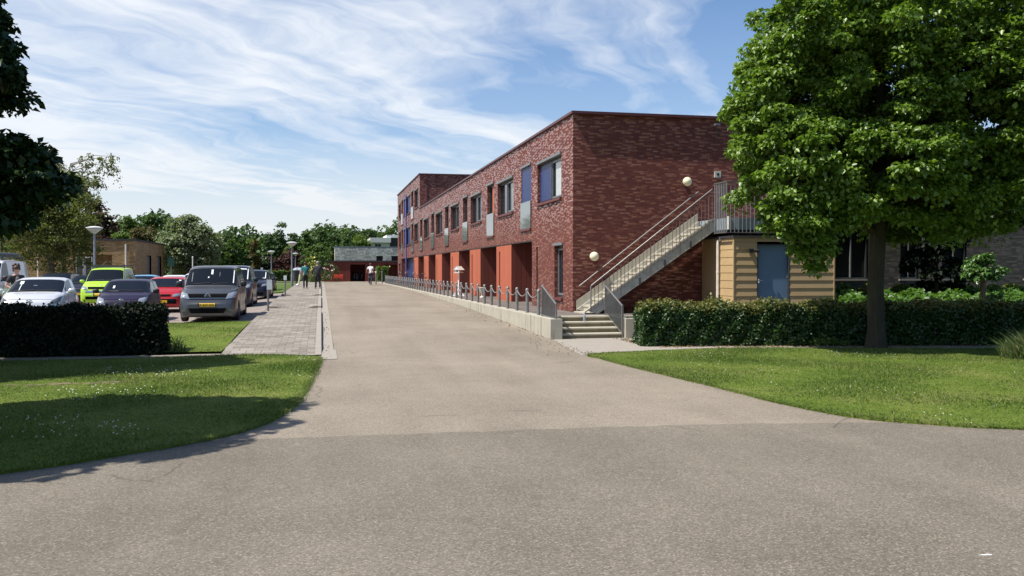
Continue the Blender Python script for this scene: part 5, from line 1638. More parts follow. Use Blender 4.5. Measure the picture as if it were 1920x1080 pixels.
m = MB()
m.box(-0.1, 2.97, 94, 94.1, .3, 2.55); m.box(4.5, 6.37, 94, 94.1, .3, 2.55); m.box(2.97, 4.5, 94, 94.1, 2.26, 2.55); m.box(8.3, 14, 94, 94.1, .3, 2.55); m.box(6.37, 8.3, 94, 94.1, 2.26, 2.55)
m.box(-0.1, 0, 94.1, 98, .3, 2.55); m.box(2.87, 2.97, 94.1, 97, .3, 2.55); m.box(4.5, 4.6, 94.1, 97, .3, 2.55)
m.box(2.97, 4.5, 96.9, 97, .3, 2.55); m.box(6.37, 8.3, 95.2, 95.3, .3, 2.55)
qbuild(rs_, m, 'wall', M['redwood'])
m = MB(); m.box(-0.2, 14.1, 93.9, 98.1, 2.552, 2.66); qbuild(rs_, m, 'roof', M['roofing'])
m = MB(); m.ell((7.05, 93.95, 2.05), (.07, .07, .07), 10, 6); qbuild(rs_, m, 'wall_lamp', M['globe'], smooth=60)
gu = thing('grey_brick_building', 'grey brick upper wall rising behind the red timber shed', 'building', (1.5, 101, 0.5))
m = MB(); m.box(1.53, 6.07, 101, 108, .5, 4.2); m.box(6.07, 6.8, 101, 108, 3.28, 4.2); m.box(6.8, 7.75, 101, 108, .5, 4.2); m.box(7.75, 8.7, 101, 108, 3.28, 4.2); m.box(8.7, 16, 101, 108, .5, 4.2)
qbuild(gu, m, 'wall', M['gbrick'])
m = MB(); m.box(1.48, 16.1, 100.99, 108.1, 4.2, 4.32); qbuild(gu, m, 'roof_edge', M['lintel'])
for a, c in ((6.07, 6.8), (7.75, 8.7)):
    m = MB(); m.box(a, c, 101.1, 101.15, .5, 3.28); wq = qbuild(gu, m, 'window', M['wframe'])
    m = MB(); m.box(a + .06, c - .06, 101.05, 101.09, 2.0, 3.2); qbuild(gu, m, 'pane', M['glass'], wq)
wh = thing('white_house', 'white flat roofed house behind the grey brick wall', 'house', (7.2, 130, 0.5))
m = MB(); m.box(7.5, 9.85, 130.4, 138, .5, 5.65); qbuild(wh, m, 'wall', M['cream'])
m = MB(); m.box(6.95, 9.9, 129.8, 138, 5.65, 6.35); qbuild(wh, m, 'roof_fascia', M['cream'])
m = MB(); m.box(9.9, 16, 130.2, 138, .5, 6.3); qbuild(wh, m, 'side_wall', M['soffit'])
m = MB(); m.box(9.3, 16, 130.0, 138.1, 6.352, 6.75); qbuild(wh, m, 'roof_edge', M['white'])
m = MB(); m.box(7.6, 8.55, 130.33, 130.4, 4.2, 5.5); wq = qbuild(wh, m, 'window', M['white'])
m = MB(); m.box(7.68, 8.05, 130.3, 130.32, 4.3, 5.45); m.box(8.12, 8.5, 130.3, 130.32, 4.3, 5.45); qbuild(wh, m, 'pane', M['glass'], wq)

yb = thing('yellow_brick_building', 'low yellow brick building with a flat roof behind the car park', 'building', (-12.43, 65, 0.3))
m = MB()
YA, YB_ = 65.0, 76.4
ops = [(-16.3, -13.9, 0.3, 2.74)]
for x0, x1, z0, z1 in ((-34, -16.3, .1, 3.68), (-13.9, -12.43, .1, 3.68), (-16.3, -13.9, 2.74, 3.68)):
    m.quad((x0, YA, z0), (x1, YA, z0), (x1, YA, z1), (x0, YA, z1))
sw = [(69.2, 70.9), (73.5, 75.2)]
for y0, y1, z0, z1 in ((YA, 69.2, .1, 3.68), (70.9, 73.5, .1, 3.68), (75.2, YB_, .1, 3.68), (69.2, 70.9, 2.76, 3.68), (73.5, 75.2, 2.76, 3.68)):
    m.quad((-12.43, y0, z0), (-12.43, y1, z0), (-12.43, y1, z1), (-12.43, y0, z1))
m.quad((-12.43, YB_, .1), (-34, YB_, .1), (-34, YB_, 3.68), (-12.43, YB_, 3.68)); m.quad((-34, YB_, .1), (-34, YA, .1), (-34, YA, 3.68), (-34, YB_, 3.68))
m.quad((-16.3, 66, .1), (-13.9, 66, .1), (-13.9, 66, 2.74), (-16.3, 66, 2.74)); m.quad((-13.9, YA, .1), (-13.9, YA, 2.74), (-13.9, 66, 2.74), (-13.9, 66, .1)); m.quad((-16.3, YA, .1), (-16.3, 66, .1), (-16.3, 66, 2.74), (-16.3, YA, 2.74)); m.quad((-16.3, YA, 2.74), (-16.3, 66, 2.74), (-13.9, 66, 2.74), (-13.9, YA, 2.74))
qbuild(yb, m, 'wall', M['ybrick'])
m = MB(); m.box(-34.1, -12.35, 64.92, 76.5, 3.68, 3.8); qbuild(yb, m, 'roof_edge', M['roofing'])
m = MB()
for a, c in ((-16.25, -15.75), (-15.7, -15.2)):
    for q in ((a, a + .06, .3, 2.6), (c - .06, c, .3, 2.6), (a + .06, c - .06, .3, .36), (a + .06, c - .06, 2.5, 2.6)):
        m.box(q[0], q[1], 65.2, 65.28, q[2], q[3])
dq = qbuild(yb, m, 'glazed_door', M['white'])
m = MB(); m.box(-16.2, -15.25, 65.3, 65.32, .3, 2.5); qbuild(yb, m, 'pane', M['glass'], dq)
for a, c in sw:
    m = MB(); m.box(-12.6, -12.55, a - .2, c + .2, .3, 2.9); wq = qbuild(yb, m, 'window', M['wframe'])
    m = MB(); m.box(-12.545, -12.53, a + .5, c - .15, .4, 2.68); qbuild(yb, m, 'pane', M['lintel'], wq)
for x in (-13.0, -18.5):
    m = MB(); m.lathe([(.06, .2), (.06, 3.45)], c=(x, 64.9, 0), n=10); qbuild(yb, m, 'downpipe', M['offwhite'], smooth=40)

# ------------------------------------------------------------------ street furniture
def lamp(px, y, ytop, la, s=1.0):
    d = y * math.cos(YAW) + atx(px, y) * math.sin(YAW)
    x = atx(px, y); g = G(x, y)
    H = EYE + (506 - ytop) * d / FPX - g
    t = thing('street_lamp', la, 'street lamp', (x, y, g), group='lamps along the car park and footpath')
    m = MB(); m.lathe([(.085 * s, -.1), (.085 * s, .9), (.062 * s, .95), (.05 * s, H - .34 * s)], n=12); m.build('pole', M['steel'], t, smooth=40)
    m = MB(); m.lathe([(.055 * s, H - .36 * s), (.11 * s, H - .31 * s), (.35 * s, H - .11 * s)], n=18); m.build('lens', M['lamp_lens'], t, smooth=40)
    m = MB(); m.lathe([(.37 * s, H - .10 * s), (.37 * s, H - .07 * s), (.2 * s, H - .02 * s), (.02, H)], n=18); m.build('lamp_head', M['lamp_head'], t, smooth=40)
    return t


lamp(178, 49, 424, 'nearest street lamp with a white cone head behind the lime green van', 1.12)
lamp(547.5, 63.8, 453, 'tall street lamp on the grass right beside the footpath bin')
lamp(509, 92, 470, 'street lamp on the far lawn left of the bin')
lamp(554, 100, 474, 'far street lamp in front of the copper bush', 0.95)
lamp(583, 118, 481, 'farthest street lamp, thin, above the yellow flowering plant', 0.95)
for px, y, zt, la in ((505.5, 32.3, 1.15, 'parking post with a small white board beside the footpath'), (536.5, 44, 1.05, 'thin parking post farther up the footpath')):
    x = -1.82 if y < 40 else -1.68
    t = thing('parking_post', la, 'post', (x, y, G(x, y)))
    m = MB(); m.lathe([(.035, -.1), (.035, zt)], n=10); m.build('post', M['steel'], t, smooth=40)
    m = MB()
    if y < 40:
        m.box(-.04, .14, -.055, -.036, zt - .38, zt - .04)
    else:
        m.box(-.07, .07, -.055, -.036, zt - .2, zt + .02)
    m.build('sign_board', M['sticker'], t)
t = thing('litter_bin', 'dark tapering litter bin on a pole by the lamp', 'bin', (atx(555.5, 71), 71, G(-2, 71)))
m = MB(); m.lathe([(.17, .35), (.26, 1.15), (.27, 1.2), (.24, 1.21)], n=16); m.build('bucket', M['bin'], t, smooth=40)
m = MB(); m.lathe([(.04, -.1), (.04, .4)], n=8); m.build('pole', M['steel_dark'], t)
t = thing('park_bench', 'bright red slatted bench against the red timber shed', 'bench', (1.6, 93.2, .49))
t.scale = (.66, .8, .8)
m = MB()
for i in range(4):
    m.box(-.95, .95, -.25 + i * .13, -.25 + i * .13 + .1, .40, .44)
m.build('seat', M['bench_red'], t)
m = MB()
for z in (.52, .66, .80):
    m.hexa([(-.95, .25, z), (.95, .25, z), (.95, .29, z), (-.95, .29, z)], [(-.95, .28, z + .11), (.95, .28, z + .11), (.95, .32, z + .11), (-.95, .32, z + .11)])
m.build('backrest', M['bench_red'], t)
for s in (-.8, .8):
    m = MB(); m.box(s - .03, s + .03, -.2, -.14, -.02, .4); m.box(s - .03, s + .03, .24, .3, -.02, .85); m.build('leg', M['bench_red'], t)
# white bird table on the terrace
t = thing('bird_table', 'white bird table house on a thin post on the terrace', 'bird table', (atx(860, 40.5), 40.5, .5), R(48))
m = MB(); m.box(-.028, .028, -.028, .028, 0, 1.06); m.build('post', M['white'], t)
m = MB()
for s in ((1, 0), (-1, 0), (0, 1), (0, -1)):
    m.hexa([(s[0] * .03 - .02, s[1] * .03 - .02, .28), (s[0] * .03 + .02, s[1] * .03 - .02, .28), (s[0] * .03 + .02, s[1] * .03 + .02, .28), (s[0] * .03 - .02, s[1] * .03 + .02, .28)][::1], [(s[0] * .03 - .02, s[1] * .03 - .02, .34), (s[0] * .03 + .02, s[1] * .03 - .02, .34), (s[0] * .03 + .02, s[1] * .03 + .02, .34), (s[0] * .03 - .02, s[1] * .03 + .02, .34)])
    m.box(min(0, s[0] * .3) - .02, max(0, s[0] * .3) + .02, min(0, s[1] * .3) - .02, max(0, s[1] * .3) + .02, 0, .05)
    m.tube([(s[0] * .26, s[1] * .26, .05), (0, 0, .33)], .018, 6)
m.build('foot', M['white'], t)
def bz(o, k=.62):
    o.scale = (k, k, k); o.location = (0, 0, 1.06 - 1.2 * k); return o


m = MB(); m.box(-.3, .3, -.24, .24, 1.2, 1.24)
for sx in (-.2, .2):
    for sy in (-.16, .16):
        m.box(sx - .018, sx + .018, sy - .018, sy + .018, 1.24, 1.46)
bz(m.build('tray', M['white'], t))
m = MB(); m.box(-.2, .2, -.15, .15, 1.241, 1.46); hw = bz(m.build('house_wall', M['white'], t))
m = MB(); m.box(-.206, -.2005, -.06, .06, 1.28, 1.4); m.box(.05, .15, -.156, -.1505, 1.28, 1.4); m.build('opening', M['interior'], hw)
m = MB()
for s in (-1, 1):
    m.hexa([(-.34, s * .3 - .01, 1.42), (.34, s * .3 - .01, 1.42), (.34, s * .3 + .01, 1.42), (-.34, s * .3 + .01, 1.42)], [(-.34, -.01, 1.70), (.34, -.01, 1.70), (.34, .01, 1.70), (-.34, .01, 1.70)])
bz(m.build('roof', M['cream'], t))
m = MB()
for x in (-.32, .3):
    m.mesh([(x, -.26, 1.44), (x, .26, 1.44), (x, 0, 1.67), (x + .02, -.26, 1.44), (x + .02, .26, 1.44), (x + .02, 0, 1.67)], [(0, 2, 1), (3, 4, 5), (0, 1, 4, 3), (1, 2, 5, 4), (2, 0, 3, 5)])
bz(m.build('gable', M['white'], t))
t = thing('garden_urn', 'small white urn planter on the terrace by a porch', 'planter', (6.75, 37.6, .5))
m = MB(); m.lathe([(.10, 0), (.10, .04), (.04, .08), (.04, .18), (.13, .3), (.16, .42), (.17, .44), (.14, .45)], n=14); m.build('bowl', M['offwhite'], t, smooth=40)
# green sign by the willow, pale panel by the far hedge
t = thing('road_sign', 'small dark green sign on a pale pole left of the willow', 'sign', (atx(321, 66), 66, .2))
m = MB(); m.lathe([(.04, -.1), (.04, 2.3)], n=8); m.build('pole', M['steel'], t)
m = MB(); m.box(-.22, .22, -.06, -.04, 1.75, 2.3); m.build('sign_face', M['sign_green'], t)
t = thing('white_pole', 'thin white pole between the willow trunk and the grey van', 'pole', (atx(361.5, 70), 70, .3))
m = MB(); m.lathe([(.04, -.1), (.04, 2.3)], n=8); m.build('pole_shaft', M['white'], t)
m = MB(); m.lathe([(.055, 2.3), (.055, 2.36), (.02, 2.4)], n=8); m.build('cap', M['white'], t)
t = thing('notice_board', 'small pale notice board in front of the far dark hedge', 'sign', (atx(491, 101), 101, .5))
m = MB(); m.box(-.12, .12, -.03, .0, 1.0, 1.45); m.build('board', M['sticker'], t)
m = MB(); m.box(-.02, .02, 0, .04, -.05, 1.4); m.build('post', M['steel'], t)
bl_ = MB()
bl_.ell((0, 0, .75), (.72, .6, .75), 20, 10, 0.8)
o = bl_.build('garden_boulder', M['boulder'], smooth=60)
o.location = (atx(559, 96), 96, .45)
tag(o, 'large mottled grey blue boulder shape behind the bin and far lamp', 'boulder')

# ------------------------------------------------------------------ cars
def lin(prof, y):
    if y <= prof[0][0]:
        return prof[0][1]
    for (a, b_), (c, d) in zip(prof[:-1], prof[1:]):
        if y <= c:
            return b_ + (d - b_) * (y - a) / (c - a) if c > a else d
    return prof[-1][1]


def smoothprof(prof, y, r=0.05):
    return sum(lin(prof, y + k * r) for k in (-1, -.5, 0, .5, 1)) / 5


class Car:
    """nose at y = 0 facing -y; lofted shell with cut wheel arches"""

    def __init__(s, L, Wd, H, hood, wb, rf, rr, tail, belt, axles=(0.75, 3.2), wr=0.3, tumble=0.30, hz=None, nose=0.55, boxy=False, sill=0.2):
        s.L, s.W, s.H, s.axles, s.wr, s.wb, s.rf, s.rr, s.sill = L, Wd / 2, H, axles, wr, wb, rf, rr, sill
        h0 = hz or hood - 0.17
        s.top = [(0, nose), (0.05, nose + .09), (0.12, h0 - .03), (0.24, h0 + .02), (wb * .55, (h0 + hood) / 2 + .035), (wb, hood)] + [(rf, H - .05), (rf + .35, H - .005), ((rf + rr) / 2, H), (rr, H - .04), (tail[0], tail[1]), (L - .1, tail[2]), (L - .02, .75), (L, .5)]
        s.belt = [(0, nose - .1), (.12, h0 - .13), (.3, h0 - .05), (wb, belt), (L * .8, belt + .05), (L - .05, min(belt, tail[2]) - .08), (L, .42)]
        s.plan = ([(0, .70), (.04, .83), (.10, .91), (.22, .965), (.5, .99), (1.0, 1)] if boxy else [(0, .60), (.04, .76), (.10, .86), (.22, .945), (.5, .985), (1.0, 1)]) + [ (L - .8, 1), (L - .2, .95), (L - .04, .86), (L, .74)]
        s.bot = [(0, sill + .12), (.06, sill + .03), (.2, sill), (L - .25, sill), (L - .06, sill + .06), (L, sill + .16)]
        s.tumble = tumble

    def ring(s, y):
        zt, zb, w = smoothprof(s.top, y, .03), smoothprof(s.belt, y, .05), s.W * lin(s.plan, y)
        zb = min(zb, zt - .03)
        bot = lin(s.bot, y)
        arch = bot
        for a in s.axles:
            q = (s.wr + .055) ** 2 - (y - a) ** 2
            if q > 0:
                arch = max(arch, s.wr + math.sqrt(q))
        hgh = zt - zb
        gw = max(0.0, min(1.0, (hgh - .05) / .25))
        wr_ = w * .965 - s.tumble * max(0, hgh - .06) - (1 - gw) * .05
        zr = zt - .035 - .03 * gw
        pts = [(0, bot), (w * .72, bot), (w * .965 if arch > bot + .01 else w * .93, max(bot, arch)), (w * .995, max(bot + .12, arch + .01)), (w, max((bot + zb) / 2 + .04, arch + .025)), (w * .985, max(zb - .05, arch + .04)), (w * .965, max(zb, arch + .05))]
        for f in (.33, .67):
            pts.append((pts[6][0] + (wr_ - pts[6][0]) * f, zb + (zr - zb) * f))
        pts += [(wr_, zr), (wr_ * .86, zt - .012 - .01 * gw), (wr_ * .5, zt - .003), (0, zt)]
        return pts

    def stations(s):
        ys = {0, .02, .05, .08, .12, .17, .24, .32, .42, s.wb * .75, s.wb - .12, s.wb - .05, s.wb + .03, s.rf - .03, s.rf + .06, s.rf + .2, s.rf + .4, s.rr, s.L - .3, s.L - .2, s.L - .12, s.L - .06, s.L - .02, s.L}
        for a in s.axles:
            for k in range(-8, 9):
                ys.add(a + (s.wr + .055) * math.sin(k / 8 * PI / 2))
        for k in range(1, 8):
            ys.add(s.wb + (s.rf - s.wb) * k / 8)
        for k in range(1, 14):
            ys.add(s.L * k / 14)
        ys = sorted(y for y in ys if 0 <= y <= s.L)
        out = [ys[0]]
        for y in ys[1:]:
            if y - out[-1] > .008:
                out.append(y)
        return out

    def surf(s, y, r, side):
        p = s.ring(y)
        i = min(int(r), len(p) - 2)
        f = r - i
        return Vector((side * (p[i][0] * (1 - f) + p[i + 1][0] * f), y, p[i][1] * (1 - f) + p[i + 1][1] * f))

    def shell(s):
        ys = s.stations()
        m = MB()
        n = len(s.ring(1.0))
        vs, fs = [], []
        for y in ys:
            p = s.ring(y)
            full = [(x, z) for x, z in p] + [(-x, z) for x, z in p[-2:0:-1]]
            vs += [(x, y, z) for x, z in full]
        k = 2 * n - 2
        for i in range(len(ys) - 1):
            for j in range(k):
                a, b_ = i * k + j, i * k + (j + 1) % k
                fs.append((a, a + k, b_ + k, b_))
        fs.append(tuple(range(k)))
        fs.append(tuple(range((len(ys) - 1) * k, len(ys) * k))[::-1])
        m.mesh(vs, fs)
        return m

    def patch(s, fn, nu, nv, off, side=1):
        """pane following the shell; fn(u, v) -> (y, ring coordinate, side)"""
        m = MB()
        g = []
        for j in range(nv + 1):
            for i in range(nu + 1):
                u, v = i / nu, j / nv
                P = s.surf(*fn(u, v))
                e = 1e-3
                a = s.surf(*fn(min(1, u + e), v)) - s.surf(*fn(max(0, u - e), v))
                b_ = s.surf(*fn(u, min(1, v + e))) - s.surf(*fn(u, max(0, v - e)))
                N = a.cross(b_)
                N = N.normalized() if N.length > 1e-12 else Vector((0, 0, 1))
                if N.dot(P - Vector((0, P.y, .8))) < 0:
                    N = -N
                g.append((P + N * off, P - N * .004))
        k = nu + 1
        n = len(g)
        vs = [q[0] for q in g] + [q[1] for q in g]
        fs = [(j * k + i, j * k + i + 1, (j + 1) * k + i + 1, (j + 1) * k + i) for j in range(nv) for i in range(nu)]
        edge = [(i, i + 1) for i in range(nu)] + [(j * k + nu, (j + 1) * k + nu) for j in range(nv)] + [(nv * k + i + 1, nv * k + i) for i in range(nu - 1, -1, -1)] + [((j + 1) * k, j * k) for j in range(nv - 1, -1, -1)]
        fs += [(b_, a, a + n, b_ + n) for a, b_ in edge]
        m.mesh(vs, fs)
        bm = bmesh.new(); me = bpy.data.meshes.new('t'); me.from_pydata(m.v, [], m.f); bm.from_mesh(me)
        bmesh.ops.recalc_face_normals(bm, faces=bm.faces)
        m2 = MB(); bm.verts.ensure_lookup_table()
        m2.mesh([v.co[:] for v in bm.verts], [tuple(v.index for v in f.verts) for f in bm.faces])
        bm.free(); bpy.data.meshes.remove(me)
        return m2


def front_patch(bvh, corners, nu, nv, off, inset=.02, back=False):
    nv, nu, off = max(nv, 5), max(nu, 10), off + .004
    """plate that hugs the nose: corners (x, z) bl, br, tr, tl seen from the front"""
    m = MB()
    bl0, br, tr, tl = [Vector((c[0], c[1])) for c in corners]
    g = []
    for j in range(nv + 1):
        for i in range(nu + 1):
            u, v = i / nu, j / nv
            p = (bl0 * (1 - u) + br * u) * (1 - v) + (tl * (1 - u) + tr * u) * v
            h = bvh.ray_cast(Vector((p.x, -3, p.y)), Vector((0, 1, 0)))
            y = h[0].y if h[0] is not None else .3
            g.append((Vector((p.x, y - off, p.y)), Vector((p.x, y + inset, p.y))))
    k = nu + 1
    n = len(g)
    vs = [q[0] for q in g] + [q[1] for q in g]
    fs = [(j * k + i, j * k + i + 1, (j + 1) * k + i + 1, (j + 1) * k + i) for j in range(nv) for i in range(nu)]
    edge = [(i, i + 1) for i in range(nu)] + [(j * k + nu, (j + 1) * k + nu) for j in range(nv)] + [(nv * k + i + 1, nv * k + i) for i in range(nu - 1, -1, -1)] + [((j + 1) * k, j * k) for j in range(nv - 1, -1, -1)]
    fs += [(b_, a, a + n, b_ + n) for a, b_ in edge]
    m.mesh(vs, fs)
    return m


def build_car(name, label, cat, loc, car, paintm, rz=0.0, scale=0.93, sides=((.35, 1.0),), lights=None, lampm=None, grille=(), plate=None, ptext=None, emblem=None, mirror=None, rack=False, wiper=True, stickers=(), intake=None, fog=False, glass=True, steel_bumper=None, rim=None, seams=None, bars=()):
    t = thing(name, label, cat, loc, rz, 'vehicles in the car park')
    t.scale = (scale,) * 3
    sh_ = car.shell()
    body = sh_.build('body', paintm, t, smooth=38)
    bm = bmesh.new(); bm.from_mesh(body.data); bvh = BVHTree.FromBMesh(bm); bm.free()
    dy = (car.rf - car.wb)
    ws = car.patch(lambda u, v: (car.wb + .05 + (dy - .10) * v, 9.15 + (12 - 9.15) * min(1, 2 * u) if u <= .5 else 12 - (12 - 9.15) * (2 * u - 1), 1 if u <= .5 else -1), 12, 5, .006).build('windscreen', M['carglass'], t, smooth=40)
    for side in (1, -1):
        for a, c in sides:
            y0, y1 = car.wb + dy * .35 + a * (car.rr - car.wb - dy * .35), car.wb + dy * .35 + c * (car.rr - car.wb - dy * .35)
            car.patch(lambda u, v: (y0 + (y1 - y0) * u + (dy * .45 * v * (1 - u) if a < .02 else 0), 6.12 + 2.7 * v, side), 8, 3, .006).build('side_window', M['carglass'], t, smooth=40)
    for a in car.axles:
        for side in (1, -1):
            m = MB()
            x = side * (car.W - .10)
            r = car.wr
            m.lathe([(r * .62, -.09), (r * .9, -.10), (r, -.07), (r, .07), (r * .9, .10), (r * .62, .09)], c=(x, a, r), n=24, axis='x')
            ty = m.build('wheel', M['rubber'], t, smooth=40)
            m = MB()
            m.lathe([(r * .63, -.06), (r * .63, .06)], c=(x, a, r), n=20, axis='x')
            for k in range(6):
                th = k * PI / 3
                c_, s_ = math.cos(th), math.sin(th)
                m.tube([(x + side * .075, a + c_ * .03, r + s_ * .03), (x + side * .065, a + c_ * r * .6, r + s_ * r * .6)], .03, 5)
            m.lathe([(.05, -.01), (.05, .02)] if side > 0 else [(.05, -.02), (.05, .01)], c=(x + side * .075, a, r), n=10, axis='x')
            m.build('rim', rim or M['steel'], ty)
    if lights:
        for side in (1, -1):
            cs = [(side * x, z) for x, z in lights]
            if side > 0:
                cs = [cs[0], cs[1], cs[2], cs[3]]
            else:
                cs = [cs[1], cs[0], cs[3], cs[2]]
            front_patch(bvh, cs, 6, 4, .012).build('headlight', lampm or M['lamp'], t, smooth=40)
    for cs in grille:
        front_patch(bvh, cs, 8, 2, .008).build('grille', M['grille_black'], t)
    if intake:
        front_patch(bvh, intake, 8, 2, .008).build('air_intake', M['grille_black'], t)
    if steel_bumper:
        front_patch(bvh, steel_bumper, 8, 2, .02).build('bumper_strip', M['chrome'], t)
    if plate:
        x0, z0 = plate
        front_patch(bvh, [(x0 - .26, z0 - .055), (x0 + .26, z0 - .055), (x0 + .26, z0 + .055), (x0 - .26, z0 + .055)], 2, 1, .03).build('number_plate', M['plate'], t)
        pl_ = [o for o in kids(t) if o.name.startswith('number_plate')][0]
        yf = min(v.co.y for v in pl_.data.vertices)
        ym = max(v.co.y for v in pl_.data.vertices if v.co.y < yf + .05)
        m = MB(); m.box(x0 - .26, x0 - .215, yf - .006, yf - .001, z0 - .055, z0 + .055); m.build('plate_band', M['blue'], pl_)
        if ptext:
            text_mesh('plate_lettering', ptext, .105, M['black'], pl_, Matrix.Translation((x0 + .02, yf - .003, z0)) @ Matrix.Rotation(PI / 2, 4, 'X'))
    if emblem:
        kind, x0, z0, r = emblem
        h = bvh.ray_cast(Vector((x0, -3, z0)), Vector((0, 1, 0)))
        yf = h[0].y - .012
        m = MB()
        if kind == 'ring':
            ring = [(x0 + math.cos(a) * r, yf, z0 + math.sin(a) * r) for a in [2 * PI * k / 24 for k in range(25)]]
            m.tube(ring, r * .1, 6, cap=False)
            for ln in ([(-.55, .62), (0, -.12), (.55, .62)], [(-.72, .30), (-.38, -.62), (0, .12), (.38, -.62), (.72, .30)]):
                m.tube([(x0 + q[0] * r, yf, z0 + q[1] * r) for q in ln], r * .1, 5)
            e_ = m.build('emblem', M['chrome'], t, smooth=50)
            m = MB(); m.lathe([(r * .95, -.004), (r * .95, .006)], c=(x0, yf + .01, z0), n=24, axis='y'); m.build('emblem_disc', M['blue'], e_)
        elif kind == 'oval':
            m.ell((x0, yf, z0), (r * 1.6, .012, r * .75), 18, 8); m.build('emblem', M['chrome'], t, smooth=50)
        else:
            for rx, rz_, cz in ((1.5, .95, 0), (1.0, .38, .42), (.42, .9, 0)):
                m.tube([(x0 + math.cos(a) * r * rx, yf, z0 + cz * r + math.sin(a) * r * rz_) for a in [2 * PI * k / 20 for k in range(21)]], r * .13, 5, cap=False)
            m.build('emblem', M['chrome'], t, smooth=50)
    mm, mz = mirror or (paintm, 0)
    for side in (1, -1):
        y = car.wb + dy * .34
        P = car.surf(y, 6.0, side)
        m = MB()
        m.ell((side * (abs(P.x) + .15), y - .02, P.z + .075 + mz), (.105, .06, .075 + mz * .6), 12, 8, .75)
        m.tube([(side * (abs(P.x) - .03), y + .02, P.z + .02), (side * (abs(P.x) + .1), y, P.z + .05)], .022, 6)
        m.build('wing_mirror', mm, t, smooth=50)
    if wiper:
        m = MB()
        for x0, x1 in ((-.55, -.02), (.02, .55)):
            q = []
            for f in (0, .5, 1):
                x = x0 + (x1 - x0) * f
                h = bvh.ray_cast(Vector((x, car.wb + .07 + .03 * f, 3)), Vector((0, 0, -1)))
                q.append((x, car.wb + .07 + .03 * f, (h[0].z if h[0] is not None else 1) + .02))
            m.tube(q, .011, 5)
        m.build('wiper', M['black'], t)
    for i, (x0, x1, v0, v1, mt) in enumerate(stickers):
        q = []
        for x, v in ((x0, v0), (x1, v0), (x1, v1), (x0, v1)):
            y = car.wb + .05 + (dy - .1) * v
            h = bvh.ray_cast(Vector((x, y, 3)), Vector((0, 0, -1)))
            q.append((x, y - .006, h[0].z + .012))
        m = MB(); m.quad(*q); m.quad(*[(a, b_, c - .003) for a, b_, c in q][::-1]); m.build('windscreen_sticker', M[mt], ws)
    if rack:
        m = MB()
        for y in (car.rf + .35, car.rr - .35):
            m.box(-car.W * .75, car.W * .75, y - .03, y + .03, car.H + .05, car.H + .09)
        for sx in (-.7, .7):
            m.box(sx - .02, sx + .02, car.rf + .2, car.rr - .2, car.H + .09, car.H + .13)
            m.box(sx - .03, sx + .03, car.rf + .33, car.rf + .37, car.H - .04, car.H + .06); m.box(sx - .03, sx + .03, car.rr - .37, car.rr - .33, car.H - .04, car.H + .06)
        if rack == 'pipe':
            m.lathe([(.08, 0), (.08, 2.6)], c=(.45, car.rf + 3.0, car.H + .2), n=12, axis='y'); m.lathe([(.08, 0), (.08, 2.6)], c=(.25, car.rf + 3.0, car.H + .2), n=12, axis='y')
        elif rack == 'beam':
            m.box(-car.W * .82, car.W * .82, car.rf + .12, car.rf + .16, car.H + .02, car.H + .11)
            m.tube([(-.3, car.rf + .3, car.H + .1), (-.1, car.rf + .3, car.H + .3), (.25, car.rf + .9, car.H + .2)], .015, 5)
        m.build('roof_rack', M['steel_dark'], t)
    # shut lines, handles and a dark sill
    for side in (1, -1):
        m = MB()
        for yd in seams or (car.wb + dy * .55, car.wb + dy * .55 + 1.05, car.wb + dy * .55 + 1.95):
            if yd > car.L - .5:
                continue
            p_ = car.patch(lambda u, v: (yd - .006 + .012 * u, 3.0 + 2.95 * v, side), 1, 6, .003); m.mesh(p_.v, p_.f)
        m.build('door_seam', M['black'], t)
        for yd in (seams or (0, car.wb + dy * .55 + .95, car.wb + dy * .55 + 1.85))[1:]:
            if yd > car.L - .6:
                continue
            P = car.surf(yd - .1, 5.2, side); m = MB(); m.ell((P.x, P.y, P.z), (.025, .09, .018), 10, 6, .7); m.build('door_handle', paintm, t, smooth=50)
        m = car.patch(lambda u, v: (car.axles[0] + car.wr + .09 + (car.axles[1] - car.axles[0] - 2 * car.wr - .18) * u, 2.1 + .85 * v, side), 6, 2, .006); m.build('sill_trim', M['black'], t)
    # bonnet edge
    m = car.patch(lambda u, v: (.17 + .012 * v + .05 * (2 * u - 1) ** 2, 9.3 + (12 - 9.3) * min(1, 2 * u) if u <= .5 else 12 - (12 - 9.3) * (2 * u - 1), 1 if u <= .5 else -1), 12, 1, .003); m.build('bonnet_seam', M['black'], t)
    for cs in bars:
        front_patch(bvh, cs, 10, 1, .016).build('grille_bar', M['chrome'], t)
    if fog:
        for side in (1, -1):
            cs = [(side * .6, .33), (side * .8, .35), (side * .8, .44), (side * .6, .42)]
            front_patch(bvh, cs if side > 0 else [cs[1], cs[0], cs[3], cs[2]], 3, 2, .008).build('fog_lamp', M['lamp_dark'], t)
    # tail lamps
    for side in (1, -1):
        m = MB(); P = car.surf(car.L - .1, 4.6, side); m.ell((P.x, P.y, P.z), (.05, .08, .13), 10, 6, .7); m.build('tail_light', M['bench_red'], t, smooth=50)
    # dark underbody so that nothing shows through the arches
    m = MB(); m.box(-car.W + .22, car.W - .22, .25, car.L - .2, car.sill + .005, car.sill + .35); m.build('underbody', M['black'], t)
    return t


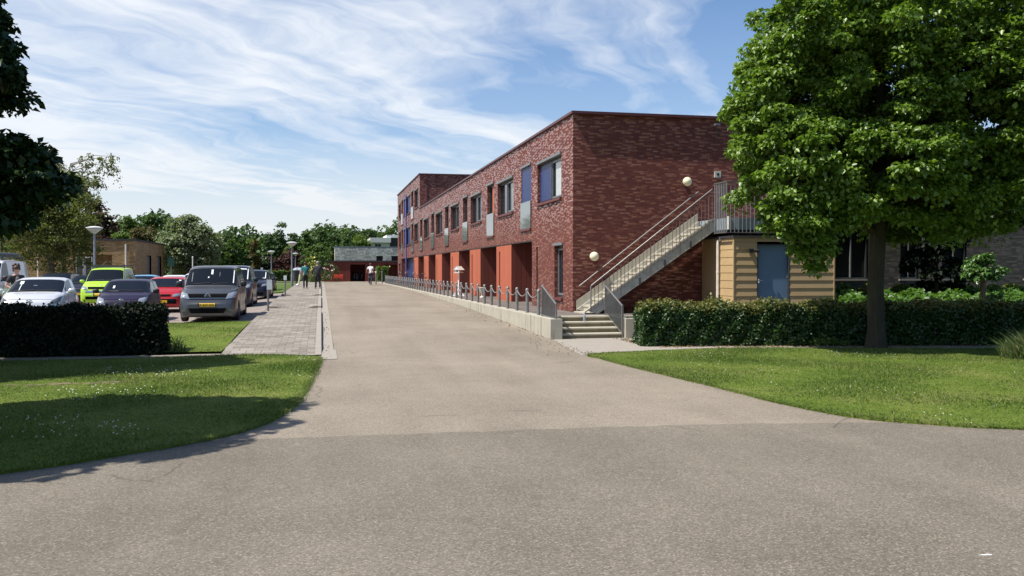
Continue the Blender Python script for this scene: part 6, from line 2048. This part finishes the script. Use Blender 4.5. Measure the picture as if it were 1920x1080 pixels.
VAN = dict(L=4.5, Wd=1.79, H=1.83, hood=1.14, wb=.95, rf=1.62, rr=4.25, tail=(4.42, 1.35, .95), belt=1.10, axles=(.85, 3.55), wr=.32, tumble=.24, hz=.93, nose=.58, boxy=True, sill=.17)
HATCH = dict(L=3.85, Wd=1.66, H=1.43, hood=.98, wb=.95, rf=1.72, rr=3.2, tail=(3.68, .98, .9), belt=.93, axles=(.75, 3.15), wr=.29, tumble=.34, hz=.80, nose=.5)
KA = dict(L=3.62, Wd=1.64, H=1.41, hood=.97, wb=.90, rf=1.62, rr=2.9, tail=(3.45, .95, .88), belt=.93, axles=(.68, 3.12), wr=.28, tumble=.36, hz=.76, nose=.46)
TINY = dict(L=3.0, Wd=1.68, H=1.50, hood=1.05, wb=.72, rf=1.50, rr=2.5, tail=(2.86, 1.0, .92), belt=1.0, axles=(.55, 2.55), wr=.3, tumble=.36, hz=.86, nose=.55)
SUV = dict(L=4.4, Wd=1.80, H=1.56, hood=1.05, wb=1.05, rf=1.85, rr=3.7, tail=(4.25, 1.08, .98), belt=1.0, axles=(.85, 3.5), wr=.33, tumble=.32, hz=.9, nose=.58)
BIGVAN = dict(L=4.9, Wd=1.95, H=2.0, hood=1.2, wb=.85, rf=1.65, rr=4.75, tail=(4.86, 1.3, 1.0), belt=1.15, axles=(.9, 4.0), wr=.33, tumble=.16, hz=1.0, nose=.6)

Pgrey = paint('grey_metallic', (0.10, 0.103, 0.11), .55, .34, .35)
Psilver = paint('silver_white_paint', (0.70, 0.71, 0.74), .35, .25)
Plime = paint('lime_paint', (0.40, 0.66, 0.04), 0, .35, .25)
Pka = paint('aubergine_paint', (0.022, 0.018, 0.042), .0, .34, .06, .22)
Pred = paint('red_paint', (0.40, 0.010, 0.014), .0, .32, .25)
Pdark = paint('dark_blue_paint', (0.014, 0.018, 0.034), .0, .3, .15, .3)
Pblack = paint('black_paint', (0.014, 0.014, 0.017), .0, .3, .2, .3)
Pwhite = paint('white_paint_car', (0.74, 0.76, 0.80), 0, .3)
Pblue = paint('light_blue_paint', (0.09, 0.30, 0.55), .1, .3)
PZ = lambda x, y: (x, y, G(x, y) + .004)


def at_px(px, y):
    return PZ(atx(px, y), y)


build_car('compact_van', 'dark grey metallic delivery van parked nearest to the footpath', 'van', at_px(388.5, 27.6), Car(**VAN), Pgrey, sides=((0.0, .30), (.34, .62), (.66, .96)),
          lights=[(.54, .75), (.84, .80), (.85, .99), (.62, .92)], lampm=M['lamp'], grille=[[(-.55, .75), (.55, .75), (.61, .915), (-.61, .915)]], bars=([(-.54, .772), (.54, .772), (.54, .784), (-.54, .784)],), fog=True,
          plate=(-.03, .56), ptext='P-837-DD', emblem=('ring', 0, .835, .085), mirror=(M['black'], .04), intake=[(-.5, .30), (.5, .30), (.58, .46), (-.58, .46)],
          stickers=((-.03, .03, .62, .9, 'sticker'), (-.62, -.60, .2, .75, 'lintel'), (.24, .255, .5, .75, 'lintel'), (.68, .71, .12, .95, 'sticker'), (-.12, -.08, .4, .48, 'sticker')))
build_car('compact_car', 'small silver white car parked behind the left hedge', 'car', at_px(52, 26.0), Car(**TINY), Psilver, sides=((0.02, .62),),
          lights=[(.50, .70), (.78, .78), (.80, .95), (.60, .84)], lampm=M['lamp_dark'], grille=[[(-.42, .64), (.42, .64), (.40, .665), (-.40, .665)]], plate=(0, .48), emblem=('loops', 0, .80, .055), rz=R(3),
          stickers=((-.50, -.40, .62, .86, 'sticker'), (-.45, -.43, .1, .62, 'sticker'), (-.1, 0, .45, .5, 'lintel')), intake=[(-.5, .36), (.5, .36), (.45, .44), (-.45, .44)])
build_car('compact_car', 'small dark aubergine car parked behind the hedge end', 'car', at_px(225, 28.6), Car(**KA), Pka, sides=((0.02, .56), (.62, .95)),
          lights=[(.46, .56), (.74, .60), (.76, .84), (.54, .78)], grille=[], plate=(0, .42), emblem=('oval', 0, .74, .05), mirror=(M['black'], 0), rz=R(2),
          stickers=((-.42, -.36, .3, .55, 'sticker'), (-.5, -.22, .02, .07, 'lintel')), intake=[(-.4, .5), (.4, .5), (.36, .56), (-.36, .56)])
build_car('compact_van', 'bright lime green van with a roof bar behind the small dark car', 'van', at_px(186, 40.9), Car(**VAN), Plime, sides=((0.0, .30), (.36, .62), (.66, .96)), rack='beam',
          lights=[(.52, .80), (.83, .86), (.84, 1.0), (.60, .94)], grille=[[(-.52, .84), (.52, .84), (.54, .94), (-.54, .94)]], plate=(0, .58), emblem=('oval', 0, 1.0, .04), intake=[(-.6, .36), (.6, .36), (.6, .5), (-.6, .5)], steel_bumper=[(-.62, .68), (.62, .68), (.62, .76), (-.62, .76)])
build_car('hatchback_car', 'red hatchback between the small dark car and the grey van', 'car', at_px(300, 35.0), Car(**HATCH), Pred, sides=((0.02, .5), (.54, .95)),
          lights=[(.44, .64), (.72, .67), (.74, .78), (.48, .75)], grille=[[(-.36, .66), (.36, .66), (.38, .74), (-.38, .74)]], plate=(0, .45), mirror=(M['black'], 0), stickers=((.5, .58, .75, .88, 'sticker'),), intake=[(-.6, .36), (.6, .36), (.6, .56), (-.6, .56)])
build_car('compact_van', 'dark blue grey van right behind the grey van', 'van', at_px(428, 35.6), Car(**VAN), paint('slate_paint', (0.03, 0.033, 0.055), .2, .3, .3), sides=((0.0, .30), (.34, .62), (.66, .96)),
          lights=[(.52, .86), (.83, .92), (.84, 1.05), (.60, .985)], grille=[[(-.52, .86), (.52, .86), (.56, .97), (-.56, .97)]], plate=(0, .6), mirror=(M['black'], .04), stickers=((.35, .62, .86, .93, 'sticker'), (.66, .70, .1, .95, 'sticker')))
build_car('estate_car', 'dark blue car behind the two vans beside the parking post', 'car', at_px(470, 43.0), Car(**SUV), Pdark, sides=((0.02, .42), (.46, .9)),
          lights=[(.50, .72), (.78, .77), (.80, .88), (.56, .84)], grille=[[(-.4, .70), (.4, .70), (.44, .82), (-.44, .82)]], plate=(0, .45), mirror=(M['black'], 0), stickers=((.62, .66, .1, .9, 'sticker'), (.5, .64, .1, .16, 'sticker')), intake=[(-.6, .3), (.6, .3), (.6, .42), (-.6, .42)])
build_car('hatchback_car', 'black car last in the row before the grass strip', 'car', at_px(489, 55.5), Car(**HATCH), Pblack, sides=((0.02, .5), (.54, .95)), lights=[(.44, .64), (.72, .67), (.74, .78), (.48, .75)], plate=(0, .45), mirror=(M['black'], 0))
build_car('panel_van', 'white panel van with roof pipes at the left edge', 'van', (-12.6, 35.3, G(-12.6, 36)), Car(**BIGVAN), Pwhite, scale=1.0, sides=((0.0, .26),), rack='pipe', lights=[(.55, .85), (.86, .9), (.88, 1.1), (.62, 1.02)], plate=(0, .6), mirror=(M['black'], .05))
build_car('hatchback_car', 'dark car half hidden between the white van and the birch', 'car', at_px(88, 49), Car(**SUV), Pblack, sides=((0.02, .42), (.46, .9)), lights=[(.50, .72), (.78, .77), (.80, .88), (.56, .84)], plate=(0, .45))
build_car('hatchback_car', 'dark blue car peeping out left of the lime green van', 'car', at_px(147, 47), Car(**HATCH), Pdark, sides=((0.02, .5), (.54, .95)), lights=[(.44, .64), (.72, .67), (.74, .78), (.48, .75)], plate=(0, .45))
build_car('hatchback_car', 'light blue car whose roof shows right of the lime green van', 'car', at_px(258, 50), Car(**HATCH), Pblue, sides=((0.02, .5), (.54, .95)), lights=[(.44, .64), (.72, .67), (.74, .78), (.48, .75)], plate=(0, .45))
build_car('hatchback_car', 'white car with only its roof showing above the red hatchback', 'car', at_px(318, 47), Car(**HATCH), Pwhite, sides=((0.02, .5), (.54, .95)), lights=[(.44, .64), (.72, .67), (.74, .78), (.48, .75)], plate=(0, .45))
build_car('estate_car', 'white car with a dark windscreen left of the grey van', 'car', at_px(366, 45), Car(**SUV), Pwhite, sides=((0.02, .42), (.46, .9)), lights=[(.50, .72), (.78, .77), (.80, .88), (.56, .84)], plate=(0, .45))

# ------------------------------------------------------------------ people
def skinned(name, chains, mat, parent, sub=2, root=0):
    """chains: lists of (key, (x, y, z), radius); shared keys join the chains"""
    idx, co_, ra, ed = {}, [], [], []
    for c in chains:
        prev = None
        for key, p, r in c:
            if key not in idx:
                idx[key] = len(co_); co_.append(p); ra.append(r)
            if prev is not None and prev != idx[key] and (prev, idx[key]) not in ed and (idx[key], prev) not in ed:
                ed.append((prev, idx[key]))
            prev = idx[key]
    me = bpy.data.meshes.new(name)
    me.from_pydata(co_, ed, [])
    o = bpy.data.objects.new(name, me)
    COL.objects.link(o)
    bm = bmesh.new(); bm.from_mesh(me)
    lay = bm.verts.layers.skin.verify()
    bm.verts.ensure_lookup_table()
    for i, r in enumerate(ra):
        bm.verts[i][lay].radius = r if hasattr(r, '__len__') else (r, r)
        bm.verts[i][lay].use_root = i == root
    bm.to_mesh(me); bm.free()
    o.modifiers.new('skin', 'SKIN')
    s = o.modifiers.new('sub', 'SUBSURF'); s.levels = sub; s.render_levels = sub
    dg = bpy.context.evaluated_depsgraph_get()
    new = bpy.data.meshes.new_from_object(o.evaluated_get(dg))
    o.modifiers.clear()
    o.data = new
    bpy.data.meshes.remove(me)
    new.materials.clear(); new.materials.append(mat)
    new.polygons.foreach_set('use_smooth', [True] * len(new.polygons))
    o.parent = parent
    return o


def hand(chs, key, w, d, side, curl=0.25):
    """palm, four unequal fingers and a thumb from wrist w along direction d"""
    d = Vector(d).normalized()
    ax = Vector((1, 0, 0)) if abs(d.x) < .7 else Vector((0, 0, 1))
    s = (Vector((0, 1, 0)) - d * d.y).normalized()
    n = d.cross(s) * side
    w = Vector(w)
    palm = w + d * .085
    chs.append([(key + 'wrist', tuple(w), .024), (key + 'palm', tuple(palm), (.034, .018))])
    for i, (o_, l) in enumerate(((.027, .072), (.009, .08), (-.009, .075), (-.027, .058))):
        b_ = palm + s * o_ + d * .006
        k1 = b_ + d * l * .55 + n * l * curl * .3
        k2 = k1 + d * l * .4 + n * l * curl * .9
        chs.append([(key + 'palm', tuple(palm), (.034, .018)), (key + 'f%d' % i, tuple(b_), .0105), (key + 'g%d' % i, tuple(k1), .0095), (key + 'h%d' % i, tuple(k2), .0078)])
    tb = w + d * .04 + s * .03
    chs.append([(key + 'palm', tuple(palm), (.034, .018)), (key + 't0', tuple(tb), .0125), (key + 't1', tuple(tb + d * .035 + s * .02 + n * .01), .010), (key + 't2', tuple(tb + d * .058 + s * .024 + n * .02), .0085)])


def person(label, loc, rz, H, J, top, legs, shoe, hair, sleeves='short', build=1.0, glasses=False, hairlong=False, group=None, skirt=0.0, over=None):
    t = thing('person', label, 'person', loc, rz, group)
    k = H / 1.75
    B = build
    P = dict(pelvis=(0, 0, .95), spine=(0, 0, 1.14), chest=(0, 0, 1.34), neck=(0, .005, 1.49), jaw=(0, .03, 1.575), head=(0, .02, 1.645), crown=(0, .0, 1.70), nose=(0, .13, 1.63))
    for s, c in ((1, 'R'), (-1, 'L')):
        P.update({'sh' + c: (s * .17, 0, 1.41), 'el' + c: (s * .25, -.03, 1.14), 'wr' + c: (s * .27, .06, .89), 'hip' + c: (s * .085, 0, .90), 'kn' + c: (s * .095, .02, .5), 'an' + c: (s * .10, -.02, .085), 'toe' + c: (s * .11, .14, .035)})
    P.update(J)
    P = {a: tuple(x * k for x in v) for a, v in P.items()}
    R_ = lambda r: r * k
    ch = [[('pelvis', P['pelvis'], R_(.115 * B)), ('spine', P['spine'], R_(.115 * B)), ('chest', P['chest'], R_(.135 * B)), ('neck', P['neck'], R_(.05)), ('jaw', P['jaw'], R_(.066)), ('head', P['head'], (R_(.078), R_(.095))), ('crown', P['crown'], R_(.068))],
          [('head', P['head'], R_(.08)), ('nose', P['nose'], R_(.016))]]
    for c in 'RL':
        s = 1 if c == 'R' else -1
        ear = (P['head'][0] + s * .088 * k, P['head'][1] - .0 * k, P['head'][2])
        ch.append([('head', P['head'], R_(.08)), ('ear' + c, ear, R_(.02))])
        ch.append([('chest', P['chest'], R_(.135 * B)), ('sh' + c, P['sh' + c], R_(.062)), ('el' + c, P['el' + c], R_(.042)), (c + 'wrist', P['wr' + c], R_(.026))])
        d = Vector(P['wr' + c]) - Vector(P['el' + c])
        hand(ch, c, P['wr' + c], d, s)
        ch.append([('pelvis', P['pelvis'], R_(.115 * B)), ('hip' + c, P['hip' + c], R_(.088)), ('kn' + c, P['kn' + c], R_(.058)), ('an' + c, P['an' + c], R_(.04)), ('toe' + c, P['toe' + c], R_(.032))])
    skinned('body', ch, M['skin'], t)
    q = .014
    tc_ = [[('spine0', tuple(Vector(P['pelvis']) + Vector((0, 0, -.10 * k))), R_(.142 * B)), ('spine', P['spine'], R_(.132 * B)), ('chest', P['chest'], R_(.15 * B)), ('col', tuple(Vector(P['chest']).lerp(Vector(P['neck']), .72)), R_(.075))]]
    for c in 'RL':
        a, e, w_ = Vector(P['sh' + c]), Vector(P['el' + c]), Vector(P['wr' + c])
        if sleeves == 'long':
            tc_.append([('chest', P['chest'], R_(.15 * B)), ('sh' + c, tuple(a), R_(.078 * B)), ('el' + c, tuple(e), R_(.058)), ('wr' + c, tuple(e.lerp(w_, .93)), R_(.043))])
        elif sleeves == 'short':
            tc_.append([('chest', P['chest'], R_(.15 * B)), ('sh' + c, tuple(a), R_(.078 * B)), ('el' + c, tuple(a.lerp(e, .72)), R_(.066))])
        else:
            tc_.append([('chest', P['chest'], R_(.15 * B)), ('sh' + c, tuple(a.lerp(e, .08)), R_(.07))])
    sk = skinned('shirt', tc_, M[top], t, root=0)
    if over:
        m = MB(); c_ = P['chest']; p_ = P['spine']
        m.ell((p_[0], p_[1] + .085 * k, (p_[2] + c_[2]) / 2), (.085 * k, .075 * k, .2 * k), 12, 8); m.build('shirt_front', M[over], sk, smooth=60)
    lc = []
    for c in 'RL':
        a, e, w_ = Vector(P['hip' + c]), Vector(P['kn' + c]), Vector(P['an' + c])
        lc.append([('p', tuple(Vector(P['pelvis']) + Vector((0, 0, .05 * k))), R_(.128 * B)), ('pp', P['pelvis'], R_(.132 * B)), ('hip' + c, tuple(a - Vector((0, 0, .03 * k))), R_(.1 * B)), ('kn' + c, tuple(e), R_(.073)), ('an' + c, tuple(e.lerp(w_, 1.02)), R_(.062))])
    skinned('trousers', lc, M[legs], t)
    for c in 'RL':
        a, b_ = Vector(P['an' + c]), Vector(P['toe' + c])
        skinned('shoe', [[('h', tuple(a + Vector((0, -.04 * k, -.035 * k))), R_(.045)), ('m', tuple(a.lerp(b_, .5) + Vector((0, 0, -.02 * k))), R_(.045)), ('t', tuple(b_ + Vector((0, .02 * k, .003 * k))), R_(.036))]], M[shoe], t)
    m = MB()
    h = P['head']
    rg = random.Random(int(H * 1000))
    m.ell((h[0], h[1] - .022 * k, h[2] + .035 * k), (.100 * k, .112 * k, .098 * k), 18, 10, .95)
    if hairlong:
        for i in range(46):
            a = rg.random() * 2 * PI; zz2 = rg.uniform(-.1, .1)
            m.ell((h[0] + math.cos(a) * .085 * k, h[1] - .035 * k + math.sin(a) * .07 * k * (1 if math.sin(a) < 0 else .55), h[2] + (.06 + zz2) * k), (.034 * k, .034 * k, .034 * k), 8, 5)
    m.build('hair', M[hair], t, smooth=60)
    m = MB()
    for s in (1, -1):
        m.ell((h[0] + s * .03 * k, h[1] + .088 * k, h[2] + .005 * k), (.012 * k, .008 * k, .007 * k), 8, 5)
    m.build('eye', M['black'], t)
    m = MB(); m.ell((h[0], h[1] + .092 * k, h[2] - .055 * k), (.024 * k, .009 * k, .006 * k), 8, 5); m.build('mouth', M['bench_red'], t)
    if glasses:
        m = MB()
        for s in (1, -1):
            m.ell((h[0] + s * .034 * k, h[1] + .098 * k, h[2] + .005 * k), (.031 * k, .010 * k, .023 * k), 12, 6)
            m.tube([(h[0] + s * .06 * k, h[1] + .095 * k, h[2] + .01 * k), (h[0] + s * .092 * k, h[1], h[2] + .012 * k)], .005 * k, 5)
        m.build('sunglasses', M['black'], t, smooth=60)
    return t


px_, py_ = 31, 28.3
pw = person('woman with reddish brown hair and sunglasses standing behind the silver white car', (atx(px_, py_), py_, .1), R(-142), 1.72,
            dict(elR=(.30, .02, 1.16), wrR=(.16, .22, 1.05), elL=(-.29, -.06, 1.16), wrL=(-.22, .2, 1.12)), 'c_black', 'c_jean', 'shoe', 'hair', 'short', 1.0, True, True, over='c_pattern')
person('walker in a teal patterned top and dark trousers seen from behind on the footpath', (-.97, 57.8, gz(57.8) + .09), R(4), 1.66,
       dict(knR=(.1, .10, .5), anR=(.1, .06, .085), toeR=(.11, .22, .035), knL=(-.1, .0, .5), anL=(-.1, -.14, .10), toeL=(-.11, .0, .035), elL=(-.27, .03, 1.14), wrL=(-.33, .1, .92)), 'c_teal', 'c_black', 'shoe', 'hair', 'short', 1.1)
person('heavy set walker in a charcoal jacket seen from behind near the kerb', (-.2, 57.2, gz(57.2) + .09), R(-2), 1.70,
       dict(knR=(.12, .02, .5), anR=(.14, -.06, .085), toeR=(.15, .09, .035), knL=(-.12, .06, .5), anL=(-.14, .06, .085), toeL=(-.15, .21, .035), elR=(.33, -.02, 1.15), wrR=(.34, .08, .9), elL=(-.33, -.02, 1.15), wrL=(-.34, .08, .9)), 'c_grey', 'c_black', 'shoe', 'hair_g', 'long', 1.6)
bg_ = thing('shoulder_cloth', 'pale lime cloth hanging from the hand of the teal walker', 'cloth', (-1.29, 57.88, gz(57.8) + .09))
m = MB(); m.tube([(0, 0, .90), (-.02, .01, .7), (-.06, .0, .45), (-.11, .0, .25)], [.05, .07, .055, .03], 10); m.tube([(.02, 0, .9), (.03, .03, .7), (.03, .03, .55)], [.03, .06, .03], 8); m.build('fabric', M['c_lime'], bg_, smooth=60)
m = MB(); m.ell((-.16, 0, .22), (.11, .09, .08), 12, 8); m.build('tied_end', M['c_white'], bg_, smooth=60)


def bicycle(label, loc, rz, mat, bag=False, group=None, name='bicycle'):
    """wheels along local y, front at +y"""
    t = thing(name, label, 'bicycle', loc, rz, group)
    for y in (-.53, .53):
        m = MB()
        m.tube([(0, y + .335 * math.cos(2 * PI * k / 26), .345 + .335 * math.sin(2 * PI * k / 26)) for k in range(27)], .018, 6, cap=False)
        wq = m.build('wheel', M['rubber'], t, smooth=60)
        m = MB()
        for k in range(14):
            a = 2 * PI * k / 14
            m.tube([(0, y, .345), (0, y + .325 * math.cos(a), .345 + .325 * math.sin(a))], .0025, 3)
        m.tube([(-.05, y, .345), (.05, y, .345)], .02, 8)
        m.build('spokes', M['chrome'], wq)
    m = MB()
    bb_, st_, hd, hd2 = (0, -.08, .30), (0, -.24, .80), (0, .40, .86), (0, .43, .70)
    for a, b_ in ((bb_, st_), (bb_, hd2), (st_, hd), (bb_, (0, -.53, .345)), ((0, -.22, .72), (0, -.53, .345)), (hd, (0, .42, .76)), ((0, .42, .76), (0, .53, .345))):
        m.tube([a, b_], .018, 7)
    m.build('frame', mat, t, smooth=50)
    m = MB(); m.tube([(-.28, .26, 1.02), (-.24, .36, 1.05), (0, .40, 1.0), (.24, .36, 1.05), (.28, .26, 1.02)], .013, 6); m.tube([(0, .40, .84), (0, .40, 1.0)], .015, 6); m.build('handlebar', M['chrome'], t, smooth=50)
    m = MB(); m.ell((0, -.28, .93), (.075, .14, .035), 12, 6); m.tube([(0, -.24, .78), (0, -.27, .92)], .014, 6); m.build('saddle', M['black'], t, smooth=50)
    m = MB(); m.tube([(-.09, -.08, .30), (.09, -.08, .30)], .012, 6); m.box(-.15, -.07, -.12, -.04, .14, .16); m.box(.07, .15, -.12, -.04, .44, .46); m.tube([(-.08, -.08, .3), (-.08, -.08, .15)], .01, 5); m.tube([(.08, -.08, .3), (.08, -.08, .45)], .01, 5); m.build('crank', M['steel'], t)
    m = MB(); m.box(-.07, .07, -.80, -.36, .74, .755); m.tube([(-.05, -.53, .345), (-.06, -.66, .74)], .007, 5); m.tube([(.05, -.53, .345), (.06, -.66, .74)], .007, 5); m.build('carrier', M['steel'], t)
    if bag:
        m = MB()
        for s in (-1, 1):
            m.ell((s * .16, -.6, .52), (.09, .2, .2), 12, 8, .6)
        m.build('pannier', M['black'], t, smooth=50)
    return t


cx_, cy_ = atx(695, 72.5), 72.5
bicycle('bicycle with black panniers ridden away up the road', (cx_, cy_, gz(cy_)), R(2), M['c_jean'], True)
person('cyclist in a white shirt and dark trousers riding away on the bicycle', (cx_, cy_ - .26, gz(cy_)), R(2), 1.72,
       dict(pelvis=(0, 0, 1.02), spine=(0, .05, 1.2), chest=(0, .13, 1.38), neck=(0, .19, 1.52), jaw=(0, .23, 1.6), head=(0, .22, 1.67), crown=(0, .20, 1.73), nose=(0, .33, 1.65),
            shR=(.17, .13, 1.45), shL=(-.17, .13, 1.45), elR=(.25, .32, 1.25), elL=(-.30, .30, 1.25), wrR=(.26, .52, 1.08), wrL=(-.28, .52, 1.08),
            hipR=(.09, .02, .98), hipL=(-.09, .02, .98), knR=(.12, .36, .76), anR=(.12, .17, .46), toeR=(.12, .31, .44), knL=(-.12, .24, .56), anL=(-.12, .14, .22), toeL=(-.12, .29, .19)), 'c_white', 'c_jean', 'shoe', 'hair', 'short')
bk0 = bicycle('dark bicycle parked by the blue entrance, nearest of the three', (6.5, 60.5, .5), R(70), M['c_jean'], False, 'bicycles parked by the blue entrance')
dup(bk0, (6.5, 66.5, .5), R(64), 'dark bicycle parked by the blue entrance beyond the nearest one')
dup(bk0, (6.4, 71.0, .5), R(75), 'dark bicycle parked deepest in front of the blue entrance panels')
dup(bk0, (3.35, 95.6, .49), R(8), 'bicycle on the left inside the red shed bay', 'bicycles inside the red shed')
dup(bk0, (3.75, 95.4, .49), R(-6), 'middle bicycle inside the red shed bay', 'bicycles inside the red shed')
dup(bk0, (4.15, 95.6, .49), R(5), 'bicycle on the right inside the red shed bay', 'bicycles inside the red shed')
